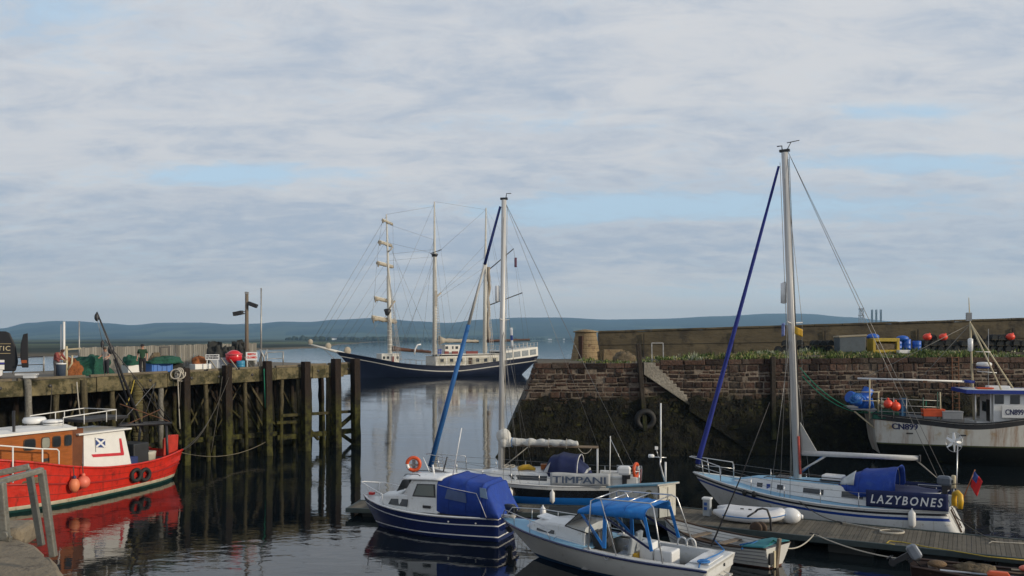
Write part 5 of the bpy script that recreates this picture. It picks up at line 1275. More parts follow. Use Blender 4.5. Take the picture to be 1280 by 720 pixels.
for i_, sd in ((0, 1), (1, -1)):
    T(y2, 'shroud', [H2.sheerpt(.58, sd, 0, .1), sps[i_], mt + V(0, 0, -.2)], .010, RIG, 4)
    for u in (.62, .54): wire(y2, 'lower_shroud', H2.sheerpt(u, sd, 0, .12), m2(403), .009)
T(y2, 'halyard', [mb_ + V(-.2, .1, .1), mt + V(-.16, 0, -.3)], .012, ROPEW, 4)
wf = MB().grid(lambda a, b_: m2(407) + V(-.42 - .12 * a - .05 * b_, .25, -.1 - .95 * b_), 3, 8); wf.m = [(1 if 2 < i % 8 < 5 else 0) for i in range(len(wf.m))]; wf.build('courtesy_flag', [GELW, STB], y2, solid=.01)
tri(H2, y2, .85, .68)
for sd in (1, -1): rails(y2, H2, (.85, .72, .58, .45, .32, .18, .06), sd)
pp_ = [H2.sheerpt(.12, 1, 0, .06), H2.sheerpt(.12, 1, .64, .06), H2.sheerpt(.0, 1, .66, .06), H2.sheerpt(.0, -1, .66, .06), H2.sheerpt(.12, -1, .64, .06), H2.sheerpt(.12, -1, 0, .06)]
T(y2, 'pushpit', pp_, .022, STEEL, 7)
for sd in (1, -1): T(y2, 'pushpit_leg', [H2.sheerpt(0, sd, 0, .06), H2.sheerpt(0, sd, .66, .06)], .02, STEEL)
for k, px in enumerate((634, 641)):
    MB().torus((x2(px, 0), .35, 1.50), .13, .035, (0, 0, 1), 14).torus((x2(px, 0) - .05, .35, 1.56), .12, .03, (0, .2, 1), 14).build('rope_coil', ROPEW, y2)
oo = MB().tube([V(0, 0, 0), V(-.25, .05, .08), V(-.5, 0, .1), V(-.8, .05, .0)], [.1, .13, .13, .08], 8).build('life_jacket', YEL); q_ = F2.q(648, 588, .5); o = oo; o.location = W(y2, V(q_.x, .5, 1.46)); o.rotation_euler.z = F2.rz; tag(o, 'yellow life jacket bundle lying on the deck of the banner yacht', 'life jacket')
dj = MB().box((0, 0, .12), (.45, .3, .24)); o = dj.build('wooden_box', VARN, bevel=.02); o.location = W(y2, V(x2(682, .3), .3, 1.46)); tag(o, 'small varnished box before the sprayhood of the banner yacht', 'box')
q_ = F2.q(781, 596, .85); outboard('outboard_motor', 'white outboard clamped on the stern rail behind the banner', W(y2, V(q_.x, .95, 1.42)), F2.rz + PI, GELW, sc_=1.15)
lifering('lifebuoy', 'orange lifebuoy on the stern rail of the banner yacht', W(y2, V(F2.q(795, 588, .6).x, .6, F2.q(795, 588, .6).z)), (.9, -.45, 0), .3, .075)
T(y2, 'stern_staff', [V(-L2 / 2 + .02, .2, .9), V(-L2 / 2 - .02, .2, 1.6)], .03, mat('faded_red_pole', (.4, .12, .1), .7))
T(y2, 'whip_aerial', [F2.q(762, 608, 1.2), F2.q(763, 545, 1.2)], .022, PAINTW)
for px, lb in ((686, 'white fender hanging from the banner yacht, beside the banner'), (628, 'white fender hanging from the banner yacht, near its mast')):
    u = .5 + F2.x(px, 1.5) / L2; fender('fender', lb, W(y2, H2.pt(u, .42, 1, .14)), .5, .11, PAINTW, 'fenders of the banner yacht')
# ================================================================== blue cabin cruiser
F3 = Fr((-6.0, 34.6), (-.15, 32.2)); L3 = F3.L
bb3 = thing('cabin_cruiser', 'navy blue cabin cruiser with white cabin and blue canvas tent', 'motor boat', (F3.c.x, F3.c.y, 0), F3.rz)
H3 = Hull(L3, [(0, .95), (.25, 1.12), (.55, 1.2), (.75, 1.02), (.9, .6), (1, .03)], [(0, .75), (.3, .95), (.55, .95), (.8, .55), (1, .02)], [(0, .90), (.4, .88), (.7, .98), (1, 1.22)],
    [(-.5, L3 / 2 - 1.3), (0, L3 / 2 - .72), (.7, L3 / 2 - .2), (1.22, L3 / 2)], [(-.4, -L3 / 2 + .15), (0, -L3 / 2 + .08), (.9, -L3 / 2)], 1.1, .4)
NVH = mat('navy_topsides', (.008, .017, .085), .22, var=.15, coat=.5, dirt=((.02, .03, .07), .15, 3))
mb = MB(); H3.skin(mb, [('a', -.4), ('a', .0), ('a', .16), ('a', .205), ('d', .31), ('d', .265), ('d', .05), ('d', 0)], [0, 0, 1, 0, 1, 0, 1], nu=30); hu3 = mb.build('hull', [NVH, GELW], bb3)
for sd in (1, -1): H3.rail(MB(), sd, .035, dz=.0).build('rubbing_strake', GELW, bb3)
H3.deckmesh(MB(), 0, .03, .05).build('deck', GEL, bb3)
x3 = lambda px, yl=.8: F3.x(px, yl)
t3 = [(x3(478, 0), .35, .25, 1.05, 1.14), (x3(486, 0), .66, .54, 1.0, 1.36), (x3(512, 0), .86, .76, .93, 1.48), (x3(522, 0), .9, .8, .92, 1.5)]
cab3 = trunk(MB(), t3, 0, camber=.06).build('cabin_trunk', GEL, bb3, bevel=.02)
for sd in (1, -1): side_window(MB(), t3, x3(484, .8) , x3(510, .8), .25, .78, sd, slant0=-.12).build('window', DKGLASS, cab3)
t3b = [(x3(503, .8), .86, .70, .92, 1.55), (x3(513, .8), .9, .74, .9, 2.08), (x3(551, .9), .96, .82, .9, 2.15)]
wh3 = trunk(MB(), t3b, 0, camber=.07).build('wheelhouse', GEL, bb3, bevel=.03)
for sd in (1, -1):
    xa, xb = x3(515, .85), x3(545, .85)
    side_window(MB(), t3b, xa, xb, .50, .92, sd, off=.012, slant0=-.18, slant1=.06).build('window_frame', BLKM, wh3)
    side_window(MB(), t3b, xa - .07, xb + .06, .54, .89, sd, off=.022, slant0=-.16, slant1=.06).build('window', glass_mat('cabin_glass', (.07, .09, .08), .05), wh3)
    MB().box((x3(533, .95), sd * .935, 1.12), (.32, .05, .1)).build('vent', BLKM, wh3)
mb = MB(); mb.grid(lambda a, b_: V(lerp(x3(504, .7), x3(553, .8), a), (.80 + .06 * a) * (2 * b_ - 1), 2.10 + .06 * a + .08 * (1 - (2 * b_ - 1) ** 2)), 6, 8); mb.build('roof', GELW, wh3, solid=.05)
for sd in (.5, -.5): T(wh3, 'roof_rail', [V(x3(513, 0), sd, 2.17), V(x3(516, 0), sd, 2.24), V(x3(530, 0), sd, 2.26), V(x3(533, 0), sd, 2.2)], .016, BLKM)
mb = MB(); z = 1.62; mb.prism([V(x3(507, 0) + .04, -.62, 1.56), V(x3(507, 0) + .04, .62, 1.56), V(x3(515, 0) + .06, .64, 2.02), V(x3(515, 0) + .06, -.64, 2.02)], (.015, 0, 0)); mb.build('windscreen', DKGLASS, wh3)
# canvas tent
xa, xb = x3(547, .95), x3(627, .9)
tn = arch(MB(), [(xa + .05, .93, .92, 2.18), (xa - .5, 1.0, .9, 2.32), (xa - 1.2, 1.02, .88, 2.24), (xb + .75, 1.03, .88, 2.16), (xb + .55, 1.03, .88, 2.05), (xb + .05, .98, .9, .95)], 18, pw=.30, wr=.012, sag_=.02).build('canvas_tent', ROYAL, bb3, solid=.015)
seams(tn, [(xa - .5, 1.0, .9, 2.32), (xa - 1.2, 1.02, .88, 2.24), (xb + .75, 1.03, .88, 2.16), (xb + .55, 1.03, .88, 2.05)], SEAM, .30)
CVW = mat('grey_vinyl', (.16, .24, .36), .35, var=.2)
for sd in (1, -1):
    a, b_ = xa - .35, xb + 1.35
    MB().add([V(a, sd * 1.035, 1.52), V(b_, sd * 1.06, 1.42), V(b_ + .05, sd * 1.05, 1.78), V(a - .1, sd * 1.02, 1.88)], [(0, 1, 2, 3)]).build('vinyl_window', mat('vinyl_side', (.06, .10, .22), .35, var=.2), tn, solid=.03)
    T(tn, 'edge_piping', [V(xa - .05, sd * .99, 2.0), V(xa - .7, sd * 1.03, 1.9), V(xb + .95, sd * 1.055, 1.80), V(xb + .75, sd * 1.06, 1.4), V(xb + .55, sd * 1.06, .95)], .014, mat('piping_white', (.55, .56, .6), .6) if sd == 1 else bpy.data.materials['piping_white'], 5)
    T(tn, 'hem', [V(xa, sd * .97, .93), V(xa - 1.2, sd * 1.06, .91), V(xb + .1, sd * 1.02, .91)], .014, BLKM, 5)
MB().add([V(xb + .475, -.6, 1.55), V(xb + .475, .6, 1.55), V(xb + .60, .58, 1.95), V(xb + .60, -.58, 1.95)], [(0, 1, 2, 3)]).build('vinyl_window', CVW, tn, solid=.05)
MB().add([V(xb + .78, 1.065, 1.68), V(xb + .50, 1.05, 1.62), V(xb + .58, 1.03, 2.0), V(xb + .82, 1.04, 2.02)], [(0, 1, 2, 3)]).build('vinyl_window', CVW, tn, solid=.03)
tip = H3.pt(1, 1.2); 
T(bb3, 'pulpit', [H3.sheerpt(.78, 1, 0, .06), H3.sheerpt(.79, 1, .42, .06), H3.sheerpt(.9, 1, .50, .0), V(L3 / 2 + .05, .1, 1.72), V(L3 / 2 + .05, -.1, 1.72), H3.sheerpt(.9, -1, .50, .0), H3.sheerpt(.79, -1, .42, .06), H3.sheerpt(.78, -1, 0, .06)], .02, GELW, 7)
for sd in (1, -1): T(bb3, 'pulpit_leg', [H3.sheerpt(.93, sd, 0, .04), H3.sheerpt(.93, sd, .5, -.0)], .018, GELW)
MB().box((L3 / 2 - .35, 0, 1.28), (.25, .2, .1)).build('bow_roller', mat('red_lamp', (.5, .02, .02), .4), bb3, bevel=.02)
T(bb3, 'whip_aerial', [F3.q(566, 594, .3), F3.q(577, 535, .3)], .02, GELW); T(bb3, 'rod_holder', [F3.q(554, 590, .2), F3.q(559, 571, .2)], .025, BLKM)
T(bb3, 'aerial_post', [F3.q(543, 597, -.2), F3.q(541, 581, -.2)], .04, GELW); T(bb3, 'stay_rod', [F3.q(537, 590, -.5), F3.q(529, 572, -.5)], .018, GELW)
for px in (559, 593):
    u = .5 + F3.x(px, 1.1) / L3; MB().lathe([(.03, 0), (.035, .03), (.0, .04)], H3.pt(u, .68, 1, 0), (0, 1, 0), 8).build('skin_fitting', GELW, hu3)
ob = outboard('outboard_motor', 'dark outboard on the transom of the blue cabin cruiser', W(bb3, V(-L3 / 2 - .12, .1, .95)), F3.rz + PI, mat('dark_cowl', (.02, .025, .03), .3, coat=.3), sc_=1.0)

# ================================================================== white open fishing cruiser
F4 = Fr((-.34, 30.2), (6.36, 25.85)); L4 = F4.L
wb4 = thing('fishing_cruiser', 'white cuddy boat with bright blue canopy over the wheel', 'motor boat', (F4.c.x, F4.c.y, 0), F4.rz)
H4 = Hull(L4, [(0, 1.28), (.3, 1.36), (.6, 1.34), (.8, 1.0), (.93, .5), (1, .04)], [(0, 1.1), (.3, 1.15), (.55, 1.0), (.8, .5), (1, .02)], [(0, .76), (.35, .78), (.7, .98), (1, 1.2)],
    [(-.5, L4 / 2 - 2.4), (0, L4 / 2 - 1.5), (.7, L4 / 2 - .55), (1.2, L4 / 2)], [(-.4, -L4 / 2 + .3), (0, -L4 / 2 + .2), (.8, -L4 / 2)], 1.25, .45)
WHH = mat('warm_white_hull', (.60, .60, .57), .3, var=.07, scale=1.5, coat=.3, dirt=((.42, .40, .35), .22, 2), streak=((.40, .36, .29), .16))
BLB = mat('deep_blue_bottom', (.006, .04, .11), .5, var=.25)
mb = MB(); H4.skin(mb, [('a', -.4), ('a', .14), ('d', .075), ('d', .03), ('d', 0)], [1, 0, 2, 0], nu=36, transom=0); hu4 = mb.build('hull', [WHH, BLB, STB], wb4)
H4.text('SERENITY', .085, .02, .42, 1, 0).build('x', STK, hu4) if False else None
for sd in (1, -1): H4.rail(MB(), sd, .035, dz=-.02, off=.01).build('rubbing_strake', NVH, wb4)
x4 = lambda px, yl=1.0: F4.x(px, yl)
uck = .5 + x4(752, 0) / L4
H4.deckmesh(MB(), 0, .02, .06, u0=uck, u1=1).build('foredeck', DECKB, wb4)
# cockpit: side decks, sole, inner sides
for sd in (1, -1):
    mb = MB(); mb.grid(lambda a, b_: H4.sheerpt(lerp(0, uck + .02, a), sd, .01, .02 + .26 * b_), 16, 1); mb.build('side_deck', GEL, wb4, solid=.03)
    mb = MB(); mb.grid(lambda a, b_: V(lerp(-L4 / 2 + .35, x4(752, 0), a), sd * (1.02 + .06 * math.sin(a * PI)), lerp(.18, .77 + .02 * a, b_)), 12, 2); mb.build('cockpit_side', GEL, wb4, solid=.03)
MB().box(((-L4 / 2 + x4(745, 0)) / 2, 0, .16), (x4(745, 0) + L4 / 2, 2.0, .05)).build('cockpit_sole', mat('sole_grey', (.30, .30, .29), .7, var=.2), wb4)
MB().box((-L4 / 2 + .42, 0, .60), (.78, 2.3, .38)).build('aft_bench', GEL, wb4, bevel=.04); MB().box((-L4 / 2 + .45, .1, .815), (.62, 1.3, .035)).build('hatch_lid', GELW, wb4, bevel=.015)
# cuddy and windscreen
t4 = [(x4(664, 0), .42, .36, 1.08, 1.12), (x4(676, 0), .62, .55, 1.03, 1.30), (x4(700, 0), .82, .74, .97, 1.42), (x4(748, 0), .98, .92, .88, 1.44)]
cd4 = trunk(MB(), t4, 0, camber=.05).build('cuddy', GEL, wb4, bevel=.03)
for sd in (1, -1): side_window(MB(), t4, x4(672, .6), x4(694, .75), .30, .60, sd).build('window', DKGLASS, cd4)
fh4 = x4(686, 0); MB().box((fh4, 0, 1.42), (.6, .6, .06), ry=R(-9)).build('hatch', GELW, cd4, bevel=.02)
zc, zt4 = 1.40, 2.0
xw0, xw1, xw2 = x4(703, .8), x4(724, .8), x4(757, .9)
for sd in (1, -1):
    fr_ = [V(xw0 - .1, sd * .80, 1.40), V(xw1 - .05, sd * .80, 1.93), V(xw2, sd * .94, 1.98), V(xw2 - .12, sd * 1.02, 1.20), V(xw2 + .5, sd * .98, 1.28)]
    MB().add([fr_[0], fr_[1], fr_[2], fr_[3], fr_[4]], [(0, 1, 2, 3, 4)]).build('side_screen', CLEAR, cd4)
    T(cd4, 'screen_frame', [fr_[4], fr_[0], fr_[1]], .022, BLKM)
    MB().bar(fr_[1], V(xw2 + .02, sd * 1.03, .98), .09, .03, up=(0, 1, 0)).build('canvas_edge', SKYB, cd4)
    MB().bar(fr_[2] + V(0, sd * .012, .0), V(xw2 - .02, sd * 1.04, .92), .12, .035, up=(0, 1, 0)).build('canvas_edge', SKYB, cd4)
MB().add([V(xw0 - .1, -.80, 1.42), V(xw0 - .1, .80, 1.42), V(xw1 - .05, .80, 1.93), V(xw1 - .05, -.80, 1.93)], [(0, 1, 2, 3)]).build('windscreen', DKGLASS, cd4, solid=.015)
for y in (-.27, .27): T(cd4, 'mullion', [V(xw0 - .08, y, 1.42), V(xw1 - .03, y, 1.93)], .02, BLKM)
xr = x4(808, .9)
cn = MB(); arch(cn, [(xw1 + .05, .82, 1.86, 1.99), (xw1 - .3, .9, 1.90, 2.16), (xw2, .97, 1.92, 2.25), (lerp(xw2, xr, .5), 1.0, 1.95, 2.30), (xr, 1.0, 1.95, 2.28)], 16, pw=.42); cn.build('canopy', SKYB, wb4, solid=.02); seams(wb4, [(xw2, .97, 1.92, 2.25), (lerp(xw2, xr, .5), 1.0, 1.95, 2.30), (xr, 1.0, 1.95, 2.28)], mat('canopy_seam', (.008, .09, .34), .8), .42)
for sd in (1, -1):
    MB().bar(V(xr + .02, sd * 1.0, 2.05), V(xr - .25, sd * 1.08, 1.05), .10, .03, up=(0, 1, 0)).build('canopy_side', SKYB, wb4)
    MB().add([V(xw2, sd * .975, 1.98), V(xr, sd * 1.0, 2.0), V(xr - .22, sd * 1.07, 1.15), V(xw2 - .15, sd * 1.03, 1.75)], [(0, 1, 2, 3)]).build('clear_curtain', CLEAR, wb4)
    MB().bar(V(xw2, sd * .985, 1.9), V(xr - .22, sd * 1.075, 1.1), .07, .025, up=(0, 1, 0)).build('canopy_strap', NAVY, wb4)
# tube rack over the canopy
for sd in (1, -1):
    f_ = [H4.sheerpt(.5 + x4(731, 1.2) / L4, sd, 0, .05), V(x4(739, .9), sd * .92, 2.34), V(x4(744, .9), sd * .84, 2.42), V(xr - .1, sd * .86, 2.46), V(xr - .25, sd * .95, 2.36), H4.sheerpt(.5 + x4(827, 1.2) / L4, sd, 0, .05)]
    T(wb4, 'rack_tube', f_, .024, STEEL, 7)
    T(wb4, 'rack_leg', [H4.sheerpt(.5 + x4(767, 1.2) / L4, sd, 0, .05), V(x4(752, .9), sd * .9, 2.33), V(x4(750, .9), sd * .86, 2.42)], .022, STEEL, 7)
for px in (744, 762, 785): T(wb4, 'rack_bar', [V(x4(px, .9), -.86, 2.425 + .0006 * (px - 744)), V(x4(px, .9), .86, 2.425 + .0006 * (px - 744))], .02, STEEL)
T(wb4, 'rack_bar', [V(xr - .1, -.86, 2.46), V(xr - .1, .86, 2.46)], .02, STEEL)
# bow rail
for sd in (1, -1):
    T(wb4, 'bow_rail', [H4.sheerpt(.995, sd, .0, .0), H4.sheerpt(.97, sd, .36, .0), H4.sheerpt(.86, sd, .40, .06), H4.sheerpt(.72, sd, .38, .08), H4.sheerpt(.69, sd, 0, .08)], .016, STEEL)
    for u in (.9, .8): T(wb4, 'bow_rail_post', [H4.sheerpt(u, sd, 0, .06), H4.sheerpt(u, sd, .39, .05)], .014, STEEL)
    T(wb4, 'grab_rail', [H4.sheerpt(.68, sd, .02, .16), H4.sheerpt(.66, sd, .16, .16), H4.sheerpt(.52, sd, .15, .14), H4.sheerpt(.5, sd, .02, .14)], .014, STEEL)
MB().box((L4 / 2 - .25, 0, 1.27), (.5, .14, .08)).build('bow_roller', STEEL, wb4); MB().ball((L4 / 2 - .5, .1, 1.3), .12, sz=(1, 1, .6)).build('anchor_rope', ROPEW, wb4)
# seats, boxes
def seat(px, yl):
    q_ = x4(px, yl); 
    MB().lathe([(.16, .18), (.05, .22), (.05, .55)], (q_, yl, 0), seg=10).build('seat_post', STEEL, wb4)
    s_ = MB().box((q_, yl, .66), (.46, .46, .16)).build('seat', mat('seat_vinyl', (.30, .33, .36), .5, var=.1) if 'seat_vinyl' not in bpy.data.materials else bpy.data.materials['seat_vinyl'], wb4, bevel=.05); MB().box((q_ - .22, yl, .98), (.14, .44, .55), ry=R(-8)).build('seat_back', bpy.data.materials['seat_vinyl'], wb4, bevel=.05)
seat(783, .45); seat(790, -.45)
MB().box((x4(757, 0) - .1, .4, 1.05), (.3, .9, .6), ry=R(14)).build('console', mat('console_black', (.02, .02, .022), .5), wb4, bevel=.03)
T(wb4, 'steering_wheel', [V(x4(763, 0) - .05 + .05 * math.sin(2 * PI * i / 16), .45 + .18 * math.cos(2 * PI * i / 16), 1.25 + .18 * math.sin(2 * PI * i / 16)) for i in range(17)], .016, BLACK)
p_ = lambda px, yl: W(wb4, V(x4(px, yl), yl, .19))
jy = MB().box((0, 0, .3), (.22, .35, .5)); o = jy.build('jerrycan', YEL, bevel=.04); o.location = p_(795, .3); o.rotation_euler.z = F4.rz; tag(o, 'yellow jerrycan on the cockpit floor of the blue canopy boat', 'jerrycan')
o = MB().box((0, 0, .46), (.46, .46, .92)).build('engine_box', GELW, wb4, bevel=.04); o.location = (x4(811, .1), .1, .19)
o = MB().box((0, 0, .37), (.62, .66, .74)).build('locker', GELW, wb4, bevel=.05); o.location = (x4(833, .1), .05, .19)
MB().box((0, .335, .45), (.08, .03, .12)).build('catch', STEEL, o)
T(wb4, 'rod', [F4.q(889, 683, -.9), F4.q(930, 587, -.9), F4.q(962, 503, -.9)], [.03, .018, .008], BLKM, 6)
for px in (850, 861): c = V(x4(px, -.95), -1.15, .8); T(wb4, 'grab_handle', [c + V(.16 * math.cos(PI * i / 10), 0, .26 * math.sin(PI * i / 10) ** .7) for i in range(11)], .03, GELW)
T(wb4, 'mooring_rope', [V(-L4 / 2 + .3, 1.15, .80)] + [V(-L4 / 2 + .32 + .14 * math.cos(t), .55 - .15 * math.sin(t) + t * .02, .845 + .004 * t) for t in np.linspace(0, 14, 36)] + [V(-L4 / 2 + .3, -.6, .84), V(-L4 / 2 + .35, -1.2, .82), V(-L4 / 2 + .9, -1.75, 1.0)], .022, ROPEB)
MB().ball((-L4 / 2 + .35, .62, .86), .14, sz=(1.3, 1, .45)).build('rope_knot', ROPEB, wb4)
for yy in (.3, -.1): T(wb4, 'boarding_ladder', [V(-L4 / 2 - .02, yy, .45), V(-L4 / 2 - .2, yy, .40), V(-L4 / 2 - .22, yy, -.2)], .02, STEEL)
T(wb4, 'ladder_rung', [V(-L4 / 2 - .2, .3, .30), V(-L4 / 2 - .2, -.1, .30)], .018, STEEL)
MB().lathe([(.05, 0), (.055, .02), (.02, .025)], (-L4 / 2 - .01 + .03, -.25, .62), (-1, 0, .1), 10).build('transom_fitting', BLKM, hu4)
text_mb('ARROWAN', .12, fn=lambda a, b_, w: V(-L4 / 2 + .012 - .0, -.02 - a, .50 + b_)).build('lettering', STK, hu4) if False else None
MB().torus(H4.pt(.5 + x4(752, 1.3) / L4, .74, 1, .03), .07, .02, (0, 1, 0), 14).build('ring', STEEL, hu4)
fender('fender', 'small white fender lying behind the blue canopy boat', V(1.2, 33.1, .75), .45, .12, GELW)

# ================================================================== pontoons
PLANK = mat('pontoon_planks', (.10, .088, .066), .85, var=.3, scale=2.2, stretch=(1, 1, 1), island=.25, bump=.35, dirt=((.045, .042, .033), .45, 1.5)); PEDGE = mat('pontoon_edge', (.035, .05, .05), .7, var=.3, dirt=((.07, .065, .05), .3, 2)); FLOAT = mat('pontoon_float', (.02, .022, .02), .8, var=.3)
def pontoon(label, a, b_, w_, zt=.5):
    a, b_ = V(*a), V(*b_); d = (b_ - a).normalized(); rz = math.atan2(d.y, d.x); l = (b_ - a).length
    root = thing('pontoon', label, 'pontoon', (a.x, a.y, 0), rz)
    pl = MB(); x = 0; rq = random.Random(2)
    while x < l - .05: pl.box((x + .07, 0, zt - .02 + rq.uniform(-.004, .004)), (.132, w_ - .24, .04)); x += .142
    pl.build('planks', PLANK, root)
    for sd in (1, -1): MB().box((l / 2, sd * (w_ / 2 - .06), zt - .07), (l, .12, .2)).build('edge_beam', PEDGE, root, bevel=.015)
    for x in (.06, l - .06): MB().box((x, 0, zt - .075), (.12, w_ - .26, .16)).build('end_beam', PEDGE, root)
    x = .8
    while x < l - .6: MB().box((x + .6, 0, .06), (1.5, w_ - .5, .62)).build('float', FLOAT, root, bevel=.05); x += 2.6
    return root, lambda s, o, z=zt: V(a.x + d.x * s - d.y * o, a.y + d.y * s + d.x * o, z)
pt1, PT1 = pontoon('broad planked pontoon beside the yacht with the navy dodger', (4.3, 35.25), (21.5, 26.1), 3.1)
pt2, PT2 = pontoon('narrow pontoon behind the blue cabin cruiser', (-6.9, 36.9), (4.4, 35.45), 1.9, .36)
# post with lifebuoy
p = PT2(2.75, -.1); lbp = thing('lifebuoy_post', 'grey post on the narrow pontoon carrying the round lifebuoy', 'post', p)
MB().box((0, 0, 1.0), (.14, .14, 2.0)).build('post', GALV, lbp, bevel=.01); MB().box((0, -.09, 1.78), (.5, .04, .1)).build('backing', GALV, lbp)
lifering('lifebuoy', 'orange lifebuoy hung on the grey pontoon post', p + V(0, -.18, 1.84), (0, -1, 0), .27, .075)
# locker shed
SHW = mat('shed_grey', (.52, .51, .45), .7, var=.15, scale=2, dirt=((.20, .18, .14), .4, 3), streak=((.18, .16, .12), .4)); p = V(5.73, 33.4, .46)
shd = thing('pontoon_shed', 'pale grey locker shed with sloping blue roof standing on the pontoon', 'shed', p, R(35))
MB().prism([V(0, 0, 0), V(0, 2.9, 0), V(0, 2.9, .80), V(0, 0, 1.30)], (.95, 0, 0)).build('walls', SHW, shd)
MB().prism([V(-.08, -.08, 1.325), V(-.08, 3.0, .80), V(-.08, 3.0, .86), V(-.08, -.08, 1.385)], (1.12, 0, 0)).build('roof', mat('shed_roof_blue', (.13, .30, .40), .6, var=.15, dirt=((.22, .32, .36), .35, 3)), shd)
for x in (.24, .71): MB().box((x, -.015, .63), (.42, .03, 1.16)).build('door', SHW, shd, bevel=.008)
for x in (.40, .55): MB().box((x, -.04, .66), (.04, .03, .12)).build('handle', BLKM, shd)
MB().box((.48, -.06, 1.34), (1.2, .05, .06)).build('gutter', GALV, shd)
T(shd, 'corner_trim', [V(-.01, -.01, 0), V(-.01, -.01, 1.28)], .025, BLKM)
rc = MB(); rq = random.Random(8)
for k in range(9): rc.torus((-.04 - .006 * k, .5 + rq.uniform(-.05, .05), .72 + rq.uniform(-.06, .06)), .17 + rq.uniform(-.03, .03), .028, (1, rq.uniform(-.3, .3), 0), 14)
o = rc.build('rope_coil', mat('olive_rope', (.16, .14, .07), .9, var=.3)); o.location = p; o.rotation_euler.z = R(35); o.scale = (1, 1, 1.35); o.location.z -= .2; tag(o, 'coil of olive rope hung on the side of the locker shed', 'rope')
ms = thing('instrument_mast', 'white aerial mast with camera and vane above the locker shed', 'mast', V(5.9, 34.05, 1.74))
yy = 34.05; k = yy / FPX; zz_ = lambda py: EYE + (HZ - py) * k - 1.74; xx_ = lambda px: (px - 640) * k - 5.9
T(ms, 'bent_tube', [V(xx_(832), 0, -.02), V(xx_(829), 0, zz_(595)), V(xx_(825), 0, zz_(580)), V(xx_(826), 0, zz_(572))], .035, STEEL, 8); T(ms, 'aerial', [V(xx_(826), 0, zz_(572)), V(xx_(826), 0, zz_(504))], .03, GELW, 8)
T(ms, 'crossbar', [V(xx_(812), 0, zz_(571)), V(xx_(833), 0, zz_(572))], .022, STEEL); MB().lathe([(.03, -.12), (.075, -.1), (.075, .08), (.04, .12)], (xx_(814), 0, zz_(570)), (1, 0, 0), 12).build('camera', GELW, ms)
MB().box((xx_(820.5), 0, zz_(560)), (.12, .1, .12)).build('lamp', GELW, ms); T(ms, 'lamp_stalk', [V(xx_(820.5), 0, zz_(562)), V(xx_(823), 0, zz_(571))], .015, STEEL)
T(ms, 'short_tube', [V(xx_(832.5), .1, zz_(603)), V(xx_(832.5), .1, zz_(578))], .04, GELW, 8); T(ms, 'base_rail', [V(xx_(815), .05, zz_(605)), V(xx_(842), .05, zz_(604))], .02, STEEL)
# power pedestal
p = PT1(3.05, .75); pd = thing('power_pedestal', 'short white power pedestal on the pontoon by the yacht bow', 'pedestal', (at(884, 640, 33.9).x, 33.9, .5), R(-28))
MB().box((0, 0, .32), (.3, .28, .66)).build('body', mat('pedestal_grey', (.35, .38, .40), .5, var=.15), pd, bevel=.03); MB().box((0, 0, .68), (.36, .34, .08)).build('cap', GELW, pd, bevel=.02)
for z in (.3, .48): MB().box((-.03, -.15, z), (.12, .03, .12)).build('socket', mat('socket_blue', (.02, .08, .3), .4) if z == .3 else bpy.data.materials['socket_blue'], pd)
# inflatable tender upside down on the pontoon
it = thing('inflatable_dinghy', 'white inflatable dinghy with blue line lying on the pontoon', 'dinghy', (at(938, 640, 32.6).x, 32.9, .5), R(-24))
path = [V(-1.25, .38, .34), V(-.6, .5, .26), V(.2, .52, .25), (.85, .34, .3), V(1.2, .0, .38), V(.85, -.34, .3), V(.2, -.52, .25), V(-.6, -.5, .26), V(-1.25, -.38, .34)]
path = [Vector(q) for q in path]; sm = []
for i in range(len(path) - 1):
    for j in range(4): t = j / 4; a, b_, c_, d_ = path[max(i - 1, 0)], path[i], path[i + 1], path[min(i + 2, 8)]; sm.append(.5 * ((2 * b_) + (c_ - a) * t + (2 * a - 5 * b_ + 4 * c_ - d_) * t * t + (3 * b_ - a - 3 * c_ + d_) * t ** 3))
sm.append(path[-1])
INF = mat('hypalon_white', (.62, .63, .65), .5, var=.08, dirt=((.40, .40, .40), .15, 3)); n = len(sm)
MB().tube(sm, [.22 * min(1, .35 + .65 * min(i, n - 1 - i) / 3) for i in range(n)], 12).build('tube', INF, it)
T(it, 'rubbing_line', [q + (V(q.x * .2, q.y, 0).normalized() * .215) for q in sm[3:-3]], .022, ROPEB)
MB().grid(lambda a, b_: V(lerp(-1.1, .8, a), (.48 - .2 * a * a) * (2 * b_ - 1), .40 + .05 * math.sin(a * PI)), 8, 6).build('floor', INF, it, solid=.04)
for x in (-.2, .1): MB().box((x, -.2, .47), (.12, .1, .06)).build('patch', BLACK, it)
rbx = MB().ball((0, 0, 0), .3, seg=18, rings=10, sz=(1.35, 1, 1)); rbx.lathe([(.1, .36), (.07, .46)], seg=10, axis=(1, 0, 0)); o = rbx.build('round_fender', GELW); o.location = (at(988, 645, 32.4).x, 32.4, .80); o.rotation_euler.z = R(-25); tag(o, 'fat white round fender at the end of the inflatable dinghy', 'fender')
ob_ = MB().tube([V(-.15, 0, 0), V(.15, 0, .05)], .12, 8); o = ob_.build('life_jacket', ORANGE); o.location = (at(972, 640, 32.5).x, 32.62, .78); tag(o, 'orange bundle tucked behind the fat white fender', 'bundle')
for px, py, lb in ((924, 632, 'black ball fender on the yacht topsides, nearer the bow'), (938, 628, 'black ball fender on the yacht topsides, nearer the mast')):
    u = .5 + F1.x(px, 1.5) / F1.L; q_ = H1.pt(min(u, .95), .98, 1, .13); o = MB().ball((0, 0, 0), .14, sz=(.7, 1, 1)).build('ball_fender', RUB); o.location = W(y1, q_); tag(o, lb, 'fender', 'black ball fenders')
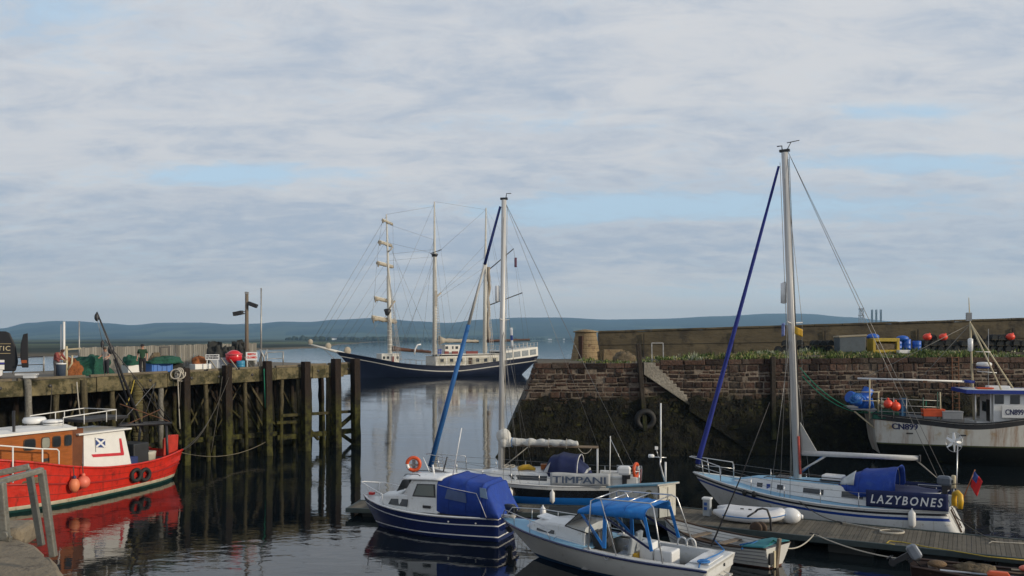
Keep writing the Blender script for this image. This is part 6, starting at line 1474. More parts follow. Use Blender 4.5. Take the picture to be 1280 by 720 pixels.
# hoop trolley
p = PT1(5.55, -1.05); hpz = lambda px, py: V((px - 640) * 31.2 / FPX - p.x, 0, EYE + (HZ - py) * 31.2 / FPX - .5)
tr = thing('hand_trolley', 'black hooped hand trolley standing at the pontoon edge', 'trolley', (p.x, 31.2, .5))
T(tr, 'hoop', [hpz(944, 640), hpz(947, 637), hpz(953, 635.5), hpz(959, 637), hpz(963, 648), hpz(964, 670)], .04, BLKM, 8); T(tr, 'handle', [hpz(934, 646), hpz(944, 640)], .035, BLKM)
for px in (945, 951): w_ = MB().lathe([(.05, -.04), (.2, -.05), (.24, 0), (.2, .05), (.05, .04)], hpz(px, 660), (.5, .8, 0), 16).build('wheel', WOODD, tr)
T(tr, 'axle', [hpz(945, 660), hpz(963, 662)], .03, BLKM)
# clinker dinghy
F5 = Fr((5.65, 31.55), (8.7, 28.05)); L5 = F5.L; cd5 = thing('clinker_dinghy', 'small white clinker dinghy with a teal stern cover', 'dinghy', (F5.c.x, F5.c.y, 0), F5.rz)
H5 = Hull(L5, [(0, .72), (.3, .9), (.6, .86), (.85, .45), (1, .03)], [(0, .35), (.3, .7), (.6, .6), (.85, .25), (1, .02)], [(0, .72), (.4, .6), (.7, .65), (1, .9)], [(-.3, L5 / 2 - .6), (0, L5 / 2 - .3), (.9, L5 / 2)], [(-.3, -L5 / 2 + .1), (0, -L5 / 2 + .05), (.7, -L5 / 2 - .06)], .8, .3)
mb = MB(); rows = [('a', -.28), ('a', .06)]
for i in range(1, 6): rows.append(('f', .1 + .9 * i / 5))
H5.skin(mb, rows, [1, 0, 0, 0, 0, 0], nu=22, smooth=False, transom=0); hu5 = mb.build('hull', [WHH, mat('antifoul_brown', (.10, .035, .02), .7, var=.3)], cd5, solid=.0)
for sd in (1, -1):
    H5.rail(MB(), sd, .035).build('gunwale', WOODD, cd5)
    for i in range(1, 5):
        pts = []
        for j in range(21): u = j / 20; z = H5.sh(u) * (.1 + .9 * i / 5); pts.append(H5.pt(u, z, sd, .008))
        T(hu5, 'plank_edge', pts, .016, mat('plank_line', (.22, .22, .22), .6) if 'plank_line' not in bpy.data.materials else bpy.data.materials['plank_line'], 4)
H5.deckmesh(MB(), 0, .35, .0, u0=.0, u1=.98, inset=.05).build('bottom_boards', WOODD, cd5)
for u in (.45, .7): z = H5.sh(u) - .14; MB().box((H5.x(u, z), 0, z), (.25, 2 * H5.hb(u, z) - .06, .04)).build('thwart', WOOD, cd5)
TEAL = mat('teal_cover', (.02, .16, .19), .8, var=.25, bump=.3, bscale=8)
MB().grid(lambda a, b_: V(H5.x(0, .7) + .05 + .75 * a, (2 * b_ - 1) * (lerp(.76, .92, a)), lerp(.76, .70, a) + .05 * math.cos((2 * b_ - 1) * 1.5)), 10, 8).build('stern_cover', TEAL, cd5, solid=.03)
tx = lambda z: H5.x(0, z)
MB().bar(V(tx(-.4) - .06, .05, -.5), V(tx(.7) - .07, .05, .98), .14, .09).build('rudder_post', WOOD, cd5, bevel=.01); MB().box((tx(.35) - .05, .42, .36), (.07, .22, .38)).build('bracket', BLKM, cd5, bevel=.01); MB().box((tx(.3) - .05, .22, .32), (.06, .1, .55)).build('pad', CREAM, cd5)
T(cd5, 'tiller_rope', [V(tx(.7) - .05, .1, .85), V(tx(.7) + .3, -.2, .82), V(tx(.7) + .1, .4, .8)], .025, ROPEG)
T(cd5, 'blue_lashing', [V(tx(.7) + .9, .85, .72), V(tx(.7) + .6, .3, .82), V(tx(.7) + .8, .9, .62), V(tx(.7) + .5, 1.3, .75)], .03, ROPEB)
# rowing boat with outboard, bottom right
F6 = Fr((17.4, 24.5), (12.4, 26.6)); L6 = F6.L; rb6 = thing('rowing_boat', 'brown open wooden boat full of oars and gear by the pontoon', 'rowing boat', (F6.c.x, F6.c.y, 0), F6.rz)
H6 = Hull(L6, [(0, .55), (.35, .82), (.65, .78), (.88, .4), (1, .03)], [(0, .3), (.35, .65), (.65, .55), (.88, .2), (1, .02)], [(0, .55), (.4, .45), (.7, .48), (1, .72)], [(-.3, L6 / 2 - .5), (0, L6 / 2 - .25), (.8, L6 / 2)], [(-.3, -L6 / 2 + .1), (0, -L6 / 2 + .05), (.6, -L6 / 2)], .8, .25)
BRW = mat('red_brown_boat', (.024, .010, .008), .6, var=.3, scale=3, dirt=((.013, .008, .006), .35, 3)); BRI = mat('boat_inside', (.03, .017, .011), .7, var=.4)
mb = MB(); H6.skin(mb, [('a', -.25), ('f', .1), ('f', .4), ('f', .7), ('f', 1)], [0, 0, 0, 0], nu=20, smooth=False); mb.build('hull', [BRW], rb6)
for sd in (1, -1): H6.rail(MB(), sd, .04).build('gunwale', mat('gunwale_brown', (.036, .017, .011), .5, var=.3) if sd == 1 else bpy.data.materials['gunwale_brown'], rb6)
H6.deckmesh(MB(), 0, .30, 0, inset=.04).build('bottom_boards', BRI, rb6)
for u in (.12, .42, .68): z = H6.sh(u) - .1; MB().box((H6.x(u, z), 0, z), (.26, 2 * H6.hb(u, z) - .04, .04)).build('thwart', mat('thwart_wood', (.075, .048, .03), .7, var=.3) if u == .12 else bpy.data.materials['thwart_wood'], rb6)
MB().box((H6.x(.93, .55), 0, .58), (.5, .5, .05)).build('foredeck', GREYP, rb6)
def oar(label, a, b_, m, g):
    root = thing('oar', label, 'oar', a, 0, g); d = Vector(b_) - Vector(a); T(root, 'shaft', [V(0, 0, 0), d * .72], .03, m); n_ = d.normalized().cross(V(0, 0, 1)).normalized()
    MB().prism([d * .7 + n_ * .03, d + n_ * .09, d - n_ * .09, d * .7 - n_ * .03], (0, 0, .025)).build('blade', m, root)
og = 'oars in the brown boat'
oar('pale grey bladed oar lying along the near side of the brown boat', W(rb6, V(.9, -.42, .50)), W(rb6, V(-1.9, -.50, .50)), mat('oar_grey', (.33, .36, .40), .5), og)
oar('pale wooden oar lying along the far side of the brown boat', W(rb6, V(.1, .48, .50)), W(rb6, V(2.0, .30, .56)), mat('oar_pale', (.45, .38, .26), .6), og)
oar('dark wooden oar across the middle of the brown boat', W(rb6, V(-1.7, .22, .49)), W(rb6, V(1.2, .05, .49)), WOODD, og)
o = MB().loft([[V(x, y, z) for x, y in ((-.3, -.13), (.3, -.13), (.3, .13), (-.3, .13))] for z in (0, .05)] + [[V(x * .8, y * .8, .14) for x, y in ((-.3, -.13), (.3, -.13), (.3, .13), (-.3, .13))]]).build('orange_float', ORANGE, bevel=.03); o.location = W(rb6, V(-.35, -.48, .49)); o.rotation_euler.z = F6.rz; tag(o, 'bright orange float lying in the brown boat', 'float')
o = MB().ball((0, 0, .1), .2, sz=(1.4, .7, .55)).build('pink_float', BUOYP); o.location = W(rb6, V(.55, .52, .47)); tag(o, 'pink float on the far side of the brown boat', 'float')
for i, (x, lb) in enumerate(((.75, 'coil of green rope in the brown boat, nearer the engine'), (1.75, 'coil of green rope in the brown boat, nearer the bow'))):
    mb = MB(); rq = random.Random(i)
    for k in range(6): mb.torus((rq.uniform(-.06, .06), rq.uniform(-.06, .06), .03 + .03 * k), .16 + rq.uniform(-.03, .03), .03, (rq.uniform(-.2, .2), rq.uniform(-.2, .2), 1), 12)
    o = mb.build('rope_coil', ROPEG); o.location = W(rb6, V(x, -.42, .42)); tag(o, lb, 'rope', 'green rope coils in the brown boat')
o = MB().tube([V(-.4, 0, 0), V(0, .06, .06), V(.45, 0, .0)], .06, 7).build('red_rope_bundle', mat('red_cord', (.30, .02, .03), .8, var=.4)); o.location = W(rb6, V(1.15, .05, .52)); tag(o, 'dark red rope bundle in the brown boat', 'rope')
heap('net_heap', NETB, (1.1, .6, .25), W(rb6, V(-.9, .15, .40)), 'brown netting heaped in the brown boat', 'net', 3.3, rz=F6.rz)
outboard('outboard_motor', 'silver grey outboard tilted up on the brown boat stern', W(rb6, V(-L6 / 2 - .02, 0, .78)), F6.rz + PI - PI, mat('silver_cowl', (.20, .22, .25), .35, var=.2, metal=.3), tilt=R(58), sc_=.95)
o = MB().ball((0, 0, 0), .3, sz=(1.2, 1, .7)).build('rope_tangle', mat('tan_rope', (.16, .10, .05), .9, var=.4, bump=1, bscale=20)); o.location = W(rb6, V(-1.95, 0, .58)); o.scale = (.8, .8, .5); tag(o, 'tan rope tangle at the stern of the brown boat', 'rope')
# mooring ropes on and off the pontoon
def rope(label, pts, r, m, group=None):
    o = MB().tube(pts, r, 6).build('mooring_rope', m); return tag(o, label, 'rope', group)
def cleat(s, o_, label):
    p = PT1(s, o_); root = thing('mooring_cleat', label, 'cleat', p, R(-28), 'cleats on the broad pontoon')
    MB().box((0, 0, .04), (.08, .06, .09)).build('base', BLKM, root); MB().tube([V(-.16, 0, .1), V(0, 0, .085), V(.16, 0, .1)], .025, 6).build('horn', BLKM, root); return p
def cw(px, py, z=.5): Y = FPX * (EYE - z) / (py - HZ); return V((px - 640) / FPX * Y, Y, z)
c1 = cleat(8.0, -1.35, 'black cleat on the near pontoon edge with pale ropes on both sides'); c2 = cleat(8.6, 1.2, 'black cleat by the pale coil on the pontoon')
rope('pale rope sagging from the dinghy to the pontoon cleat', sag(W(cd5, V(-L5 / 2 - .05, .0, .75)), c1 + V(0, 0, .08), .28, 14), .022, ROPEW, 'pale mooring ropes'); rope('pale rope sagging from the pontoon cleat to the tilted outboard', sag(c1 + V(0, 0, .08), W(rb6, V(-L6 / 2 + .1, .3, .55)), .15, 12), .022, ROPEW, 'pale mooring ropes')
q0 = cw(1092, 660, .53); rr_ = [c2 + V(0, 0, .08), cw(1100, 662, .53)] + [cw(1115, 665.5, .53) + V(.42 * math.cos(t), .30 * math.sin(t), .004 * t) for t in np.linspace(2.5, 14, 30)]
rope('pale rope lying in a loop on the pontoon', rr_, .025, ROPEW)
rope('dark rope from the yacht deck to the pontoon cleat', sag(W(y1, H1.sheerpt(.52, 1, 0, 0)), c2 + V(0, 0, .08), .15, 8), .018, ROPED)
yp = [cw(px, py, .53) for px, py in ((1118, 681), (1108, 679), (1112, 676), (1130, 678), (1160, 684), (1200, 690), (1235, 696), (1290, 701))]
rope('yellow rope lying along the near edge of the pontoon', yp, .02, ROPEY)
rope('pale line lying on the far edge of the pontoon', [cw(px, py, .53) for px, py in ((1236, 679), (1240, 677), (1262, 678.5), (1300, 680))], .018, ROPEW)
rope('dark stern line from the yacht transom to the pontoon', sag(W(y1, V(-L_ / 2 + .1, .7, .85)), cw(1245, 676, .55), .1, 8), .018, ROPED)
# ================================================================== red workboat by the pier
F7 = Fr((-24.3, 33.5), (-18.75, 46.3)); L7 = F7.L
rb = thing('red_workboat', 'red wooden workboat with orange wheelhouse beside the timber pier', 'fishing boat', (F7.c.x, F7.c.y, 0), F7.rz)
H7 = Hull(L7, [(0, 1.15), (.1, 1.55), (.35, 1.95), (.65, 1.9), (.85, 1.2), (1, .05)], [(0, .7), (.12, 1.3), (.4, 1.8), (.65, 1.7), (.85, .8), (1, .03)], [(0, 1.55), (.18, 1.32), (.4, 1.40), (.55, 1.72), (.68, 2.15), (.85, 2.6), (1, 2.9)],
    [(-.5, L7 / 2 - 1.2), (0, L7 / 2 - .8), (2.6, L7 / 2)], [(-.5, -L7 / 2 + .5), (0, -L7 / 2 + .25), (1.5, -L7 / 2)], .9, .6)
BTG = mat('boot_teal_green', (.012, .06, .055), .55, var=.35, dirt=((.05, .06, .02), .35, 2)); WLN = mat('stained_white_line', (.46, .42, .32), .6, var=.2, dirt=((.25, .13, .05), .4, 3), streak=((.22, .10, .04), .35))
mb = MB(); H7.skin(mb, [('a', -.5), ('a', .14), ('a', .30), ('f', .30), ('f', .312), ('f', .52), ('f', .58), ('f', .75), ('f', .762), ('f', .93), ('f', 1)], [2, 1, 0, 3, 0, 0, 0, 3, 0, 0], nu=34, transom=0); hu7 = mb.build('hull', [RED, WLN, BTG, mat('plank_seam', (.10, .012, .008), .7)], rb)
for sd in (1, -1):
    H7.rail(MB(), sd, .06, dz=.02).build('rail_cap', RED, rb)
    pts = [H7.pt(j / 30, H7.sh(j / 30) * .55, sd, .02) for j in range(31)]; T(hu7, 'rubbing_strake', pts, .045, mat('dark_red', (.28, .014, .01), .45, var=.25) if 'dark_red' not in bpy.data.materials else bpy.data.materials['dark_red'], 5)
H7.deckmesh(MB(), 0, .45, .05, inset=.06).build('deck', mat('deck_red_grey', (.12, .05, .04), .8, var=.3), rb)
for sd in (1, -1): MB().grid(lambda a, b_: H7.sheerpt(a * .98 + .01, sd, -.5 * b_ + .0, .07), 24, 1).build('bulwark', RED, rb)
x7 = lambda px, yl=1.25: F7.x(px, yl)
# wheelhouse: varnished forward house and white after casing
xa, xb = x7(-40), x7(91); zf, zr = .95, 3.0
def house(pts, z0, z1, mb=None): 
    mb = mb or MB(); return mb.loft([[V(x, y, z0) for x, y in pts], [V(x * 1, y, z1) for x, y in pts]])
def zat(px, py, yl=1.25): return F7.q(px, py, yl).z
rz0 = zat(20, 543); rz1 = zat(91, 543)
wh = house([(xa + .4, 0), (xa, .9), (xb, 1.25), (xb, -1.25), (xa, -.9)], .8, rz0 - .05).build('wheelhouse', VARN, rb, bevel=.03)
def wl_pt(x, z, off): t = (x - xb) / (xa - xb); n_ = V(.35 / (xa - xb), 1, 0).normalized(); return V(x, lerp(1.25, .9, t), z) + n_ * off
for a, c_ in ((33, 46), (54, 63), (67, 76), (81, 89)):
    x0, x1 = x7(a), x7(c_); z0, z1 = zat(60, 560), zat(60, 547)
    fr_ = MB(); ring = []
    for i in range(12):
        t = 2 * PI * i / 12; ring.append(((x0 + x1) / 2 + (x1 - x0) / 2 * math.copysign(abs(math.cos(t)) ** .5, math.cos(t)), (z0 + z1) / 2 + (z1 - z0) / 2 * math.copysign(abs(math.sin(t)) ** .45, math.sin(t))))
    def win(off, k): return [wl_pt((x0 + x1) / 2 + (x - (x0 + x1) / 2) * k, (z0 + z1) / 2 + (z - (z0 + z1) / 2) * k, off) for x, z in ring]
    wf_ = MB().prism(win(.0, 1.15), (0, .03, 0)).build('window_frame', WOODD, wh); MB().prism(win(.01, 1), (0, .035, 0)).build('window', DKGLASS if a != 54 else mat('bright_pane', (.25, .26, .22), .2), wh)
MB().prism([wl_pt(x7(54), zat(60, 577), .0), wl_pt(x7(63), zat(60, 577), .0), wl_pt(x7(63), zat(60, 573), .0), wl_pt(x7(54), zat(60, 573), .0)], (0, .02, 0)).build('vent', BLKM, wh)
rf = MB().loft([[V(x, y * 1.12, z) for x, y in ((xa + .7, 0), (xa + .1, 1.0), (xb - .1, 1.25), (xb - .1, -1.25), (xa + .1, -1.0))] for z in (rz0 - .06, rz0 + .06)]); rf.loft([[V(x * .97 + .0, y * k, z) for x, y in ((xa + .5, 0), (xa, 1.0), (xb - .1, 1.25), (xb - .1, -1.25), (xa, -1.0))] for z, k in ((rz0 + .06, 1.0), (rz0 + .16, .55))]); rf.build('roof', PAINTW, wh, bevel=.01)
# after casing
ca, cb = x7(106), x7(161); cas = [(ca, 1.25), (cb, 1.2), (cb, -1.2), (ca, -1.25)]
zt_ = zat(120, 542)
cg = MB().loft([[V(ca + .1, 1.32, 1.1), V(cb - .15, 1.32, 1.1), V(cb - .15, -1.32, 1.1), V(ca + .1, -1.32, 1.1)], [V(ca, 1.18, zt_), V(cb + .22, 1.18, zt_), V(cb + .22, -1.18, zt_), V(ca, -1.18, zt_)]]).build('after_casing', PAINTW, rb, bevel=.02)
MB().loft([[V(xb, 1.15, .9), V(ca, 1.15, .9), V(ca, -1.15, .9), V(xb, -1.15, .9)], [V(xb, 1.15, rz0 - .06), V(ca, 1.15, rz0 - .06), V(ca, -1.15, rz0 - .06), V(xb, -1.15, rz0 - .06)]]).build('recess_panel', mat('brown_panel', (.13, .04, .012), .5, var=.3), rb)
MB().box(((ca + cb) / 2 + .15, 0, zt_ + .05), (ca - cb + .5, 2.7, .08)).build('casing_roof', PAINTW, rb, bevel=.015)
def cpt(px, py, off=.0):
    q_ = F7.q(px, py, 1.25); t = (q_.z - 1.1) / (zt_ - 1.1); return V(q_.x, lerp(1.32, 1.18, t) + .012 + off, q_.z)
RDP = mat('red_band', (.50, .02, .035), .5, var=.12); FBL = mat('flag_blue', (.02, .05, .19), .5, var=.1)
bnd = MB(); bnd.prism([cpt(114, 568), cpt(154, 565.5), cpt(154, 569), cpt(116, 571.5)], (0, .012, 0)); bnd.prism([cpt(149.5, 548), cpt(152, 548), cpt(154.5, 568), cpt(150.5, 566)], (0, .013, 0)); bnd.build('red_band', RDP, cg)
fg = MB(); fg.prism([cpt(120, 559), cpt(131.5, 559.5), cpt(132, 549), cpt(120, 547.5)], (0, .012, 0)); fo = fg.build('painted_flag', FBL, cg)
sv = MB(); sv.bar(cpt(120.3, 558.6, .015), cpt(131.7, 549.4, .015), .09, .01, up=(0, 1, 0)); sv.bar(cpt(120.3, 548.2, .015), cpt(131.2, 559.0, .015), .09, .012, up=(0, 1, 0)); sv.build('saltire', GELW, fo); MB().bar(cpt(119.6, 565, .0), cpt(119.6, 547, .0), .03, .015, up=(0, 1, 0)).build('flag_staff', GREYP, fo)
# roof gear: rails, raft, radar
for sd, dx in ((1, 0), (-1, 0)):
    za = rz0 + .1
    T(rb, 'roof_rail', [V(x7(82), sd * 1.1, za), V(x7(82), sd * 1.1, za + .42), V(x7(148), sd * 1.1, za + .56), V(x7(148), sd * 1.1, za)], .026, PAINTW, 6)
    for px in ((108, 136) if sd == 1 else (113, 124)): T(rb, 'roof_rail_post', [V(x7(px), sd * 1.1, za), V(x7(px), sd * 1.1, za + .48)], .022, PAINTW)
T(rb, 'roof_rail', [V(x7(148), 1.1, za + .56), V(x7(148), -1.1, za + .56)], .024, PAINTW)
MB().box((x7(118, 0), 0, za + .12), (2.6, 1.7, .14)).build('roof_rack', BLKM, rb, bevel=.02)
sc_ = MB().lathe([(.3, 0), (.42, .05), (.45, .14), (.40, .24), (.1, .27)], (x7(66, .4), .4, rz0 + .14), seg=20).build('radar_scanner', GELW, rb); MB().lathe([(.452, .11), (.455, .15)], (x7(66, .4), .4, rz0 + .14), seg=20).build('band', BLKM, sc_)
rm = F7.q(43, 545, -.4); rt_ = F7.q(43, 523, -.4); T(rb, 'radar_mast', [V(x7(20, -.4), -.4, rz0), V(x7(33, -.4), -.4, rt_.z - .25)], .05, BLKM); MB().lathe([(.3, 0), (.48, .06), (.5, .2), (.44, .3), (.1, .33)], (rt_.x, -.4, rt_.z - .25), seg=20).build('radar_dome', GELW, rb)
T(rb, 'black_pole', [V(x7(24), .95, 1.3), V(x7(23), .95, rz0 + 1.0)], .06, BLKM)
# fore rail on the near side
pts = [V(x7(-60, 1.6), 1.6, F7.q(0, 557, 1.6).z + .2), V(x7(0, 1.7), 1.65, F7.q(0, 557, 1.7).z), V(x7(50, 1.75), 1.75, F7.q(50, 561, 1.75).z), V(x7(71, 1.8), 1.8, F7.q(71, 561.5, 1.8).z), V(x7(73.5, 1.8), 1.8, F7.q(73, 564, 1.8).z), V(x7(73.5, 1.8), 1.8, 1.4)]
T(rb, 'deck_rail', pts, .035, PAINTW); 
for px in (16, 53): T(rb, 'deck_rail_post', [V(x7(px, 1.75), 1.75, 1.4), V(x7(px, 1.75), 1.75, F7.q(px, 559 if px < 20 else 561, 1.75).z)], .035, PAINTW)
heap('net_heap', NETB, (1.6, .8, .4), W(rb, V(x7(38, 1.4), 1.45, 1.25)), 'brown net heaped on the deck of the red workboat', 'net', 2.4, rz=F7.rz)
# buoys, tyres
def hang(px, py, off=.2): q_ = F7.q(px, py, 1.9); u = .5 + q_.x / L7; return u, W(rb, V(q_.x, H7.hb(u, max(.2, q_.z)) + off, q_.z))
for (px, py, r_, m, lb, sz) in ((88, 606, .27, mat('faded_orange_buoy', (.68, .20, .09), .5, var=.15), 'orange oval buoy with a dark top hanging on the red workboat', (.85, .85, 1.2)), (99, 602, .29, BUOYP, 'round pink buoy hanging on the red workboat', (1, 1, 1))):
    u, c = hang(px, py, .22); root = thing('buoy', lb, 'buoy', c, group='buoys on the red workboat'); MB().ball((0, 0, 0), r_, seg=18, rings=10, sz=sz).build('float', m, root); MB().lathe([(.09, r_ * sz[2] * .85), (.08, r_ * sz[2] + .08), (.02, r_ * sz[2] + .12)], seg=10).build('cap', mat('buoy_cap', (.03, .03, .09), .5) if px == 88 else BUOYP, root)
    T(root, 'lanyard', [V(0, 0, r_), V(0, -.1, .85)], .02, ROPED)
for px, py, lb in ((170, 594, 'black tyre on the side of the red workboat, nearer the wheelhouse'), (183, 593.5, 'black tyre on the side of the red workboat, nearer the stern')):
    u, c = hang(px, py, .12); mb = MB().torus((0, 0, 0), .27, .10, (0, 1, 0), 24); o = mb.build('tyre_fender', RUB); o.location = c; o.rotation_euler.z = F7.rz; tag(o, lb, 'tyre', 'tyres on the red workboat')
    a_ = V(0, 0, .3)
# stern: red board, tub, gallows, derrick
bq = F7.q(213, 567, .7); MB().prism([V(bq.x + .5, .75, 1.1), V(bq.x - .45, .75, 1.15), V(bq.x - .55, .75, 2.35), V(bq.x + .1, .75, 2.4), V(bq.x + .5, .75, 2.2)], (0, -.12, 0)).build('stern_board', mat('worn_red', (.40, .025, .012), .5, var=.3, dirt=((.10, .02, .015), .4, 3)), rb, bevel=.04)
tq = F7.q(184, 575, .6); o = MB().lathe([(.38, 0), (.42, .5), (.44, .62), (.3, .64)], seg=18).build('plastic_tub', mat('tub_cream', (.45, .43, .36), .6, var=.15, dirt=((.2, .18, .13), .3, 3))); o.location = W(rb, V(tq.x, .6, 1.05)); tag(o, 'cream plastic tub on the after deck of the red workboat', 'tub')
MB().box((x7(167, .4), .3, 1.5), (1.0, 1.3, 1.4)).build('winch_house', mat('winch_black', (.015, .018, .022), .6, var=.3), rb, bevel=.06)
MB().box((x7(164, 1.0), 1.0, 1.35), (.5, .4, .5)).build('blue_bin', mat('bin_navy', (.015, .03, .12), .6, var=.2), rb, bevel=.03)
ga = x7(190, 0); hz_ = F7.q(190, 530, 0).z
for sd in (1, -1): T(rb, 'gallows_leg', [V(ga, sd * 1.1, 1.0), V(ga - .1, sd * .9, hz_)], .07, BLKM, 8)
T(rb, 'gallows_beam', [F7.q(148, 532, 1.0), F7.q(214, 529, 1.0)], .075, BLKM, 8); T(rb, 'gallows_beam', [F7.q(150, 530, -.8), F7.q(210, 527, -.8)], .06, BLKM, 8); T(rb, 'gallows_crossbar', [F7.q(212, 529, 1.0), F7.q(210, 527, -.8)], .06, BLKM)
d0_ = F7.q(178, 540, .2); d1_ = F7.q(121, 390, .2); d2_ = d0_.lerp(d1_, .62)
dk = MB().tube([d0_ + V(.0, .12, 0), d2_ + V(0, .1, 0), d1_], [.075, .055, .035], 8).build('derrick', BLKM, rb); T(dk, 'derrick_tube', [d0_ + V(0, -.35, 0), d2_ + V(0, -.05, 0)], .045, BLKM)
MB().ball(d1_ + V(0, 0, -.25), .16, sz=(.7, .7, 1.3)).build('pulley_block', BLKM, dk); q_ = d0_.lerp(d1_, .70); MB().ball(q_, .2, sz=(.8, .8, 1.2)).build('pulley_block', BLKM, dk); MB().ball(F7.q(128, 430, .2), .15, sz=(.6, .6, 1.3)).build('pulley_block', BLKM, dk)
for a, b_, r_ in (((121, 396), (128, 428), .012), ((128, 432), (131, 470), .012), ((131, 425), (215, 528), .022), ((165, 470), (208, 527), .022), ((148, 492), (178, 535), .02), ((193, 480), (150, 530), .018), ((195, 478), (176, 535), .022), ((124, 400), (150, 470), .01)): T(dk, 'derrick_stay', [F7.q(*a, .3), F7.q(*b_, .3)], r_, RIG if r_ < .02 else BLKM, 5)
for a, b_ in (((200, 512), (146, 536)), ((150, 505), (212, 527))): T(rb, 'rusty_rod', [F7.q(*a, .6), F7.q(*b_, .6)], .022, RUST, 5)
st_ = W(rb, V(-L7 / 2, .8, 1.45))
def rope2(label, pts, m=ROPEW, r=.022): o = MB().tube(pts, r, 6).build('mooring_rope', m); return tag(o, label, 'rope')
rope2('pale stern rope from the red workboat up to the pier', sag(st_, P(s_of(283), .4, 5.3), .9, 16), ROPED, .02); rope2('pale slack rope from the red workboat along the pier piles', sag(st_, P(s_of(327), .45, .9), .55, 18), mat('wet_rope', (.16, .14, .10), .9, var=.3), .02)
rope2('dark rope from the red workboat stern to the pier', sag(st_, P(s_of(262), .4, 3.0), .5, 10), ROPED)

# ================================================================== white fishing boat at the quay (right)
F8 = Fr((35.3, 50.6), (22.35, 53.6)); L8 = F8.L
fb8 = thing('fishing_boat', 'rust streaked white fishing boat numbered CN899 under the stone quay', 'fishing boat', (F8.c.x, F8.c.y, 0), F8.rz)
H8 = Hull(L8, [(0, 1.5), (.15, 1.85), (.5, 2.1), (.75, 1.8), (.9, 1.0), (1, .05)], [(0, 1.2), (.2, 1.6), (.5, 1.85), (.75, 1.4), (.9, .6), (1, .03)], [(0, 2.95), (.2, 2.72), (.42, 2.5), (.6, 2.75), (.8, 3.3), (1, 3.9)],
    [(-.5, L8 / 2 - 1.6), (0, L8 / 2 - 1.2), (3.9, L8 / 2)], [(-.5, -L8 / 2 + .9), (0, -L8 / 2 + .7), (1, -L8 / 2 + .3), (3, -L8 / 2)], .7, .6)
WRU = mat('rusty_white_hull', (.56, .55, .50), .45, var=.1, scale=1.2, dirt=((.38, .27, .12), .42, .7), streak=((.26, .12, .04), .55, (1.8, 1.8, .16)))
AFB = mat('weedy_bottom', (.006, .007, .006), .95, spec=.1, var=.4, dirt=((.04, .045, .015), .35, 1.5)); BLW = mat('black_bulwark', (.018, .018, .02), .6, var=.3)
mb = MB(); H8.skin(mb, [('a', -.5), ('a', .5), ('a', 1.12), ('a', 1.2), ('d', .34), ('d', .05), ('d', 0)], [1, 1, 2, 0, 3, 0], nu=34, transom=0); hu8 = mb.build('hull', [WRU, AFB, mat('weed_fringe', (.05, .06, .02), .8, var=.4), BLW], fb8)
HB = mat('hull_number', (.02, .025, .09), .5)
for sd in (-1,): 
    q_ = F8.q(1114, 536, -1.8); [H8.text('CN899', .50, .5 + q_.x / L8, F8.q(1114, 537, -1.85).z + .02, sd, 0, off=.012 + .002 * k_, dx=.016 * k_, bold=.006).build('hull_number', HB, hu8) for k_ in range(3)]
    for px in (1137, 1206): u = .5 + F8.x(px, -1.9) / L8; MB().box(H8.pt(u, F8.q(px, 542 if px < 1150 else 544, -1.9).z, sd, .0), (.36, .05, .08)).build('freeing_port', BLACK, hu8)
for sd in (1, -1): H8.rail(MB(), sd, .05, dz=.02).build('rail_cap', BLW, fb8); MB().grid(lambda a, b_: H8.sheerpt(a * .98 + .01, sd, -.7 * b_, .08), 24, 1).build('bulwark', GREYP, fb8)
H8.deckmesh(MB(), 0, .65, .05, inset=.06).build('deck', mat('deck_dark', (.06, .06, .055), .8, var=.3), fb8)
x8 = lambda px, yl=-1.5: F8.x(px, yl); z8 = lambda px, py, yl=-1.5: F8.q(px, py, yl).z
# wheelhouse
w0, w1 = x8(1243), x8(1320); zt8 = z8(1250, 490)
wh8 = MB().loft([[V(w0, -1.35, 1.9), V(w1, -1.35, 1.9), V(w1 + .4, 0, 1.9), V(w1, 1.35, 1.9), V(w0, 1.35, 1.9)], [V(w0, -1.3, zt8), V(w1 - .3, -1.3, zt8), V(w1 - .1, 0, zt8), V(w1 - .3, 1.3, zt8), V(w0, 1.3, zt8)]]).build('wheelhouse', PAINTW, fb8, bevel=.02)
for a, c_ in ((1243.5, 1255), (1263, 1275), (1282, 1296)):
    for sd in (-1, 1):
        x0, x1 = x8(a, -1.35), x8(c_, -1.35); MB().box(((x0 + x1) / 2, sd * 1.33, z8(1260, 499.5, -1.35)), (x1 - x0, .06, .52)).build('window', DKGLASS, wh8, bevel=.02)
sw0 = x8(1222); MB().loft([[V(sw0, -1.25, 1.9), V(w0, -1.25, 1.9), V(w0, 1.25, 1.9), V(sw0, 1.25, 1.9)], [V(sw0, -1.25, 2.55), V(w0, -1.25, 2.55), V(w0, 1.25, 2.55), V(sw0, 1.25, 2.55)]]).build('shelter_side', PAINTW, fb8, bevel=.03)
MB().box((w0 - .03, -.5, 3.2), (.05, .7, 1.3)).build('door_opening', BLACK, wh8); MB().box((w0 - .05, .3, 3.4), (.05, .6, .6)).build('after_window', DKGLASS, wh8)
for px in (1221, 1240): T(fb8, 'shelter_post', [V(x8(px), -1.25, 2.5), V(x8(px), -1.25, zt8)], .04, PAINTW)
RB8 = mat('roof_blue', (.015, .04, .28), .5, var=.15)
r0 = x8(1208); mb = MB(); mb.grid(lambda a, b_: V(lerp(r0, w1 + .2, a), 1.6 * (2 * b_ - 1), zt8 + .02 + .1 * (1 - (2 * b_ - 1) ** 2)), 8, 8); rf8 = mb.build('roof', PAINTW, fb8, solid=.06)
for sd in (1, -1): MB().box(((r0 + w1 + .2) / 2, sd * 1.62, zt8 + .0), (w1 + .2 - r0, .05, .22)).build('roof_trim', RB8, rf8)
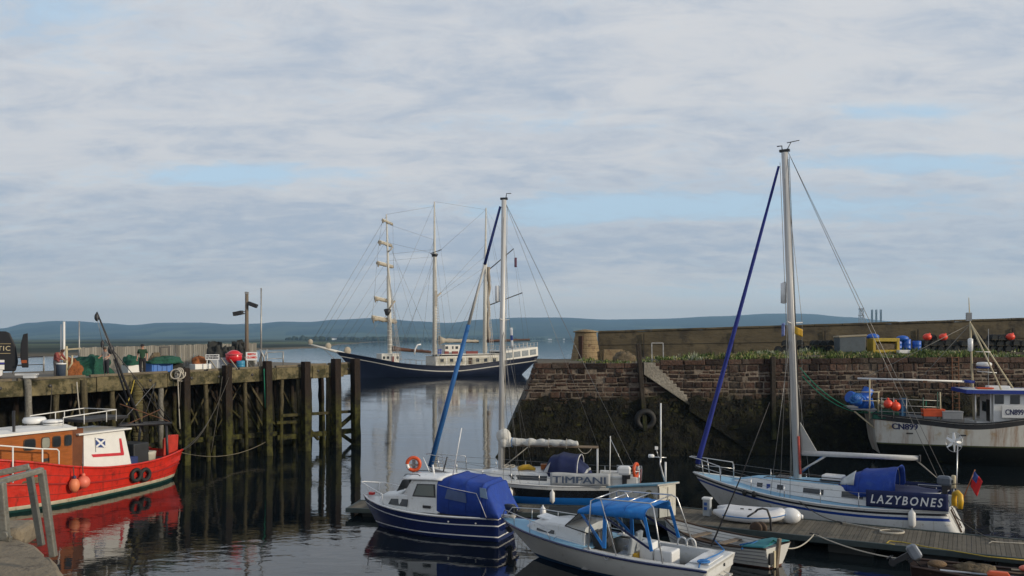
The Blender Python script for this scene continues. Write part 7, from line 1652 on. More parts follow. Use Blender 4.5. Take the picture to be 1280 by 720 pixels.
MB().box((r0 - .02, 0, zt8 + .0), (.05, 3.28, .22)).build('roof_trim', RB8, rf8)
MB().box((x8(1230, -.6), -.7, zt8 + .18), (.9, .5, .08)).build('orange_tray', ORANGE, rf8, bevel=.02); MB().box((x8(1245, 0), -.3, zt8 + .22), (1.2, .7, .2)).build('raft_box', GELW, rf8, bevel=.05)
pn = MB().box(((x8(1252) + x8(1300)) / 2, -1.52, z8(1265, 515)), (x8(1300) - x8(1252), .1, z8(1265, 508) - z8(1265, 523))).build('number_board', PAINTW, fb8, bevel=.01)
[text_mb('CN899', .46, fn=lambda a, b_, w: V(x8(1256.5, -1.58) + a * .72 + .012 * k_, -1.583 - .002 * k_, z8(1265, 518.5, -1.58) + b_), bold=.004).build('number', HB, pn) for k_ in range(3)]
MB().prism([H8.sheerpt(u, -1, -.28 if i < 12 else -1.05, -.02) for i, u in enumerate([.64 + .03 * k for k in range(12)] + [.97 - .03 * k for k in range(12)])], (0, -.04, 0)).build('shoulder_plate', mat('grey_shoulder', (.36, .33, .28), .6, var=.15, streak=((.22, .12, .05), .4, (3, 3, .3))), hu8) if False else None
# mast, tripod, radar
m0, m1 = F8.q(1218, 520, .2), F8.q(1211, 372, .2); z_ = m0.lerp(m1, .72)
ms8 = MB().tube([V(m0.x, .2, 2.0), z_, m1], [.07, .06, .02], 8).build('mast', CREAM, fb8)
ap = F8.q(1213, 404, .2)
for px, py, yl in ((1252, 488, -1.0), (1268, 488, .8)): T(fb8, 'mast_leg', [ap, F8.q(px, py, yl)], .05, CREAM, 8)
for (a, b_) in (((1220, 439.5), (1238, 440)), ((1222, 464), (1246, 466))): T(ms8, 'mast_bar', [F8.q(*a, .2), F8.q(*b_, .2)], .03, PAINTW)
q_ = F8.q(1230, 457, .1); MB().lathe([(.3, -.05), (.42, 0), (.44, .12), (.36, .2), (.1, .22)], q_, seg=18).build('radar_dome', GELW, ms8); MB().box(q_ + V(0, 0, -.1), (.75, .5, .1)).build('radar_base', mat('radar_base', (.02, .05, .22), .5), ms8)
q_ = F8.q(1213, 431, -.1); MB().lathe([(.03, -.42), (.15, -.35), (.15, .35), (.03, .42)], q_, seg=12).build('mast_float', GELW, ms8)
MB().box(F8.q(1211, 396, .2), (.3, .2, .5)).build('lamp_box', GREYP, ms8); T(fb8, 'whip_aerial', [F8.q(1235.5, 490, .9), F8.q(1235.5, 411, .9)], .02, GREYP)
for a, b_ in (((1213, 405), (1150, 474)), ((1213, 405), (1062, 482))): T(fb8, 'mast_stay', [F8.q(*a, .2), F8.q(*b_, .2)], .018, mat('stay_grey', (.2, .19, .17), .6) if a[0] == 1213 and 'stay_grey' not in bpy.data.materials else bpy.data.materials['stay_grey'], 5)
T(fb8, 'long_boom', [F8.q(1072, 473, -.5), F8.q(1210, 477, -.5)], .06, PAINTW, 8); T(fb8, 'boom_cover', [F8.q(1205, 476.5, -.5), F8.q(1218, 477.5, -.5)], .09, RB8, 8)
MB().box(F8.q(1156, 477, -.5), (.25, .15, .12)).build('boom_clamp', RUST, fb8)
# stern gantry, rails
for px, top in ((1087, 474), (1098, 490)):
    for yl in (-1.4, 1.3): T(fb8, 'gantry_post', [F8.q(px, 524, yl), F8.q(px, top, yl)], .045, CREAM, 7)
sp_z = z8(1080, 512)
MB().box((x8(1080), 0, sp_z), (x8(1098) - x8(1066), 3.0, .07)).build('stern_platform', GREYP, fb8); 
for yl in (-1.3, 1.3): T(fb8, 'platform_strut', [F8.q(1068, 514, yl), F8.q(1094, 536, yl)], .05, CREAM, 7)
for py in (490, 501): T(fb8, 'gantry_rail', [F8.q(1068, py, -1.4), F8.q(1100, py, -1.4)], .03, CREAM); 
GRN = mat('rail_green', (.05, .12, .08), .6, var=.3)
for py in (498, 506, 514):
    for yl in (-1.75,): T(fb8, 'side_rail', [F8.q(1098, py, yl), F8.q(1175, py + 3, yl)], .022, GALV)
for px in (1102, 1117, 1133, 1154, 1172): T(fb8, 'side_rail_post', [F8.q(px, 523, -1.75), F8.q(px, 497 if px < 1170 else 490, -1.75)], .03, GRN if px > 1150 else GALV)
T(fb8, 'side_rail_post', [F8.q(1176, 525, -1.75), F8.q(1175, 490, -1.75)], .04, CREAM)
# things on it
def barrel(px, py, yl, label, rx, rz, sc2=1):
    root = thing('barrel', label, 'barrel', W(fb8, F8.q(px, py, yl)), rz, 'blue barrels on the fishing boat stern')
    mb = MB().lathe([(.30, -.48), (.34, -.44), (.345, -.2), (.36, -.18), (.345, -.16), (.345, .16), (.36, .18), (.345, .2), (.34, .44), (.30, .48), (.26, .46)], axis=(math.cos(rx), 0, math.sin(rx)), seg=18); mb.v = [tuple(Vector(v) * sc2) for v in mb.v]; mb.build('shell', BLUEP, root)
    a_ = V(math.cos(rx), 0, math.sin(rx)); T(root, 'rim_band', [(a_ * .46 + V(0, math.cos(t), 0) * .33 + a_.cross(V(0, 1, 0)) * math.sin(t) * .33) * sc2 for t in np.linspace(0, 2 * PI, 19)], .02, mat('barrel_band', (.03, .16, .55), .4) if 'barrel_band' not in bpy.data.materials else bpy.data.materials['barrel_band'], 5); return root
barrel(1069, 499, -1.2, 'large blue barrel lying tilted furthest out over the fishing boat stern', R(-20), R(20), 1.1); barrel(1082, 505, -.9, 'lower blue barrel on the stern platform, right of the tilted one', R(10), R(-25), .92); barrel(1082, 494, -.3, 'upper blue barrel behind two others on the stern platform', R(60), R(10), .95)
lr_ = MB()
for k in range(7): lr_.torus(V(-.35 + .05 * k, -.45, -.1 + .03 * k), .22 + .02 * (k % 3), .02, (.3, 1, .2), 14)
o = lr_.build('rope_coil', ROPEB); o.location = W(fb8, F8.q(1070, 497, -1.5)); tag(o, 'blue rope coils hung over the tilted barrel', 'rope')
for px, py, r_, m, lb in ((1110, 505, .27, BUOYR, 'orange buoy on the fishing boat rail, left of another'), (1119.5, 508, .29, mat('bright_orange_buoy', (.78, .07, .02), .4, var=.1), 'brighter orange buoy on the fishing boat rail, lower and right of another')):
    root = thing('buoy', lb, 'buoy', W(fb8, F8.q(px, py, -1.9)), group='orange buoys on the fishing boat'); MB().ball((0, 0, 0), r_, seg=16, rings=10).build('float', m, root); MB().lathe([(.08, r_ * .9), (.06, r_ + .1)], seg=8).build('eye', m, root)
for py, lb in ((503, 'small cream float on the fishing boat rail, upper of two'), (508, 'small cream float on the fishing boat rail, lower of two')): o = MB().ball((0, 0, 0), .12).build('small_float', CREAM); o.location = W(fb8, F8.q(1103.5, py, -1.85)); tag(o, lb, 'float', 'small cream floats')
o = MB().box((0, 0, 0), (.35, .3, 1.2)).build('net_bundle', mat('blue_net', (.03, .10, .2), .95, var=.5, bump=1)); o.location = W(fb8, F8.q(1129, 510, -1.6)); tag(o, 'blue net hung on the fishing boat side rail', 'net')
o = heap('net_heap', NETG, (1.6, .8, .5), W(fb8, F8.q(1108, 523, -1.2)), 'dark green net on the fishing boat stern deck', 'net', 1.3)
for px, py, d_, m, lb in ((1166, 516, (1.15, .6, .42), ORANGE, 'orange fish box hung on the fishing boat rail'), (1189, 519, (1.1, .7, .45), GREYP, 'grey fish box beside the orange box on the fishing boat')):
    root = thing('fish_box', lb, 'fish box', W(fb8, F8.q(px, py, -1.6)), F8.rz); MB().box((0, 0, 0), d_, taper=1.04).build('box', m, root, bevel=.03); MB().box((0, 0, d_[2] / 2), (d_[0] * 1.08, d_[1] * 1.08, .06)).build('rim', m, root, bevel=.01)
for px in (1157, 1174): T(fb8, 'box_hanger', [F8.q(px, 512, -1.65), F8.q(px + 1, 500, -1.65)], .03, ROPEG)
for e_, lb in (((997, 459), 'green mooring rope from the fishing boat stern to the quay post'), ((1000, 470), 'second green mooring rope slanting lower to the quay')):
    a = W(fb8, F8.q(1092, 516, 0)); x_ = (e_[0] - 640) / FPX * 56; rope2(lb, sag(a, qpt(x_, EYE + (HZ - e_[1]) * 56 / FPX, .3), .7, 12), ROPEG, .03)

# ================================================================== three-masted ship beyond the pier
F9 = Fr((-33.2, 165), (4.2, 182.5)); L9 = F9.L
ts = thing('tall_ship', 'three masted navy blue sailing ship with furled square sails', 'ship', (F9.c.x, F9.c.y, 0), F9.rz)
H9 = Hull(L9, [(0, 2.6), (.06, 3.1), (.25, 3.7), (.6, 3.8), (.8, 2.9), (.93, 1.2), (1, .1)], [(0, .2), (.05, 1.4), (.25, 3.3), (.6, 3.5), (.8, 2.2), (.93, .7), (1, .05)], [(0, 3.9), (.25, 2.85), (.5, 2.0), (.75, 2.7), (.9, 4.1), (1, 5.1)],
    [(-1, L9 / 2 - 5), (0, L9 / 2 - 3.6), (2.5, L9 / 2 - 2), (5.1, L9 / 2 + 1)], [(-1, -L9 / 2 + 3.2), (0, -L9 / 2 + 2.6), (1.2, -L9 / 2 + .9), (2.2, -L9 / 2 + .2), (4, -L9 / 2 - .2)], .8, 1.2)
NV9 = mat('ship_navy', (.006, .010, .030), .4, var=.25, scale=.5, dirt=((.03, .035, .05), .2, .6)); LN9 = mat('ship_line', (.5, .5, .46), .5)
mb = MB(); H9.skin(mb, [('a', -1), ('a', .25), ('d', 1.0), ('d', .82), ('d', .0)], [0, 0, 1, 0], nu=40, transom=0); hu9 = mb.build('hull', [NV9, LN9], ts)
for sd in (1, -1): H9.rail(MB(), sd, .11, dz=.02).build('rail_cap', LN9 if False else NV9, ts)
H9.deckmesh(MB(), 0, .9, .15).build('deck', mat('ship_deck', (.22, .17, .11), .8, var=.2), ts)
x9 = lambda px, yl=3.2: F9.x(px, yl); z9 = lambda px, py, yl=3.2: F9.q(px, py, yl).z
WS = mat('ship_white', (.62, .61, .56), .5, var=.08, scale=.6, streak=((.42, .38, .30), .2, (2, 2, .3)))
# after bulwark with big windows (raised quarterdeck)
ua = [0 + .21 * i / 12 for i in range(13)]
for sd in (1, -1):
    mb = MB()
    for a, b_ in zip(ua, ua[1:]): mb.add([H9.sheerpt(a, sd, .02, .0), H9.sheerpt(b_, sd, .02, .0), H9.sheerpt(b_, sd, 1.95, .12), H9.sheerpt(a, sd, 1.95, .12)], [(0, 1, 2, 3)])
    qd = mb.build('quarterdeck_side', WS, ts, solid=.12)
    for i in range(4):
        u0, u1 = .012 + i * .048, .050 + i * .048
        MB().add([H9.sheerpt(u0, sd, .45, -.06), H9.sheerpt(u1, sd, .45, -.06), H9.sheerpt(u1, sd, 1.6, .02), H9.sheerpt(u0, sd, 1.6, .02)], [(0, 1, 2, 3)]).build('window', mat('ship_glass', (.14, .17, .19), .25) if 'ship_glass' not in bpy.data.materials else bpy.data.materials['ship_glass'], qd, solid=.06)
mb = MB(); mb.add([H9.sheerpt(0, 1, 0), H9.sheerpt(0, -1, 0), H9.sheerpt(0, -1, 1.95, .12), H9.sheerpt(0, 1, 1.95, .12)], [(0, 1, 2, 3)]); mb.build('stern_board', WS, ts, solid=.12)
mb = MB(); mb.grid(lambda a, b_: H9.sheerpt(.0 + .215 * a, 1, 1.93, .1) * (1 - b_) + H9.sheerpt(.0 + .215 * a, -1, 1.93, .1) * b_, 10, 2); mb.build('quarterdeck', WS, ts, solid=.1)
# long deckhouse amidships
d0, d1 = x9(626), x9(545); zd = z9(585, 455.5)
dh = MB().loft([[V(d0, 3.0, 2.2), V(d1, 3.0, 2.2), V(d1, -3.0, 2.2), V(d0, -3.0, 2.2)], [V(d0, 2.95, z9(585, 444.5) + .1), V(d1, 2.95, z9(560, 445.5)), V(d1, -2.95, z9(560, 445.5)), V(d0, -2.95, z9(585, 444.5) + .1)]]).build('deckhouse', WS, ts, bevel=.05)
for i, px in enumerate((552.5, 564.5, 576, 588, 597, 607, 618)):
    x_ = x9(px, 3.0); tall = i in (3,); c = WOODD if tall else DKGLASS
    fr_ = MB().box((x_, 2.99, zd + .75), (1.7, .06, 1.35)).build('panel', mat('panel_cream', (.46, .44, .36), .6) if 'panel_cream' not in bpy.data.materials else bpy.data.materials['panel_cream'], dh)
    MB().box((x_, 3.04, zd + (.7 if tall else .85)), (.85 if tall else .7, .05, 1.35 if tall else .7)).build('door' if tall else 'window', c, dh)
MB().box(((d0 + d1) / 2, 0, z9(585, 444) + .2), (d1 - d0 + .6, 6.4, .14)).build('deckhouse_roof', WS, ts)
u0_, u1_ = x9(575, 1.5), x9(556, 1.5); zh0, zh1 = z9(565, 446, 1.5), z9(565, 431, 1.5)
uh = MB().box(((u0_ + u1_) / 2, 0, (zh0 + zh1) / 2), (u1_ - u0_, 3.2, zh1 - zh0)).build('wheelhouse', WS, ts, bevel=.05)
for px in (558.5, 566, 571): MB().box((x9(px, 1.6), 1.62, z9(565, 434.5, 1.6)), (.55 if px != 566 else .3, .06, .55)).build('window', DKGLASS, uh)
MRN = mat('maroon_paint', (.16, .02, .015), .6, var=.2)
for px, w_ in ((558, .9), (568.5, 1.3), (586, 1.3), (593, 1.4)): MB().box((x9(px, 2.2), 2.3, z9(565, 441.5, 2.2)), (w_, .3, .8)).build('vent_locker', MRN, ts, bevel=.03)
MB().box((x9(549.5, 2.2), 2.4, z9(550, 439.5)), (.9, .1, 1.1)).build('blue_board', STB, ts)
fd0, fd1 = x9(499, 1.8), x9(477, 1.8); fh = MB().box(((fd0 + fd1) / 2, 0, z9(488, 448, 1.8)), (fd1 - fd0, 3.6, 1.9)).build('forward_house', WS, ts, bevel=.05); MB().box((x9(491, 1.8), 1.82, z9(488, 449, 1.8)), (.5, .06, 1.1)).build('door', MRN, fh)
for px in (480, 485, 497): MB().box((x9(px, 1.8), 1.82, z9(488, 447, 1.8)), (.4, .06, .5)).build('window', DKGLASS, fh)
# guard rails as posts and lines
for sd in (1, -1):
    pts = [H9.sheerpt(.30 + .42 * i / 14, sd, 0, .2) for i in range(15)]; T(ts, 'guard_line', [p + V(0, 0, 1.0) for p in pts], .03, GALV, 4)
    for p in pts: T(ts, 'stanchion', [p, p + V(0, 0, 1.0)], .04, GALV, 4)
    pts = [H9.sheerpt(.0 + .22 * i / 10, sd, 1.95, .2) for i in range(11)]
    for k in (.5, 1.0): T(ts, 'guard_line', [p + V(0, 0, k) for p in pts], .035, GALV, 4)
    for p in pts: T(ts, 'stanchion', [p, p + V(0, 0, 1.0)], .05, PAINTW, 4)
# bowsprit
bs0, bs1 = F9.q(452, 448, 0), F9.q(386, 430, 0); bsp = MB().tube([bs0, bs0.lerp(bs1, .5), bs1], [.32, .28, .14], 8).build('bowsprit', WS, ts)
for px, s_ in ((388, .8), (410, 1.0), (434, 1.2)): t = (452 - px) / 66; mb = MB(); c = bs0.lerp(bs1, t); mb.ball(c + V(0, 0, .6 * s_), .45 * s_, sz=(1.3, .7, 1.5)); mb.build('furled_jib', mat('ship_sail', (.38, .34, .27), .9, var=.2, bump=.5) if 'ship_sail' not in bpy.data.materials else bpy.data.materials['ship_sail'], bsp)
SLS = bpy.data.materials['ship_sail']
T(ts, 'bobstay', [bs0.lerp(bs1, .75), F9.q(425, 455, 0)], .06, RIG, 5); T(ts, 'bobstay', [bs0.lerp(bs1, .35), F9.q(428, 458, 0)], .06, RIG, 5)
# masts
MW = mat('mast_white', (.55, .54, .49), .5, var=.12, dirt=((.30, .24, .16), .25, 1))
def mast9(px0, px1, ptop, pmid):
    a, m_, t = F9.q(px0, 452, 0), F9.q(lerp(px0, px1, .5), pmid, 0), F9.q(px1, ptop, 0); a.z = 2.2
    return MB().tube([a, m_, m_ + V(0, 0, .05), t], [.48, .38, .26, .13], 10).build('mast', MW, ts), a, t
FM, fa_, ft = mast9(488, 483, 268, 345); MM, ma_, mt_ = mast9(543.5, 543, 252, 316); ZM, za_, zt_ = mast9(606, 607.5, 260, 330)
for k in range(10): z = lerp(.18, .78, k / 9); c = fa_.lerp(ft, z * .45); MB().lathe([(.5 - .01 * k, -.12), (.52 - .01 * k, 0), (.5 - .01 * k, .12)], c, seg=10).build('mast_band', WS, FM)
MB().lathe([(.5, -.3), (.75, .2), (.5, .3)], F9.q(543.3, 319, 0), seg=10).build('masthead_top', BLKM, MM); MB().lathe([(.4, -.9), (.8, .3), (.4, .5)], F9.q(484.5, 389, 0), seg=10).build('masthead_top', BLKM, FM)
MB().box(F9.q(544.5, 373, .3), (.5, .4, 3.2)).build('furled_staysail', SLS, MM)
T(MM, 'spreader', [F9.q(551, 366, .2), F9.q(543, 374, .2)], .18, SLS, 6); T(MM, 'spreader', [F9.q(538, 317, .2), F9.q(552, 312, .2)], .09, BLKM)
ydir = V(.30, .954, 0)
for py, pl, pr, h_ in ((275, 478, 490.5, .5), (302, 474, 490, .7), (328, 471.5, 491.5, .75), (372, 468, 492, .8), (396, 465, 495.5, 1.1)):
    a, b_ = F9.q(pl, py - 1.5, 3.6), F9.q(pr, py + 4, -3.2); c = F9.q(484.5, py, 0)
    yd = T(FM, 'yard', [a, b_], .13, MW, 7); n = 14; rq = random.Random(int(py))
    sl = MB().tube([a.lerp(b_, .03 + .94 * i / n) + V(0, 0, -.30 * h_ - .12) for i in range(n + 1)], [h_ * .42 * rq.uniform(.6, 1.15) * (1.25 if i < 3 else 1) for i in range(n + 1)], 8).build('furled_sail', SLS, yd)
    T(yd, 'sail_end', [a.lerp(b_, .04), a.lerp(b_, .06) + V(0, 0, -1.0 * h_ - .3)], [.3 * h_, .12], SLS, 6)
T(FM, 'spar', [F9.q(485, 388, .4), F9.q(494, 376, .4)], .16, SLS, 6); T(FM, 'spar', [F9.q(485.5, 315, .4), F9.q(491, 309, .4)], .12, SLS, 6)
# booms and gaffs
def boom9(a, b_, r_, m, sail=None, root=ts, name='boom'):
    p, q_ = F9.q(*a, .3), F9.q(*b_, .3); o = T(root, name, [p, q_], r_, m, 7)
    if sail: n = 12; rq = random.Random(int(a[0])); MB().tube([p.lerp(q_, i / n) + V(0, 0, .25) for i in range(n + 1)], [sail * rq.uniform(.6, 1.1) * (1.5 if i < 2 else 1 - .5 * i / n) for i in range(n + 1)], 8).build('sail_cover', SLS if sail > .5 else mat('sail_cover_brown', (.10, .045, .03), .9, var=.2) if 'sail_cover_brown' not in bpy.data.materials else bpy.data.materials['sail_cover_brown'], o)
    return o
boom9((491, 437.5), (539, 441), .16, WOODD, .42); boom9((549, 427), (598, 428), .16, BLKM, .6); boom9((609, 427.5), (662, 425.5), .16, BLKM, .3)
boom9((609, 339), (642, 311), .11, BLKM, None, ZM, 'gaff'); boom9((610, 382), (653, 366), .11, BLKM, None, ZM, 'gaff')
p, q_ = F9.q(611, 334, .2), F9.q(610, 425, .2); n = 14; MB().tube([p.lerp(q_, i / n) + V(.15 * math.sin(i * 1.3), 0, 0) for i in range(n + 1)], [.5 * rnd.uniform(.6, 1.1) for i in range(n + 1)], 8).build('furled_sail', mat('brailed_sail', (.26, .22, .17), .9, var=.3), ZM)
T(ts, 'davit', [F9.q(518, 443, 1), F9.q(519, 436, 1), F9.q(522, 431, 1), F9.q(526, 430.5, 1)], .16, GELW, 7)
# rigging
def ln(a, b_, ya=0, yb=0, r_=.03): T(ts, 'stay', [F9.q(*a, ya), F9.q(*b_, yb)], r_, RIG, 4)
for a, b_ in (((483, 285), (394, 432)), ((484, 360), (428, 441)), ((484, 300), (540, 430)), ((543, 300), (560, 440)), ((543, 290), (527, 440)), ((607, 300), (590, 440)), ((607, 300), (625, 436)), ((543, 330), (500, 436)), ((607, 345), (566, 430)), ((484, 345), (512, 440)), ((642, 312), (655, 425)), ((478, 275), (474, 302)), ((474, 302), (471, 328)), ((471, 328), (468, 372)), ((468, 372), (465, 396)), ((465, 396), (476, 440)), ((491, 279), (492, 330)), ((492, 330), (495, 398))): ln(a, b_, r_=.022)
for a, b_, r_ in (((483, 270), (388, 431), .028), ((483.3, 300), (400, 434), .022), ((483.8, 326), (412, 438), .022), ((484.5, 345), (420, 440), .02), ((485, 392), (435, 443), .022), ((543, 254), (485, 389), .022), ((543, 258), (483, 268), .02), ((543, 300), (484, 280), .02), ((543, 317), (484, 303), .02), ((543, 300), (488, 438), .022), ((543.2, 319), (503, 438), .025), ((484, 318), (541, 312), .02), ((484, 326), (541, 321), .018), ((607.5, 262), (543.5, 319), .022), ((543, 252), (607, 262), .018), ((607, 305), (545, 372), .022), ((607.5, 333), (545, 375), .02), ((606.5, 332), (556, 427), .025), ((544, 372), (607, 320), .02), ((607.5, 262), (622, 330), .02), ((642, 312), (653, 368), .016), ((653, 367), (661, 424), .02), ((607.5, 262), (642, 312), .016), ((484, 290), (527, 440), .018), ((543, 258), (570, 440), .018), ((607, 264), (640, 436), .018)): ln(a, b_, r_=r_)
def ratlines(px, top, pb, spread, sd, n=4):
    t = F9.q(px, top, sd * .3); mb = MB(); b0 = [V(F9.x(pb + spread * (i - (n - 1) / 2), sd * 3.5), sd * 3.5, 3.3) for i in range(n)]
    for q_ in b0: mb.bar(q_, t, .055, .055)
    z = 1.2; H_ = t.z - 3.3
    while z < H_ - 1.5: k = z / H_; mb.bar(b0[0].lerp(t, k), b0[-1].lerp(t, k), .05, .05); z += .55
    mb.build('ratline_shrouds', RIG, ts)
for sd in (1, -1): ratlines(485, 392, 496, 3.2, sd); ratlines(543.3, 320, 548, 3, sd, 4); ratlines(484, 330, 500, 2.2, sd, 3); ratlines(607, 335, 616, 2.6, sd, 3)
fl = MB().grid(lambda a, b_: F9.q(637.5 + 1.5 * a, 411 + 22 * b_, .5) + V(0, .1 * math.sin(b_ * 8), 0), 3, 8); 
pn9 = MB().grid(lambda a, b_: F9.q(643 + 3 * a, 322 + 12 * b_, .2), 2, 4).build('pennant', mat('pennant_dark', (.08, .03, .06), .8), ts, solid=.04)
# ================================================================== near corner: stone landing and handrail
NQ = mat('landing_concrete', (.20, .165, .115), .9, var=.3, scale=2.5, dirt=((.075, .06, .045), .4, 3), bump=.7, bscale=12)
nq = thing('stone_landing', 'worn brown stone landing in the near left corner', 'quay', (-6.0, 10.5, 4.7))
def npt(px, py, z=4.7): Y = FPX * (EYE - z) / (py - HZ); return V((px - 640) / FPX * Y + 6.0, Y - 10.5, z - 4.7)
edge = [npt(-10, 640), npt(12, 650), npt(17, 668), npt(36, 676), npt(48, 680), npt(66, 697), npt(82, 716), npt(100, 745), npt(140, 800)]
rq = random.Random(4); e2 = []
for a, b_ in zip(edge, edge[1:]):
    for i in range(5): e2.append(a.lerp(b_, i / 5) + V(rq.uniform(-.03, .03), rq.uniform(-.03, .03), rq.uniform(-.02, .01)))
e2.append(edge[-1]); bk_ = [V(-9, -8, 0), V(-9, 6, 0)]
ring = e2 + bk_
mb = MB(); mb.loft([[V(p.x + .05, p.y + .0, -5.4) for p in ring], [p + V(.02, 0, -.10) for p in ring], [p + V(-.06, -.03, 0) for p in ring]]); mb.build('masonry', NQ, nq)
for px, py, h_, w_ in ((13, 655, .75, 1.4),): MB().box(npt(-34, 672) + V(0, .1, .0), (w_, .7, .3), rz=.2).build('kerb_stone', NQ, nq, bevel=.08)
hr = thing('handrail', 'galvanised box steel handrail on the near landing', 'handrail', (-6.0, 10.5, 4.7))
def hp_(px, py, Y): p = at(px, py, Y); return p - V(-6.0, 10.5, 4.7)
GV2 = mat('weathered_galvanised', (.185, .18, .155), .5, metal=.35, var=.25, scale=5, dirt=((.15, .12, .08), .35, 6), bump=.2, bscale=30)
def hb(name, a, b_, w_=.07): MB().bar(a, b_, w_, w_).build(name, GV2, hr, bevel=.012)
hb('top_rail', hp_(-40, 600, 10.2), hp_(37, 583, 10.5)); hb('top_rail', hp_(-40, 613, 9.4), hp_(53, 587.5, 10.3))
hb('post', hp_(36, 588, 10.45), hp_(52, 682, 10.45)); hb('post', hp_(52, 588, 10.3), hp_(67, 696, 10.3), .078); hb('post', hp_(1, 603, 9.6), hp_(7, 674, 9.6), .085); hb('lug', hp_(33, 583, 10.5), hp_(38, 591, 10.5), .05)
hb('foot_plate', hp_(-2, 672, 9.6), hp_(14, 674, 9.6), .06); MB().lathe([(.05, 0), (.05, .04)], hp_(6, 669, 9.55), (0, -1, 0), 8).build('bolt', GV2, hr)

# ================================================================== people on the pier
def skin_obj(name, chains, m, parent, sub=2):
    """continuous body from joint chains: each chain is a list of (point, radius); first points shared by position"""
    vs, es, rs_, roots, idx = [], [], [], [], {}
    for ch in chains:
        prev = None
        for p, r_ in ch:
            k = tuple(round(c, 4) for c in p)
            if k not in idx:
                idx[k] = len(vs); vs.append(p); rs_.append(r_)
            i = idx[k]
            if prev is not None and prev != i: es.append((prev, i))
            prev = i
    me = bpy.data.meshes.new(name); me.from_pydata(vs, es, [])
    o = bpy.data.objects.new(name, me); col.objects.link(o); o.parent = parent; me.materials.append(m)
    bm = bmesh.new(); bm.from_mesh(me); lay = bm.verts.layers.skin.verify(); bm.verts.ensure_lookup_table()
    seen = set()
    for v in bm.verts:
        r_ = rs_[v.index]; v[lay].radius = r_ if isinstance(r_, tuple) else (r_, r_)
    for v in bm.verts:
        if v.index in seen: continue
        v[lay].use_root = True; st_ = [v]
        while st_:
            q_ = st_.pop()
            if q_.index in seen: continue
            seen.add(q_.index); st_ += [e.other_vert(q_) for e in q_.link_edges]
    bm.to_mesh(me); bm.free()
    md = o.modifiers.new('skin', 'SKIN'); md.use_smooth_shade = True
    s2 = o.modifiers.new('sub', 'SUBSURF'); s2.levels = sub; s2.render_levels = sub
    return o
SKN = mat('skin_tone', (.42, .22, .15), .6, var=.1)
def person(label, loc, rz, J, top, legs, hat, hatname='cap', sc_=1.0):
    root = thing('person', label, 'person', loc, rz); root.scale = (sc_,) * 3
    g = lambda k: V(*J[k])
    pel, wst, chs, nck, hd = g('pelvis'), g('waist'), g('chest'), g('neck'), g('head')
    up = (hd - nck).normalized(); face = V(*J['face']).normalized()
    def hand(el, wr):
        d = (wr - el).normalized(); sd = d.cross(face).normalized() if abs(d.dot(face)) < .9 else V(1, 0, 0); out = []
        pm = wr + d * .07; out.append([(wr, .028), (pm, .036)])
        for i in range(4): b_ = pm + sd * (.018 * (i - 1.5)); out.append([(b_ + d * .02, .009), (b_ + d * .055 + face * .008, .0085), (b_ + d * (.085 + (.012 if i in (1, 2) else 0)) + face * .022, .008)])
        out.append([(wr + d * .035 + sd * .03, .011), (wr + d * .065 + sd * .052, .010), (wr + d * .095 + sd * .055 + face * .012, .009)])
        return out
    ch = [[(pel, .13), (wst, .125), (chs, .15), (nck, .058), (nck + up * .06, .055), (hd, .088), (hd + up * .09, .078)]]
    for s_ in 'LR':
        ch += [[(pel, .13), (g('hip' + s_), .10), (g('knee' + s_), .065), (g('ank' + s_), .042), (g('toe' + s_), .035)], [(chs, .15), (g('sho' + s_), .065), (g('elb' + s_), .044), (g('wri' + s_), .03)]] + hand(g('elb' + s_), g('wri' + s_))
    body = skin_obj('body', ch, SKN, root)
    nose = [[(hd + face * .085 + up * .01, .016), (hd + face * .112 - up * .018, .017)]]
    skin_obj('nose', nose, SKN, root, 1)
    side = up.cross(face).normalized()
    for s_ in (1, -1):
        MB().ball(hd + face * .088 + side * .033 * s_ + up * .02, .013).build('eye', BLACK, root); MB().ball(hd + side * .09 * s_, .028, sz=(.6, 1, 1.3)).build('ear', SKN, root)
    MB().box(hd + face * .09 - up * .055, (.03, .03, .01)).build('mouth', mat('lip_tone', (.3, .1, .09), .6) if 'lip_tone' not in bpy.data.materials else bpy.data.materials['lip_tone'], root)
    tc_ = [[(pel - V(0, 0, .07), .15), (pel.lerp(wst, .3), .168), (wst, .16), (chs, .178), (chs.lerp(nck, .75), .085)]]
    for s_ in 'LR': e = g('wri' + s_) if J.get('long') else g('sho' + s_).lerp(g('elb' + s_), .8); tc_.append([(chs, .178), (g('sho' + s_), .082), (g('elb' + s_), .060), (e, .046)] if J.get('long') else [(chs, .178), (g('sho' + s_), .085), (e, .068)])
    skin_obj('jacket' if J.get('long') else 'shirt', tc_, top, root)
    lc = [[(wst, .135), (pel, .155)]]
    for s_ in 'LR': lc.append([(pel, .16), (g('hip' + s_), .122), (g('knee' + s_), .086), (g('ank' + s_) + V(0, 0, .03), .070)])
    skin_obj('trousers', lc, legs, root)
    for s_ in 'LR': skin_obj('boot', [[(g('ank' + s_), .055), (g('ank' + s_) + V(0, 0, -.045), .055), (g('toe' + s_), .048)]], BLKM, root, 1)
    h = MB().ball((0, 0, 0), .105, sz=(1, 1, .75)); 
    if hatname == 'cap': h.prism([face * .08 - side * .07, face * .08 + side * .07, face * .18 + side * .05, face * .18 - side * .05], (0, 0, .015))
    o = h.build(hatname, hat, root); o.location = hd + up * .055 - face * .012
    return root
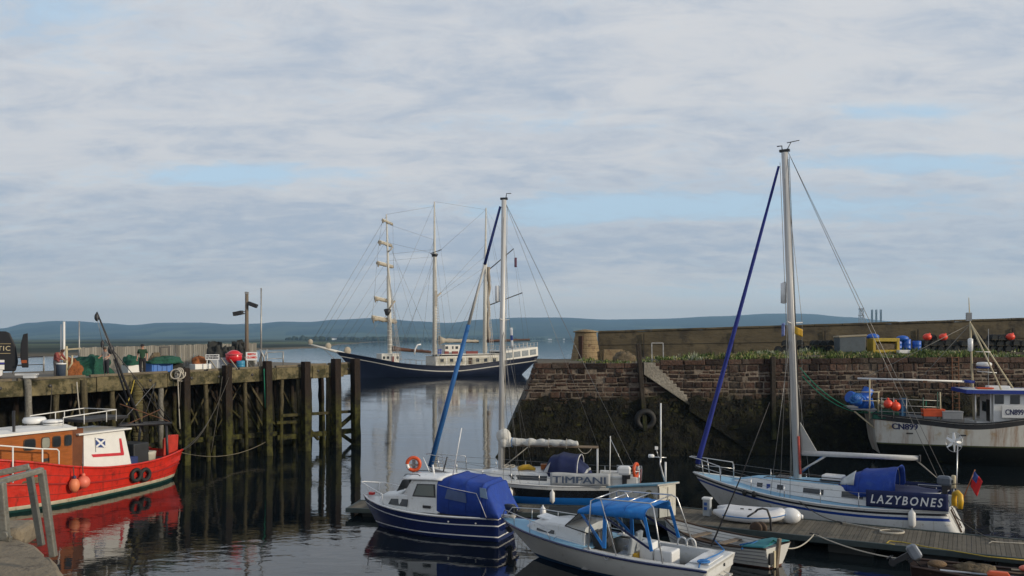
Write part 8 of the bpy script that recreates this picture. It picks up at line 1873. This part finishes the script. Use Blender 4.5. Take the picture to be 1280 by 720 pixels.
std = dict(pelvis=(0, 0, .93), waist=(0, .01, 1.12), chest=(0, .02, 1.33), neck=(0, 0, 1.49), head=(0, -.03, 1.63), face=(0, -1, -.35),
    hipL=(.1, 0, .86), kneeL=(.11, -.03, .48), ankL=(.11, .02, .08), toeL=(.13, -.16, .035), hipR=(-.1, 0, .86), kneeR=(-.11, -.03, .48), ankR=(-.11, .02, .08), toeR=(-.13, -.16, .035),
    shoL=(.19, .02, 1.41), elbL=(.26, .06, 1.14), wriL=(.27, -.06, .92), shoR=(-.19, .02, 1.41), elbR=(-.26, .06, 1.14), wriR=(-.27, -.06, .92))
p = deckpt(178, -1.1); person('person in a dark green shirt and black trousers standing, looking down', p, R(18), std, mat('shirt_green', (.015, .05, .025), .85, var=.2), mat('trouser_black', (.012, .012, .015), .85, var=.2), mat('cap_black', (.012, .012, .016), .8), sc_=1.0)
J2 = dict(std); J2.update(long=True, chest=(0, -.10, 1.30), waist=(0, .03, 1.10), neck=(0, -.24, 1.40), head=(0, -.34, 1.47), face=(0, -.7, -.7), shoL=(.18, -.14, 1.36), shoR=(-.18, -.14, 1.36), elbL=(.24, -.26, 1.12), elbR=(-.24, -.26, 1.12), wriL=(.12, -.48, 1.05), wriR=(-.12, -.48, 1.05))
p = deckpt(71, -.9); person('person in a faded red jacket bending forward at the cream post', p, R(75), J2, mat('jacket_red', (.22, .055, .05), .85, var=.2), mat('trouser_grey', (.085, .08, .08), .85, var=.2), mat('hood_dark', (.06, .025, .022), .9), 'hair')
J3 = dict(std); J3.update(head=(0, -.12, 1.55), neck=(0, -.08, 1.46), chest=(0, -.02, 1.32), face=(0, -.8, -.6), elbR=(-.3, -.08, 1.18), wriR=(-.2, -.3, 1.1), elbL=(.3, -.06, 1.16), wriL=(.22, -.28, 1.08))
p = deckpt(133, -1.4); person('person in a pale grey shirt and dark trousers behind the leaning derrick', p, R(-20), J3, mat('shirt_grey', (.33, .30, .27), .85, var=.15), mat('trouser_dark', (.02, .022, .03), .85, var=.2), mat('hair_brown', (.05, .035, .025), .9), 'hair', sc_=.97)
